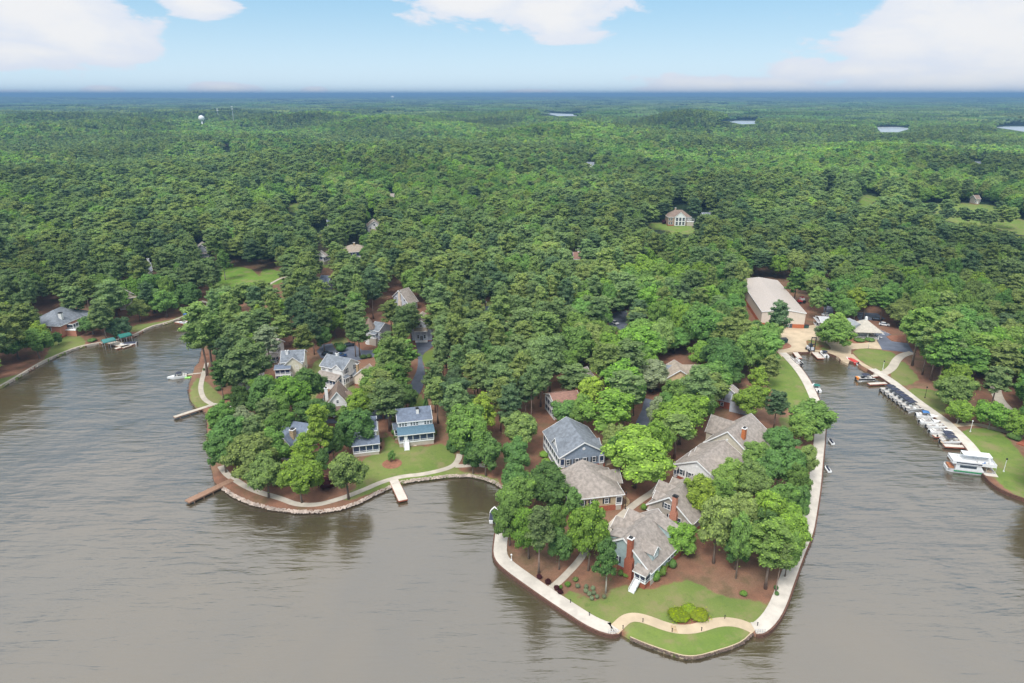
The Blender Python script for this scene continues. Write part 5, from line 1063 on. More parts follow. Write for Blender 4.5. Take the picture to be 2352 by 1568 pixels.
# ---- rocks
rk = random.Random(3)
def rocks(name, line, n, off, rr, m, label):
    B = MB(); pts = [Vector(p) for p in dens(line, .5)]
    for i in range(n):
        j = rk.randrange(len(pts)-1); d = (pts[j+1]-pts[j]).normalized(); nn = Vector((d.y, -d.x)); q = pts[j]+nn*rk.uniform(*off)+d*rk.uniform(0, .5); r = rk.uniform(*rr)
        t = (q-pts[j]).dot(nn); v, f = I1_[0], I1_[1]
        rot = Matrix.Rotation(rk.uniform(0, 6.28), 3, 'Z'); sx, sy, sz = r*rk.uniform(.8, 1.4), r*rk.uniform(.7, 1.1), r*rk.uniform(.5, .8)
        B.add([tuple(rot @ Vector((a*sx*rk.uniform(.85, 1.15), b*sy, c*sz))+Vector((q.x, q.y, max(.0, LAND-.1-t*.55)))) for a, b, c in v], [tuple(x) for x in f])
    return tag(B.build(name, m), label, 'rocks', kind='stuff')
def _ico():
    bm = bmesh.new(); bmesh.ops.create_icosphere(bm, subdivisions=1, radius=1.0); v = [tuple(x.co) for x in bm.verts]; f = [tuple(q.index for q in p.verts) for p in bm.faces]; bm.free(); return v, f
I1_ = _ico()
rockm = mat('pale_rock', (.44, .36, .31), .9, .35, .6, bump=.4); rockd = mat('dark_rock', (.12, .085, .07), .9, .5, .6, bump=.4)
rocks('riprap', W2(SH_RIP), 2300, (-.3, .5), (.12, .26), rockm, 'pale riprap stones along the curving shore')
rocks('shore_rocks', W2(SH_TIP), 420, (.0, .4), (.12, .26), rockd, 'dark wet rocks below the grassy tip'); rocks('bank_rocks', W2(SH_COVE), 300, (-.1, .5), (.12, .28), rockd, 'dark stones along the west bank')
rocks('west_shore_rocks', W2(SH_LEFT[:-3]), 300, (-.2, .5), (.15, .35), rockm, 'scattered pale stones below the far west kerb')
# ---- towers on the skyline
def skytower(px, ytop, ybase, dist, kind, label):
    d = ray(px, ybase); r_ = math.hypot(d[0], d[1]); s_ = dist/r_; x, y = d[0]*s_, d[1]*s_; zb = float(hgt(x, y)); dt = ray(px, ytop); zt = CAMZ+dt[2]*dist/math.hypot(dt[0], dt[1])
    e = empty('water_tower' if kind != 'mast' else 'radio_mast', (x, y, zb)); H = zt-zb
    if kind == 'ball':
        tag(e, label, 'water tower'); MB().tube((0, 0, 0), (0, 0, H-11), 3.2, 1.6, 14).build('column', white, e, True); MB().ball((0, 0, H-7.5), 7.6, 7.6, 7.2, 18, 12).build('tank', white, e, True)
    elif kind == 'tank':
        tag(e, label, 'water tower'); MB().tube((0, 0, 0), (0, 0, H-10), 6, 5, 12).build('column', white, e); MB().ball((0, 0, H-12), 22, 22, 14, 14, 8).build('tank', white, e, True)
    else:
        tag(e, label, 'radio mast', 'radio masts'); MB().tube((0, 0, 0), (0, 0, H), 1.1, .5, 6).build('pole', alu, e)
        for z in (.98, .86): MB().box(-2.6, 2.6, -1.6, 1.6, H*z-1.4, H*z).build('antenna_array', trimw, e)
skytower(465, 264, 287, 2050, 'ball', 'white ball-topped water tower on the left horizon ridge'); skytower(503, 249, 280, 2500, 'mast', 'left and fainter of the two radio masts'); skytower(537, 243, 280, 2300, 'mast', 'right and taller of the two radio masts'); skytower(902, 220, 228, 9000, 'tank', 'tiny pale water tower on the far skyline')
# ================================================================== vegetation
def fol_mat(name, col, hue=.06, val=.34, trans=.32):
    m = bpy.data.materials.new(name); m.use_nodes = True; t = m.node_tree; gg = NG(t)
    for n in list(t.nodes): t.nodes.remove(n)
    oi = t.nodes.new('ShaderNodeObjectInfo'); at = t.nodes.new('ShaderNodeAttribute'); at.attribute_name = 'tone'
    r = oi.outputs['Random']; f = at.outputs['Fac']
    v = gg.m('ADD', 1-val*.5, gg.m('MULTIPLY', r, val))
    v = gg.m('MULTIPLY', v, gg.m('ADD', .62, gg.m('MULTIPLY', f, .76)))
    r2 = gg.m('FRACT', gg.m('MULTIPLY', r, 17.3))
    loc = t.nodes.new('ShaderNodeVectorMath'); loc.operation = 'MULTIPLY'; t.links.new(oi.outputs['Location'], loc.inputs[0]); loc.inputs[1].default_value = (1, 1, 0)
    gr = gg.noise(loc.outputs[0], .0042, 4, .6)
    v = gg.m('MULTIPLY', v, gg.ss(gr, .32, .68, .70, 1.28))
    hs = t.nodes.new('ShaderNodeHueSaturation'); hs.inputs['Color'].default_value = col+(1,)
    gg.put(hs.inputs['Hue'], gg.m('ADD', .5-hue*.5, gg.m('MULTIPLY', r2, hue))); gg.put(hs.inputs['Value'], v)
    gg.put(hs.inputs['Saturation'], gg.m('ADD', .88, gg.m('MULTIPLY', f, .2)))
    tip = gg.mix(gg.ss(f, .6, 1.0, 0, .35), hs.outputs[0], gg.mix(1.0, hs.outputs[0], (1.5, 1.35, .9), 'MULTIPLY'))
    d = t.nodes.new('ShaderNodeBsdfDiffuse'); tr = t.nodes.new('ShaderNodeBsdfTranslucent'); mx = t.nodes.new('ShaderNodeMixShader'); ou = t.nodes.new('ShaderNodeOutputMaterial')
    t.links.new(tip, d.inputs[0]); t.links.new(gg.mix(1.0, tip, (1.1, 1.2, .6), 'MULTIPLY'), tr.inputs[0])
    mx.inputs[0].default_value = trans; t.links.new(d.outputs[0], mx.inputs[1]); t.links.new(tr.outputs[0], mx.inputs[2]); t.links.new(mx.outputs[0], ou.inputs[0])
    return m
FC = {'b': (.225, .370, .070), 'y': (.275, .400, .070), 'm': (.172, .300, .082), 'd': (.128, .228, .074), 'o': (.240, .322, .104),
      'p': (.200, .290, .116), 'k': (.126, .200, .098), 'g': (.285, .345, .205), 'u': (.160, .290, .092), 'q': (.205, .340, .086)}
FM = {k: fol_mat('leaves_'+k, c, hue=.02 if k in 'pku' else .03) for k, c in FC.items()}
bark = mat('bark', (.17, .13, .10), .9, .3, 2, stretch=(1, 1, .2), bump=.4)
barkp = mat('pine_bark', (.24, .175, .14), .9, .3, 2, stretch=(1, 1, .2), bump=.4)
barkw = mat('pale_bark', (.42, .38, .33), .9, .25, 2, stretch=(1, 1, .3), bump=.3)

ICO_V, ICO_F = None, None
def ico(sub):
    bm = bmesh.new(); bmesh.ops.create_icosphere(bm, subdivisions=sub, radius=1.0)
    v = np.array([x.co[:] for x in bm.verts]); bm.verts.ensure_lookup_table(); f = np.array([[q.index for q in p.verts] for p in bm.faces]); bm.free(); return v, f
I1, I2 = ico(1), ico(2)
def fol_mesh(name, lobes, nleaf, leaf, rng, core=.84, up=.25, flat=0.0, rad=.75, icos=None, whole=None):
    """lobes: (cx,cy,cz,rx,ry,rz). Leaf sprays scattered over every lobe's surface plus a solid leafy core."""
    V = []; Fq = []; T = []; base = 0
    iv, if_ = icos or I1
    tris = []; tt = []
    for (cx, cy, cz, rx, ry, rz) in lobes:
        tone = rng.uniform(.38, .62)
        k = max(6, int(nleaf*(rx*ry+rz*rx)/2))
        d = rng.normal(size=(k, 3)); d[:, 2] += up*1.5; d /= np.linalg.norm(d, axis=1)[:, None]
        s = rng.uniform(.80, 1.0, (k, 1))+rng.exponential(.09, (k, 1)); c = np.array([cx, cy, cz])+d*np.array([rx, ry, rz])*s
        nrm = d/np.array([rx, ry, rz])*rx; nrm /= np.linalg.norm(nrm, axis=1)[:, None]
        if whole is not None:
            big = c-np.array([0, 0, whole]); big /= np.linalg.norm(big, axis=1)[:, None]; nrm = nrm*.5+big*.6
        nrm = nrm*rad+rng.normal(size=(k, 3))*(1-rad)*.9+np.array([0, 0, flat]); nrm /= np.linalg.norm(nrm, axis=1)[:, None]
        a = np.cross(nrm, rng.normal(size=(k, 3))); a /= np.linalg.norm(a, axis=1)[:, None]+1e-9; b = np.cross(nrm, a)
        L = leaf*rng.uniform(.6, 1.35, (k, 1)); Wd = L*rng.uniform(.5, .9, (k, 1))
        q = np.stack([c+a*L, c+b*Wd+nrm*L*.18, c-a*L, c-b*Wd+nrm*L*.18], 1).reshape(-1, 3)
        V.append(q); i = base+np.arange(k)*4; Fq.append(np.stack([i, i+1, i+2, i+3], 1)); base += 4*k
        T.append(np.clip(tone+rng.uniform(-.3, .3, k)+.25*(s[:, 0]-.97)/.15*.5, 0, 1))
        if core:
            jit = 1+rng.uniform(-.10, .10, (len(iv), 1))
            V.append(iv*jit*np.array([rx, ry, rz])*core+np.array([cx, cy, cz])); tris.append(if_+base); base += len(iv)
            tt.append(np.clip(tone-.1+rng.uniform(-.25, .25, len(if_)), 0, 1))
    V = np.vstack(V); Fq = np.vstack(Fq); T = np.concatenate(T)
    me = bpy.data.meshes.new(name)
    nt = sum(len(x) for x in tris); ntris = np.vstack(tris) if tris else np.zeros((0, 3), int)
    me.vertices.add(len(V)); me.vertices.foreach_set('co', V.astype(np.float32).ravel())
    nl = Fq.size+ntris.size; me.loops.add(nl); me.polygons.add(len(Fq)+len(ntris))
    me.loops.foreach_set('vertex_index', np.concatenate([Fq.ravel(), ntris.ravel()]).astype(np.int32))
    st = np.concatenate([np.arange(len(Fq))*4, Fq.size+np.arange(len(ntris))*3]).astype(np.int32)
    me.polygons.foreach_set('loop_start', st)
    me.update(calc_edges=True)
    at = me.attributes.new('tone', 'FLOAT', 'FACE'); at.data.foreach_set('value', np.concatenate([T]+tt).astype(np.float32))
    me.materials.append(FM['m'])
    return me
def broad_lobes(rng, H, Rr, z0, n=15, sub=6, squash=1.0, top=1.0):
    out = []; zc = (z0+H)/2; hz = (H-z0)/2
    ga = math.pi*(3-math.sqrt(5))
    for i in range(n):
        u = 1-(i+.5)/n*1.62            # from the top down past the waist
        th = i*ga+rng.uniform(-.4, .4); sr = math.sqrt(max(0, 1-u*u))
        taper = 1.0 if u < 0 else (1-(1-top)*u)
        k = rng.uniform(.46, .84)
        cx, cy, cz = Rr*k*sr*math.cos(th)*taper, Rr*k*sr*math.sin(th)*taper, zc+hz*u*(k+.02)
        r = Rr*rng.uniform(.19, .40)*(1 if top == 1 else .85)
        out.append((cx, cy, cz, r, r, r*rng.uniform(.8, 1.05)*squash))
        for j in range(sub):
            d = rng.normal(size=3); o = np.array([cx, cy, (cz-zc)*.8]); o /= np.linalg.norm(o)+1e-6
            d = d*.75+o*.9; d[2] += .2; d /= np.linalg.norm(d)
            rr = r*rng.uniform(.36, .56)
            out.append((cx+d[0]*r*.78, cy+d[1]*r*.78, cz+d[2]*r*.78*squash, rr, rr, rr*.85))
    out.append((0, 0, zc, Rr*.55, Rr*.55, hz*.72))
    return out
def pine_lobes(rng, H, Rr, z0, n=20):
    out = []; ga = 2.4; zc = z0+(H-z0)*.45
    for i in range(n):
        u = (i+.5)/n; z = z0+(H-z0)*(.06+.9*u); prof = math.sqrt(max(.04, 1-((u-.36)/.68)**2))
        th = i*ga+rng.uniform(-.5, .5); k = rng.uniform(.42, .74)*prof
        r = Rr*rng.uniform(.22, .38)*(1-.2*u)
        out.append((Rr*k*math.cos(th), Rr*k*math.sin(th), z+rng.uniform(-.6, .4), r, r, r*rng.uniform(.62, .85)))
        for j in range(4):
            a = rng.uniform(0, 6.28); rr = r*rng.uniform(.38, .58)
            out.append((Rr*k*math.cos(th)+math.cos(a)*r*.75, Rr*k*math.sin(th)+math.sin(a)*r*.75, z+rng.uniform(-.2, .6), rr, rr, rr*.75))
    out.append((0, 0, z0+(H-z0)*.88, Rr*.36, Rr*.36, Rr*.34)); out.append((0, 0, zc, Rr*.55, Rr*.55, (H-z0)*.36))
    return out
def trunk_mesh(name, H, r0, limbs, rng, top=None, lean=0.3, m=None, zl=(.35, .8), reach=2.6):
    B = MB(); top = top or H*.85; n = 5; px, py = 0.0, 0.0; pts = [(0, 0, -.5)]
    for i in range(1, n+1):
        px += rng.uniform(-lean, lean)*.5; py += rng.uniform(-lean, lean)*.5; pts.append((px, py, top*i/n))
    secs = []
    for i, p in enumerate(pts):
        r = r0*(1-.8*i/n)*(1.35 if i == 0 else 1); secs.append([(p[0]+r*math.cos(2*math.pi*k/8), p[1]+r*math.sin(2*math.pi*k/8), p[2]) for k in range(8)])
    B.loft(secs)
    for i in range(limbs):
        z = top*rng.uniform(*zl); a = i*2.4+rng.uniform(-.5, .5); j = min(n-1, int(z/top*n)); b = Vector(pts[j]).lerp(Vector(pts[j+1]), z/top*n-j) if j > 0 else Vector((0, 0, z))
        rr = rng.uniform(.6, 1)*reach; q = b+Vector((math.cos(a)*rr, math.sin(a)*rr, rr*rng.uniform(.35, .8)))
        B.tube(b, q, r0*.35, r0*.1, 5, False)
    return B.mesh(name, m or bark, True)
rg = np.random.default_rng(11)
# kinds: crown mesh, trunk mesh, nominal height, nominal radius
KIND = {}
def addkind(k, lst): KIND[k] = lst
addkind('broad', [(fol_mesh('broad_crown', broad_lobes(rg, 15, 5.2, z, n=n, sub=7), 36, .25, rg, whole=5), trunk_mesh('broad_trunk', 15, .30, 7, rg, top=11, m=bark), 15, 5.2) for z, n in ((1.8, 24), (1.4, 28), (2.2, 22), (1.6, 30), (2.0, 25))])
addkind('tall', [(fol_mesh('tall_crown', broad_lobes(rg, 18, 4.4, 2.2, n=24, sub=6, squash=1.15, top=.55), 38, .24, rg, whole=6), trunk_mesh('tall_trunk', 18, .26, 7, rg, top=14, m=barkw), 18, 4.4) for _ in range(3)])
addkind('pine', [(fol_mesh('pine_crown', pine_lobes(rg, 22, 4.2, z, n), 46, .24, rg, up=.5, flat=.1, rad=.66, whole=z+1), trunk_mesh('pine_trunk', 22, .26, 9, rg, top=20, lean=.25, m=barkp, zl=(.5, .95), reach=2.0), 22, 4.2) for z, n in ((9, 30), (10.5, 26), (7.5, 34), (11, 24), (8.5, 32))])
addkind('low', [(fol_mesh('low_crown', broad_lobes(rg, 9, 4.0, .8, n=20, sub=7), 42, .21, rg, whole=2), trunk_mesh('low_trunk', 9, .18, 9, rg, top=6, m=barkw, zl=(.1, .6)), 9, 4.0) for _ in range(2)])
def cone_l(rng, H, R0):
    out = []
    for i in range(16):
        u = i/16; z = .5+H*u*.97; a = i*2.4; r = R0*(1-u)*.9+.25
        for j in range(3): aa = a+j*2.1; out.append((r*.5*math.cos(aa), r*.5*math.sin(aa), z, r*.55, r*.55, r*.45))
    return out
addkind('cone', [(fol_mesh('cone_crown', cone_l(rg, 9, 2.4), 50, .2, rg, up=.3), trunk_mesh('cone_trunk', 9, .15, 0, rg, top=7), 9, 2.4)])
SHRUB = [fol_mesh('shrub_body', [(0, 0, .55, 1, 1, .62)]+[(rg.uniform(-.45, .45), rg.uniform(-.45, .45), rg.uniform(.5, .8), .5, .5, .4) for _ in range(7)], 130, .085, rg, up=.6, icos=I2) for _ in range(3)]
def shrub(px, py, w, h, c, label, cat='shrub', group=None, wp=None, name='shrub', sy=None):
    p = wp or G(px, py); sc = w/2 if wp else w/2/pxm(p)
    o = bpy.data.objects.new(name, random.choice(SHRUB)); COL.objects.link(o); o.location = p; o.rotation_euler = (0, 0, random.uniform(0, 6.28)) if sy is None else (0, 0, sy[1])
    o.scale = (sc, sc*(1 if sy is None else sy[0]), h); o.material_slots[0].link = 'OBJECT'; o.material_slots[0].material = FM[c]
    return tag(o, label, cat, group)
TREES = []   # (x, y, radius, height, kind, colour, photo x, photo y of crown middle, object)
PROTO = {}
NAMES = {'broad': 'broadleaf_tree', 'tall': 'tulip_tree', 'pine': 'pine_tree', 'low': 'small_tree', 'cone': 'conical_evergreen'}
def place_tree(x, y, Rr, H, kind, c, rot=None, lean=None, label=None):
    var = random.randrange(len(KIND[kind])); cm_, tm, Hn, Rn = KIND[kind][var]
    z = float(hgt(x, y))
    e = empty(NAMES[kind], (x, y, z), random.uniform(0, 6.28) if rot is None else rot); e.scale = (Rr/Rn, Rr/Rn*random.uniform(.92, 1.08), H/Hn)
    if lean: e.rotation_euler = (lean[0], lean[1], e.rotation_euler[2])
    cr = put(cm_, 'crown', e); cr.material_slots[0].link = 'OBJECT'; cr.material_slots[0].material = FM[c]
    put(tm, 'trunk', e)
    u, v, _ = proj(x, y, z+H*.65)
    TREES.append([x, y, Rr, H, kind, c, float(u), float(v), e])
    e['label'] = label or ''; e['category'] = 'tree'
    return e
def tree_top(px, ytop, w, kind, c, H=None, base=None, **kw):
    """px: crown middle, ytop: crown top, w: crown width, all in photo units; base: photo y of the foot when it shows"""
    Hn = {'broad': 14.0, 'tall': 16.5, 'pine': 18.5, 'low': 7.5, 'cone': 7.0}[kind]
    if base is not None:
        bx, by = base; p = G(bx, by); H = (by-ytop)/pxm(p)/max(.45, math.cos(PITCH+math.atan((by-784)/FPX)))*.93
    else:
        H = H or Hn
        p = G(px, ytop, LAND+H*.97)
        for _ in range(4):
            p = G(px, ytop, float(hgt(p.x, p.y))+H*.97)
    Rr = w/2/pxm((p.x, p.y, H*.6))*1.0
    return place_tree(p.x, p.y, Rr*1.04, H, kind, c, **kw)
HAND = [
 # bottom point, left cluster
 (1184,1095,84,'broad','m'),(1262,1070,110,'broad','d'),(1170,1138,70,'broad','m'),(1216,1166,88,'broad','b',None),(1287,1215,60,'broad','u',11),(1272,1158,66,'broad','q'),(1318,1118,52,'tall','u',12),
 (1183,1065,66,'broad','u',11),(1226,1078,44,'low','o',8),
 (1352,1194,78,'low','y'),(1393,1233,64,'tall','u',None,(1391,1362)),(1560,1206,84,'low','b',8),(1466,994,140,'broad','b',17),
 # bottom point, right cluster
 (1640,1130,96,'broad','o',14,(1639,1293)),(1612,1094,80,'broad','y',13),(1690,1168,66,'broad','m',14,(1690,1328)),(1773,1200,104,'pine','q',None,(1758,1352)),
 (1717,1150,84,'broad','o',15),(1767,1172,70,'broad','d',14),(1824,1168,76,'broad','b',13),(1775,1124,92,'broad','y',14),(1709,1124,66,'broad','o',13),(1803,1104,72,'broad','m',14),(1842,1115,48,'broad','u',13),
 (1660,1098,76,'broad','q',13),(1734,1062,82,'broad','o',13),(1681,1058,74,'broad','q',12),(1742,1016,72,'broad','m',12),(1798,1034,90,'broad','u',13),(1828,1030,56,'broad','u',12),(1860,1022,50,'broad','o',12),(1795,985,78,'broad','d',10),(1840,1068,50,'broad','m',12),
 (1820,1222,54,'broad','q',12),(1800,1250,56,'pine','o',13),(1700,1215,60,'broad','d',11),
 (1874,920,106,'broad','m',13,(1862,1010)),(1848,950,60,'broad','q',11),
 (1729,884,82,'broad','b',13),(1790,895,56,'pine','k',None,(1777,982)),(1624,858,112,'broad','o',14),(1571,907,116,'broad','b',17),(1512,910,48,'broad','g',13),(1560,872,70,'broad','m',13),(1502,830,78,'broad','g',12),(1484,810,60,'broad','b',13),(1683,843,44,'broad','d',9),(1747,838,48,'tall','y',12),
 (1795,812,46,'pine','o',None,(1763,893)),
 # middle of the point
 (1425,822,100,'tall','b',18),(1357,860,66,'broad','y',15),(1405,884,118,'tall','b',20),(1461,861,48,'broad','m',15),(1306,920,72,'low','u',9),(1340,905,60,'broad','q',13),
 (1191,950,88,'broad','o',13),(1184,1006,68,'broad','u',12),(1115,1000,72,'broad','u',13),(1110,899,66,'tall','y',17),(1171,887,60,'pine','k'),(1222,843,52,'pine','p',20),(1196,815,54,'pine','o'),(1237,833,42,'broad','b'),(1237,772,78,'broad','p',17),(1300,805,68,'broad','q'),(1349,743,88,'broad','o',17),(1405,766,84,'broad','b',17),(1481,749,102,'tall','b',18),(1460,790,70,'broad','m'),
 (1120,780,50,'tall','u',17),(1104,835,54,'pine','p'),(1089,771,46,'pine','k'),(1048,794,48,'pine','p'),(1013,776,46,'pine','p'),(1043,840,50,'broad','k',14),(1150,870,54,'pine','o'),(1148,800,56,'pine','p'),(1170,760,60,'broad','m'),
 (1036,962,34,'cone','u',9,(1041,1033)),(1056,942,50,'pine','m',14,(1072,1042)),(1015,866,60,'pine','o',None,(1006,972)),(995,833,58,'pine','p'),(1046,886,64,'pine','p'),(1080,915,56,'broad','d',14),(1085,1010,44,'broad','d',11),
 # village
 (1003,700,70,'pine','o'),(941,700,54,'pine','p',17),(880,685,62,'pine','o',None,(901,779)),(852,648,46,'pine','k'),(820,735,56,'pine','p',16),(814,675,50,'pine','m'),(809,722,44,'pine','p'),(771,696,52,'broad','b',14,(771,776)),(740,750,40,'broad','u',11),(712,718,42,'pine','k'),(702,743,54,'pine','o',None,(702,838)),(717,668,60,'broad','m'),(674,678,40,'pine','k',None,(675,786)),(636,682,44,'tall','b'),(590,698,38,'tall','y'),
 (610,752,62,'pine','g',17),(559,782,48,'pine','p'),(554,833,72,'broad','d',12),(664,864,88,'broad','b',16),(602,864,84,'broad','u',16),(629,900,70,'broad','q',14),(715,832,82,'broad','u',15,(713,944)),
 (883,784,46,'broad','b',13),(921,784,82,'pine','q',17),(865,843,92,'broad','q',16),(905,838,66,'pine','m',16),(827,894,72,'broad','y',12),(930,880,50,'broad','d',11),(911,908,30,'broad','u',8),(944,910,20,'cone','d',7),(977,903,22,'cone','d',8),
 (883,848,82,'pine','o',20,(881,961)),(790,935,44,'low','q',7),
 (744,925,64,'pine','y',None,(741,1072)),(760,979,50,'broad','d',12),(818,943,80,'low','u',13),(870,882,44,'broad','k',12),
 # west shore
 (694,994,74,'tall','y',14),(613,987,84,'broad','q',14),(572,998,122,'broad','o',15),(604,1045,88,'broad','o',13),(694,1044,90,'broad','b',13,(694,1154)),(786,1031,94,'broad','o',14,(801,1146)),(587,931,62,'broad','g',12,(566,1007)),(513,955,88,'broad','u',15),(508,925,64,'broad','q',12),(548,885,48,'broad','d',13),(505,1000,66,'broad','u',12),(637,940,70,'broad','m',13),(735,1030,40,'broad','d',9),
 (535,822,62,'broad','b',12),(500,830,44,'pine','d',15),(510,779,52,'pine','k'),(497,690,88,'pine','o',22,(476,862)),(471,741,80,'pine','p',20),(520,745,60,'pine','p'),(560,720,56,'pine','p'),(525,690,50,'broad','m'),(580,660,44,'pine','k'),
 # far west shore
 (20,687,54,'broad','y'),(78,735,50,'tall','y',14),(23,751,70,'broad','u',14),(74,755,62,'broad','m',13),(128,762,22,'low','d',6),(50,700,58,'pine','o'),(204,725,62,'low','d',9),(265,730,54,'low','k',9),(255,663,66,'broad','m'),(313,687,48,'broad','o',11),(344,657,60,'broad','u'),(373,665,56,'broad','m',14),(425,650,62,'broad','d'),(484,612,40,'broad','u',12),(520,566,38,'tall','m',13,(518,643)),(438,605,30,'broad','m'),(225,690,54,'pine','p'),(290,640,60,'broad','b'),(160,660,60,'pine','p'),(190,640,60,'pine','o'),(395,640,50,'broad','y',12),
 # marina
 (1790,687,54,'pine','k',None,(1780,798)),(1902,740,50,'low','g',8,(1896,787)),(1930,714,52,'broad','q',13),(1872,620,62,'broad','q'),(1834,618,54,'pine','m'),(1974,659,62,'tall','y'),(1943,680,52,'broad','m',13),(1994,664,54,'pine','q',15),(2035,669,50,'pine','q',15),(2075,692,74,'broad','o',12),(1903,672,44,'pine','m',12),
 (2116,702,78,'pine','q',None,(2095,839)),(2139,727,72,'pine','o',None,(2138,873)),(2172,750,80,'pine','q',None,(2154,887)),(2195,720,68,'pine','o',20),(2195,783,76,'pine','p',18),(2120,745,54,'pine','p',None,(2118,860)),(2230,700,70,'broad','q'),(2260,770,84,'pine','q',18),(2320,790,84,'pine','o',18),(2245,800,80,'pine','q',17),(2300,845,70,'pine','p',17),
 (2200,916,62,'low','b',7,(2198,972)),(2262,917,66,'low','b',7,(2270,985)),(2308,936,50,'low','q',7,(2318,992)),(2342,948,56,'low','b',8),
]
for t in HAND:
    tree_top(t[0], t[1], t[2], t[3], t[4], H=(t[5] if len(t) > 5 else None), base=(t[6] if len(t) > 6 else None))

# areas of the photo that must stay in view: (x0, y0, x1, y1)
KEEP = [(90,700,184,768),(314,602,354,622),(276,660,308,690),(456,552,478,582),(118,765,205,830),(345,725,412,752),(500,612,590,662),(596,622,645,668),(836,498,874,536),(789,558,836,596),(724,570,746,598),
 (734,625,762,660),(742,500,772,514),(716,520,736,552),(735,598,762,618),(1533,470,1585,513),(1600,482,1640,496),(1310,576,1338,596),(1345,368,1368,388),
 (885,658,938,708),(838,722,900,775),(955,705,990,785),(1105,698,1138,714),(935,775,1000,930),(636,800,720,872),(732,803,825,890),(820,832,880,870),(730,878,812,945),(632,962,722,1010),
 (905,930,1003,1020),(842,955,876,1045),(820,1000,1050,1120),(745,1110,1000,1160),(1250,895,1312,950),(1328,838,1360,875),(1395,718,1442,758),(1455,918,1508,1006),(1245,955,1384,1068),(1222,1010,1280,1080),(1270,1060,1416,1170),(1380,1100,1520,1240),
 (1500,815,1608,882),(1660,885,1696,912),(1660,930,1710,955),(1628,950,1775,1050),(1560,1000,1690,1095),(1480,1085,1590,1200),(1395,1165,1560,1350),(1260,1290,1340,1350),(1280,1340,1840,1510),(1560,1290,1800,1400),
 (1700,634,1862,752),(1780,745,1900,810),(1868,722,1910,750),(1945,725,2090,870),(1890,625,1912,700),(1955,710,2010,730),(2010,735,2090,800),(1760,830,1880,930),(1780,930,1880,1000),(1950,800,2150,960),(2060,850,2170,900),(2270,850,2340,940),(2150,965,2352,1140),(750,775,860,832),(640,780,670,800),(1110,980,1160,1125),
 (889,440,909,458),(1052,461,1066,474),(1102,456,1118,472),(1819,382,1836,395),(2238,366,2258,380),(2233,442,2251,462),(516,338,534,350),(458,262,474,288),(430,860,520,945)]
KEEP = [(a+(c-a)*.08, b+(d-b)*.05, c-(c-a)*.08, d-(d-b)*.12) for a, b, c, d in KEEP]
KEEPP = [TG([(1560,855),(1900,868),(2150,868),(2300,975),(2500,985),(2500,1100),(2250,1065),(2100,1015),(1850,1000),(1720,930)]), TG([(1150,880),(1250,790),(1390,830),(1250,900)]), TG([(955,740),(1030,755),(1010,800),(960,780)]), TC([(1480,240),(1940,250),(1930,370),(1680,330),(1500,290)]), TA([(225,60),(385,65),(345,150),(225,200)])]
def blocked(x, y, z, Rr, H):
    """crown or foot would cover something the photo shows"""
    pts = []
    for dz, k in ((.9, 0), (.65, .6), (.65, -.6), (.35, .35), (.35, -.35), (.04, 0), (.5, 0)):
        u, v, dep = proj(x+Rr*k, y, z+H*dz); pts.append((u, v))
    res = np.zeros(np.shape(x), bool)
    for (a, b, c, d) in KEEP:
        for u, v in pts: res |= (u > a) & (u < c) & (v > b) & (v < d)
    for pl in KEEPP:
        for u, v in pts: res |= inpoly(u, v, pl)
    return res
for hx in HOUSE_ZONES: pass
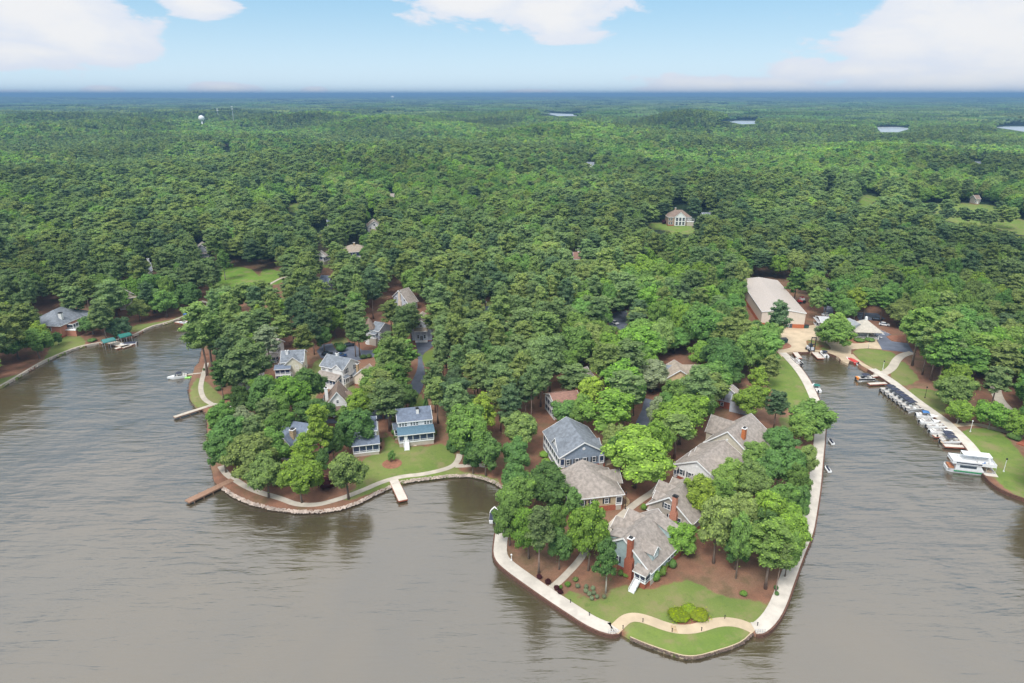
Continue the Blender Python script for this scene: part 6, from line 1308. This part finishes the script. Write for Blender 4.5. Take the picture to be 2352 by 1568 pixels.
# procedural fill of the woods
def fill(rmin, rmax, step, rng, kinds):
    xs = np.arange(-rmax, rmax, step); ys = np.arange(max(60, rmin*.55), rmax, step)
    X, Y = np.meshgrid(xs, ys); X = X.ravel(); Y = Y.ravel()
    X = X+rng.uniform(-.42, .42, X.shape)*step; Y = Y+rng.uniform(-.42, .42, Y.shape)*step
    r = np.hypot(X, Y); u, v, dep = proj(X, Y, 10.0)
    m = (r >= rmin) & (r < rmax) & (dep > 10) & (u > -160) & (u < 2512) & (v < 1650)
    X, Y = X[m], Y[m]
    m = inpoly(X, Y, LP_COARSE)
    X, Y = X[m], Y[m]
    if rmin < 500:
        m = segdist(X, Y, SH) > 4.0; X, Y = X[m], Y[m]
    Z = hgt(X, Y); n = len(X)
    kind = rng.choice(len(kinds), n, p=[k[0] for k in kinds])
    Hs = np.ones(n)
    st = np.sin(X/83+Y/140+1)+np.cos(Y/97-X/160+2)+.8*np.sin(X/310+Y/270)   # stands of pine and stands of hardwood
    pn = [i for i, k in enumerate(kinds) if k[1] == 'pine']; bd = [i for i, k in enumerate(kinds) if k[1] != 'pine']
    k1 = rng.choice(pn, n, p=np.array([kinds[i][0] for i in pn])/sum(kinds[i][0] for i in pn)); k2 = rng.choice(bd, n, p=np.array([kinds[i][0] for i in bd])/sum(kinds[i][0] for i in bd))
    q = rng.uniform(size=n); kind = np.where((st > .5) & (q < .8), k1, np.where((st < -.4) & (q < .8), k2, kind))
    Hs = np.array([k[3] for k in kinds])[kind]*rng.uniform(.70, 1.30, n); Rs = np.array([k[4] for k in kinds])[kind]*rng.uniform(.72, 1.4, n)
    bl = blocked(X, Y, Z, Rs, Hs)
    for (hx, hy, hr) in HOUSE_ZONES: bl |= np.hypot(X-hx, Y-hy) < hr
    for poly, lu, so in LAWNW:
        bl |= inpoly(X, Y, poly)
    for pl in LAKEW: bl |= inpoly(X, Y, pl)
    if rmax > 1500:      # low scrub on the near shores of the far lakes
        for pl in FARLAKE:
            q0 = min(q[0] for q in pl)-3; q1 = max(q[0] for q in pl)+3; l0 = min(q[1] for q in pl); l1 = max(q[1] for q in pl)-1
            u, v, dep = proj(X, Y, Z+Hs); ub, vb, _d = proj(X, Y, Z); c = (u > q0) & (u < q1) & (v < l1) & (vb > l0+2) & ~bl
            Hs = np.where(c, np.clip((vb-l1)/np.maximum(vb-v, .1)*Hs, 1.5, Hs), Hs)
    m = ~bl
    return X[m], Y[m], Z[m], Rs[m], Hs[m], kind[m]
KN = [(.20, 'pine', 'p', 18, 5.2), (.05, 'pine', 'k', 17.5, 5.2), (.12, 'pine', 'o', 18.5, 5.2), (.17, 'broad', 'm', 16, 5.8), (.06, 'broad', 'd', 15, 5.6), (.14, 'broad', 'q', 15.5, 5.8), (.11, 'broad', 'b', 15.5, 5.6), (.02, 'tall', 'y', 16.5, 4.6), (.13, 'broad', 'o', 16, 5.8)]
rf = np.random.default_rng(5)
X, Y, Z, Rs, Hs, K = fill(95, 470, 5.6, rf, KN)
hp = np.array([(t[0], t[1], t[2]) for t in TREES])
okk = np.ones(len(X), bool)
for i in range(len(X)):
    d = np.hypot(hp[:, 0]-X[i], hp[:, 1]-Y[i]); okk[i] = (d > (hp[:, 2]+Rs[i])*.58).all()
acc = []
for i in np.argsort(np.hypot(X, Y)):
    if okk[i]:
        if acc and (np.hypot(X[acc]-X[i], Y[acc]-Y[i]) < (Rs[acc]+Rs[i])*.54).any(): okk[i] = False
        else: acc.append(i)
X, Y, Z, Rs, Hs, K = [a[okk] for a in (X, Y, Z, Rs, Hs, K)]
order = np.argsort(np.hypot(X, Y)); nfree = max(0, 300-len(TREES))
uu, vv, dd = proj(X, Y, Z+Hs*.7)
order = [i for i in order if -20 < uu[i] < 2372 and vv[i] < 1600]
near = order[:nfree]; nearset = set(near)
for i in near: place_tree(float(X[i]), float(Y[i]), float(Rs[i]), float(Hs[i]), KN[K[i]][1], KN[K[i]][2])
print('TREES', len(TREES), 'hand', len(HAND), 'far limit', float(np.hypot(X[near[-1]], Y[near[-1]])) if near else None)
rest = np.array([i for i in range(len(X)) if i not in nearset])

# ------------------------------------------------------------------ woods as masses: points carrying whole trees
def joined(kind, var, c):
    """a whole tree (crown + trunk) as one mesh for the woods; kept out of the scene, only the woods use it"""
    cm_, tm, Hn, Rn = KIND[kind][var]
    o = bpy.data.objects.new('wood_tree', cm_.copy()); me = o.data; me.materials.clear(); me.materials.append(FM[c])
    return o
def gn_mass(name, pts, srcs, idx, rot, scl, label, cat):
    me = bpy.data.meshes.new(name); me.from_pydata([tuple(p) for p in pts], [], [])
    for nm, arr, ty in (('pick', idx, 'INT'), ('turn', rot, 'FLOAT')):
        a = me.attributes.new(nm, ty, 'POINT'); a.data.foreach_set('value', np.asarray(arr, np.int32 if ty == 'INT' else np.float32))
    a = me.attributes.new('size', 'FLOAT_VECTOR', 'POINT'); a.data.foreach_set('vector', np.asarray(scl, np.float32).ravel())
    o = bpy.data.objects.new(name, me); COL.objects.link(o)
    c = bpy.data.collections.new(name+'_kinds')
    for i, s_ in enumerate(srcs): s_.name = '%03d_wood_tree' % i; c.objects.link(s_)
    ng = bpy.data.node_groups.new(name, 'GeometryNodeTree')
    ng.interface.new_socket('Geometry', in_out='INPUT', socket_type='NodeSocketGeometry'); ng.interface.new_socket('Geometry', in_out='OUTPUT', socket_type='NodeSocketGeometry')
    A = ng.nodes.new; gi, go, iop, ci = A('NodeGroupInput'), A('NodeGroupOutput'), A('GeometryNodeInstanceOnPoints'), A('GeometryNodeCollectionInfo')
    ci.inputs['Collection'].default_value = c; ci.inputs['Separate Children'].default_value = True; ci.inputs['Reset Children'].default_value = True
    def attr(nm, ty):
        n = A('GeometryNodeInputNamedAttribute'); n.data_type = ty; n.inputs[0].default_value = nm; return n.outputs[0]
    cx = A('ShaderNodeCombineXYZ'); L = ng.links.new
    mp_ = A('GeometryNodeMeshToPoints'); L(gi.outputs[0], mp_.inputs[0])
    L(mp_.outputs[0], iop.inputs['Points']); L(ci.outputs[0], iop.inputs['Instance']); iop.inputs['Pick Instance'].default_value = True
    L(attr('pick', 'INT'), iop.inputs['Instance Index']); L(attr('turn', 'FLOAT'), cx.inputs[2]); L(cx.outputs[0], iop.inputs['Rotation']); L(attr('size', 'FLOAT_VECTOR'), iop.inputs['Scale'])
    L(iop.outputs[0], go.inputs[0])
    md = o.modifiers.new('trees', 'NODES'); md.node_group = ng
    return tag(o, label, cat, kind='stuff')
srcs = []; table = {}
for ki, (p_, kind, c, H_, R__) in enumerate(KN):
    table[ki] = []
    nv = len(KIND[kind])
    for v in range(min(nv, 3)):
        table[ki].append((len(srcs), KIND[kind][v][2], KIND[kind][v][3])); srcs.append(joined(kind, v, c))
def mass_args(X, Y, Z, Rs, Hs, K, tab, rng):
    idx = []; sc = []
    for i in range(len(X)):
        s_ = tab[int(K[i])]; s_ = s_[rng.integers(len(s_))]; idx.append(s_[0]); sc.append((Rs[i]/s_[2], Rs[i]/s_[2], Hs[i]/s_[1]))
    return idx, rng.uniform(0, 6.28, len(X)), sc
X2, Y2, Z2, R2, H2, K2 = fill(470, 1000, 8.2, rf, KN); R2 = R2*1.16
fw = [G(*q) for q in TG([(1640, 985), (1690, 990), (1780, 1020), (1800, 960), (1830, 1025), (1905, 1035), (1935, 1030), (2010, 1050), (2040, 1045), (2075, 1060), (2110, 1050), (2180, 1035), (2210, 1045), (2240, 1050), (1190, 880), (1100, 850), (1060, 830), (1450, 860), (1850, 930), (1130, 870), (2160, 1000)])]
X2, Y2, Z2 = [np.concatenate([a, np.array([p[i] for p in fw])]) for i, a in enumerate((X2, Y2, Z2))]
R2, H2, K2 = np.concatenate([R2, rf.uniform(4, 6, len(fw))]), np.concatenate([H2, rf.uniform(13, 17, len(fw))]), np.concatenate([K2, rf.integers(0, 3, len(fw))])
XX = [np.concatenate([a[rest], b]) for a, b in ((X, X2), (Y, Y2), (Z, Z2), (Rs, R2), (Hs, H2), (K, K2))]
ia, ra, sa = mass_args(*XX, table, rf)
gn_mass('woods', np.column_stack([XX[0], XX[1], XX[2]-.2]), srcs, ia, ra, sa, 'dense mixed pine and broadleaf woods beyond the village', 'woods')
print('mid woods', len(ia))
# simpler trees for the distance
def low_tree(kind, c, seed):
    rng = np.random.default_rng(seed)
    if kind == 'pine': me = fol_mesh('wood_crown', pine_lobes(rng, 22, 4.2, 8, 9)[::2], 7, .55, rng, up=.6, flat=.1, core=.96, whole=9)
    else: me = fol_mesh('wood_crown', broad_lobes(rng, 15, 5.2, 2.5, n=12, sub=1), 7, .6, rng, up=.4, core=.96, whole=5)
    me.materials.clear(); me.materials.append(FM[c]); return bpy.data.objects.new('wood_tree', me)
srcs2 = []; tab2 = {}
for ki, (p_, kind, c, H_, R__) in enumerate(KN):
    tab2[ki] = []
    for v in range(2):
        tab2[ki].append((len(srcs2), 22 if kind == 'pine' else 15, 4.2 if kind == 'pine' else 5.2)); srcs2.append(low_tree(kind, c, ki*10+v))
X3, Y3, Z3, R3, H3, K3 = fill(1000, 2600, 9.6, rf, KN)
ia, ra, sa = mass_args(X3, Y3, Z3, R3*1.35, H3, K3, tab2, rf)
gn_mass('far_woods', np.column_stack([X3, Y3, Z3-.2]), srcs2, ia, ra, sa, 'rolling forest canopy stretching away toward the horizon', 'woods')
print('far woods', len(ia))
# whole groves for the last kilometres
def grove(seed, size=90.0):
    rng = np.random.default_rng(seed); lob = []
    st = 9.5; k = int(size/st)
    for i in range(k):
        for j in range(k):
            x = (i-k/2+rng.uniform(0, 1))*st; y = (j-k/2+rng.uniform(0, 1))*st; r = rng.uniform(4, 7); h = rng.uniform(12, 20)
            lob.append((x, y, h-r*.6, r, r, r*.7))
            for q in range(2): lob.append((x+rng.uniform(-3, 3), y+rng.uniform(-3, 3), h-r*.3, r*.5, r*.5, r*.4))
    me = fol_mesh('grove', lob, .35, 1.2, rng, core=1.0, up=.8); me.materials.clear(); me.materials.append(FM[['p', 'k', 'm', 'o', 'd'][seed % 5]]); return bpy.data.objects.new('grove', me)
gs = [grove(s_) for s_ in range(6)]
def fill_g(rmin, rmax, step):
    xs = np.arange(-rmax, rmax, step); X, Y = np.meshgrid(xs, np.arange(rmin*.6, rmax, step)); X = X.ravel()+rf.uniform(-.3, .3, X.size)*step; Y = Y.ravel()+rf.uniform(-.3, .3, Y.size)*step
    r = np.hypot(X, Y); u, v, dep = proj(X, Y, 10.0); m = (r >= rmin) & (r < rmax) & (u > -250) & (u < 2600); X, Y = X[m], Y[m]; Z = hgt(X, Y)
    bl = blocked(X, Y, Z, np.full(X.shape, 35.0), np.full(X.shape, 18.0)); 
    for pl in LAKEW: bl |= inpoly(X, Y, pl) | (segdist(X, Y, pl, True) < 45)
    for pl in FARLAKE:
        u, v, dep = proj(X, Y, Z+17); u2, v2, dep = proj(X, Y, Z); bl |= (u > min(q[0] for q in pl)-6) & (u < max(q[0] for q in pl)+6) & (v < max(q[1] for q in pl)) & (v2 > min(q[1] for q in pl)+1)
    return X[~bl], Y[~bl], Z[~bl]
Xa, Ya, Za = fill_g(2600, 5200, 72); Xb, Yb, Zb = fill_g(5200, 14000, 170)
Xc, Yc, Zc = fill_g(14000, 36000, 520)
Xg, Yg, Zg = np.concatenate([Xa, Xb, Xc]), np.concatenate([Ya, Yb, Yc]), np.concatenate([Za, Zb, Zc]); s2 = np.concatenate([np.ones(len(Xa)), np.full(len(Xb), 2.3), np.full(len(Xc), 6.5)])
tone_pick = (np.sin(Xg/700+1)*np.cos(Yg/900)+rf.normal(size=len(Xg))*.5 > 0).astype(int)
gn_mass('distant_forest', np.column_stack([Xg, Yg, Zg-1]), gs, (rf.integers(0, 3, len(Xg))*2+tone_pick) % 6, rf.uniform(0, 6.28, len(Xg)), np.column_stack([s2, s2, rf.uniform(.8, 1.3, len(Xg))]), 'hazy blue forest reaching the skyline', 'woods')
print('groves', len(Xg))
# ================================================================== shrubs
FM['r'] = fol_mat('leaves_r', (.085, .028, .030), hue=.02)
FM['l'] = fol_mat('leaves_l', (.27, .36, .03), hue=.02)
def sh(t, x, y, w, h, c, label, group='garden shrubs', cat='shrub', name='shrub', k=.2547):
    a, b = t([(x, y)])[0]; return shrub(a, b, w*k, h, c, label, cat, group, name=name)
sh(T5, 1555, 1240, 100, 2.4, 'b', 'biggest clipped globe bush at the porch corner of the teal house', name='globe_bush'); sh(T5, 1610, 1190, 95, 2.2, 'b', 'clipped bush behind the biggest globe at the teal house', name='globe_bush'); sh(T5, 1640, 1125, 80, 2.0, 'b', 'clipped bush under the side wall of the teal house', name='globe_bush'); sh(T5, 1712, 1120, 90, 1.8, 'm', 'dark bush below the round tree right of the teal house', name='globe_bush')
for i, (x, y) in enumerate(((1352, 1200), (1384, 1212), (1416, 1228), (1447, 1248), (1482, 1270))): sh(T5, x, y, 38, .9, 'o', 'small clipped ball, %s from the red chimney in the row of five' % names[i], 'row of clipped balls', name='clipped_ball')
sh(T5, 1300, 1200, 90, 1.1, 'b', 'loose bright bush left of the red chimney'); sh(T5, 1245, 1190, 60, 1.2, 'q', 'loose bush behind the slender tree by the teal house')
G_ = 'grey-green grass clumps'
for (x, y, w, lb_) in ((932, 1345, 52, 'left'), (936, 1308, 46, 'top left'), (996, 1322, 48, 'top right'), (964, 1372, 52, 'middle'), (1002, 1364, 48, 'right of middle'), (986, 1412, 46, 'bottom'), (1032, 1398, 42, 'lower right'), (1097, 1398, 42, 'far right, by the slender trunk')): sh(T5, x, y, w, .9, 'g', 'grey-green rounded clump in the lawn bed, '+lb_, G_, name='grass_clump')
sh(T5, 770, 1288, 60, 1.0, 'b', 'bright round bush right of the straight path'); 
for (x, y, w, lb_) in ((668, 1318, 62, 'upper one where the straight path meets the promenade'), (700, 1355, 56, 'lower one beside the path foot'), (512, 1218, 60, 'upper left, near the promenade trees'), (590, 1262, 66, 'left of the path foot')): sh(T5, x, y, w, .9, 'r', 'dark red shrub, '+lb_, 'dark red shrubs', name='red_shrub')
sh(T5, 840, 1240, 60, .8, 'o', 'dry tufted bush above the bright round bush'); sh(T5, 860, 1300, 50, .8, 'g', 'small tuft between bush and lawn bed'); sh(T5, 705, 1310, 36, .8, 'b', 'small green bush between the red shrubs')
sh(TB, 1275, 752, 180, .9, 'l', 'left half of the yellow-green juniper mound on the lawn', 'juniper mound', k=.331, name='juniper'); sh(TB, 1345, 712, 130, .8, 'l', 'upper middle part of the yellow-green juniper mound', 'juniper mound', k=.331, name='juniper'); sh(TB, 1410, 745, 165, .85, 'l', 'right half of the yellow-green juniper mound on the lawn', 'juniper mound', k=.331, name='juniper'); sh(TB, 1245, 735, 110, .75, 'l', 'outermost left lobe of the juniper mound', 'juniper mound', k=.331, name='juniper')
sh(TB, 1720, 600, 60, .9, 'b', 'small bright bush on the straw under the lower right trees', k=.331); sh(TB, 1950, 600, 36, .8, 'd', 'dark little bush by the channel promenade', k=.331); sh(TB, 1945, 560, 36, .8, 'd', 'dark low bush just above the little one at the promenade', k=.331)
sh(T3, 1310, 1100, 190, 2.6, 'r', 'large maroon weeping shrub under the shore trees', 'dark red shrubs', name='red_shrub'); sh(T3, 880, 1080, 100, 2.0, 'd', 'dark bush in the shade between two big shore crowns')
sh(T4, 905, 1175, 100, 1.3, 'b', 'bright hedge block beside the blue-grey house, upper', name='hedge_block'); sh(T4, 925, 1240, 110, 1.3, 'b', 'bright hedge block beside the blue-grey house, lower', name='hedge_block'); sh(T4, 1442, 1195, 66, 1.6, 'b', 'bright globe at the right corner of the blue-grey house', name='globe_bush'); sh(T4, 1330, 1218, 90, .8, 'b', 'low hedge along the blue-grey house brick base', name='hedge_block')
sh(T5, 1455, 598, 66, 1.4, 'b', 'bright bush left of the taupe house'); sh(T5, 1080, 565, 30, .9, 'o', 'brownish tuft beside the red chair'); sh(T5, 1040, 590, 40, .8, 'o', 'brownish tuft in front of the tan house')
for i, (x, y, w, lb_) in enumerate(((225, 1040, 175, 'large rounded bush left of the porch'), (275, 1160, 140, 'bush below the large left one'), (385, 1265, 110, 'bush left of the porch stairs foot'), (410, 1180, 110, 'bush between porch and stairs'), (750, 1180, 185, 'long low bush right of the stairs'), (905, 1285, 190, 'biggest ball bush right of the stairs'), (965, 1200, 110, 'upright bush behind the biggest ball'), (1048, 1175, 100, 'first clipped ball of the right row'), (1132, 1160, 85, 'second clipped ball of the right row'), (1206, 1145, 80, 'third clipped ball of the right row'), (1302, 1150, 95, 'fourth clipped ball of the right row'), (1345, 1050, 140, 'bush at the right porch corner'), (205, 880, 140, 'bush by the left wall'), (205, 680, 150, 'bush at the back left corner'))):
    sh(TW, x, y, w, 1.5, 'o' if i % 3 else 'q', lb_+' at the waterfront house', 'bushes round the waterfront house', k=.084)
for (x, y, lb_) in ((1265, 1475, 'left'), (1298, 1472, 'middle'), (1318, 1458, 'right')): sh(T2, x, y, 24, .8, 'r', 'small maroon bush, %s one of three near the white garden chairs' % lb_, 'maroon bushes near the chairs', name='red_shrub')
sh(T2, 1320, 1400, 22, 1.2, 'd', 'dark bush along the side wall of the blue roofed house'); sh(T2, 1160, 645, 70, 1.4, 'd', 'dark hedge on the straw beside the asphalt court, left part'); sh(T2, 1212, 638, 60, 1.4, 'd', 'dark hedge on the straw beside the asphalt court, right part'); sh(T2, 960, 580, 110, 2.6, 'd', 'dark green bush island in the asphalt court'); sh(T2, 915, 528, 44, 1.0, 'd', 'low hedge behind the asphalt court, left'); sh(T2, 960, 522, 50, 1.0, 'd', 'low hedge behind the asphalt court, right')
sh(T2, 1380, 450, 120, 1.8, 'd', 'dark hedge in front of the turret house'); sh(T2, 1440, 385, 60, 1.8, 'd', 'bush at the right side of the turret house'); sh(T2, 1735, 445, 80, 1.6, 'd', 'clipped bush right of the white entrance porch'); sh(T2, 1778, 480, 60, 1.2, 'r', 'maroon bush where the lane ends', 'dark red shrubs', name='red_shrub')
sh(T2, 860, 885, 90, 1.6, 'd', 'dark bush before the white porch house'); sh(T2, 990, 850, 80, 1.4, 'm', 'hedge along the right side of the white porch house'); sh(T2, 925, 860, 30, 2.6, 'q', 'small upright bush in front of the white porch house')
sh(T7, 1400, 842, 110, 1.1, 'm', 'low hedge in front of the pavilion, left part'); sh(T7, 1490, 838, 100, 1.1, 'm', 'low hedge in front of the pavilion, right part')
sh(T8, 2240, 780, 90, 1.6, 'm', 'low bush by the small terrace on the right'); sh(T8, 2290, 800, 70, 1.4, 'd', 'darker bush at the terrace edge on the right'); sh(T1, 1840, 1225, 24, .9, 'd', 'small bush where the slim jetty meets the bank'); sh(T1, 1970, 1400, 70, 1.2, 'd', 'dark bush on the west bank lawn'); sh(T1, 2010, 1370, 60, 1.2, 'd', 'second dark bush on the west bank lawn'); sh(T1, 2050, 1480, 90, 1.4, 'm', 'broad bush near the foot of the west bank path')
sh(TC, 1635, 255, 46, 3.0, 'r', 'maroon bush on the lodge lawn', 'dark red shrubs', name='red_shrub'); sh(TC, 1865, 245, 46, 3.0, 'b', 'bright bush at the right end of the lodge'); sh(T1, 1040, 935, 20, 1.2, 'm', 'small bush at the west dock shore'); sh(T1, 830, 960, 90, 1.0, 'm', 'low garden plants on the west shore lawn'); sh(TC, 1230, 1035, 110, 3.0, 'd', 'dark rounded bush above the small drive in the central trees')
t_ = tree_top(899, 1036, 17, 'low', 'm', H=3.4, label='tiny young tree in its round mulch bed on the open lawn')
# small terrace on the right
sheet('brick_terrace', W2(T8([(2280, 830), (2351, 800), (2480, 800), (2480, 900), (2351, 850)])), LAND-.2, LAND+.4, brick, 'small red brick terrace at the right edge', 'terrace')

# ------------------------------------------------------------------ a label of its own for every tree
LM = [(1460, 1260, 'the teal house'), (1545, 1160, 'the taupe house'), (1630, 1080, 'the white house'), (1700, 1000, 'the beige house'), (1685, 920, 'the brick house'), (1570, 860, 'the peach house'), (1315, 1010, 'the blue-grey house'), (1350, 1110, 'the tan house'),
      (955, 985, 'the waterfront house'), (855, 1000, 'the blue roofed house'), (680, 985, 'the cream gabled house'), (775, 925, 'the steep roofed house'), (780, 845, 'the white porch house'), (675, 835, 'the gallery house'), (840, 855, 'the tan cottage'), (925, 690, 'the grey clapboard house'), (870, 750, 'the turret house'), (970, 750, 'the lane end house'),
      (1120, 708, 'the dark roofed house'), (1345, 855, 'the lilac gabled house'), (1280, 920, 'the red roofed house'), (1780, 690, 'the boat warehouse'), (1990, 760, 'the pavilion'), (1890, 735, 'the service shed'), (137, 735, 'the lake house'), (330, 612, 'the shore hill house'), (290, 675, 'the tree-framed house'), (740, 640, 'the blue lane house'),
      (810, 575, 'the screened porch house'), (1324, 585, 'the brown roofed cottage'), (1560, 495, 'the lodge'), (1140, 1235, 'the west promenade bend'), (1640, 1400, 'the lawn tip'), (455, 885, 'the slim jetty'), (475, 1125, 'the brown pier'), (915, 1120, 'the white pier'), (270, 790, 'the green boat canopies'), (435, 735, 'the blue boat canopy'),
      (1480, 960, 'the asphalt drive'), (970, 860, 'the village lane'), (1830, 870, 'the green strip'), (2050, 860, 'the marina promenade'), (2230, 1080, 'the party boat'), (2240, 890, 'the right hand pines path'), (545, 640, 'the lime green lawn'), (1415, 740, 'the small central drive'), (1880, 1150, 'the channel promenade'), (2040, 780, 'the marina drive')]
KW = {'broad': 'rounded broadleaf tree', 'tall': 'tall narrow leafy tree', 'pine': 'pine', 'low': 'low spreading tree', 'cone': 'cone-shaped evergreen'}
CW = {'b': 'bright green', 'y': 'yellow-green', 'm': 'mid-green', 'd': 'dark green', 'o': 'olive', 'p': 'grey-olive', 'k': 'very dark', 'g': 'pale grey-green', 'u': 'cool green', 'q': 'fresh green'}
RK = ['', 'second ', 'third ', 'fourth ', 'fifth ', 'sixth ', 'seventh ', 'eighth ', 'ninth ', 'tenth ']
groups = {}
for T_ in TREES:
    x, y, Rr, H, kind, c, u, v, e = T_
    if e['label']: continue
    ds = sorted((math.hypot(u-a, (v-b)*1.3), a, b, nm) for a, b, nm in LM); d0, a, b, nm = ds[0]
    dx, dy = u-a, (v-b)*1.3
    rel = ('right of ' if dx > 0 else 'left of ') if abs(dx) > abs(dy) else ('in front of ' if dy > 0 else 'behind ')
    groups.setdefault((kind, c, rel, nm), []).append((d0, e))
for (kind, c, rel, nm), lst in groups.items():
    lst.sort(key=lambda q: q[0])
    for i, (d, e) in enumerate(lst):
        if len(lst) == 1: e['label'] = '%s %s %s%s' % (CW[c], KW[kind], rel, nm)
        else: e['label'] = '%s %s %s%s, %snearest' % (CW[c], KW[kind], rel, nm, RK[min(i, 9)])
        e['group'] = 'pines among the houses' if kind == 'pine' else 'leafy trees among the houses'
# ------------------------------------------------------------------ air
hm = bpy.data.materials.new('haze_air'); hm.use_nodes = True; ht = hm.node_tree
for n in list(ht.nodes): ht.nodes.remove(n)
pv = ht.nodes.new('ShaderNodeVolumePrincipled'); ho = ht.nodes.new('ShaderNodeOutputMaterial'); ht.links.new(pv.outputs[0], ho.inputs['Volume'])
pv.inputs['Color'].default_value = (.20, .37, .60, 1); pv.inputs['Density'].default_value = .00016; pv.inputs['Anisotropy'].default_value = .0
o = MB().box(-46000, 46000, -1500, 47500, -3, 135).build('haze', hm); tag(o, 'thin blue summer haze over the land', 'haze', kind='stuff')
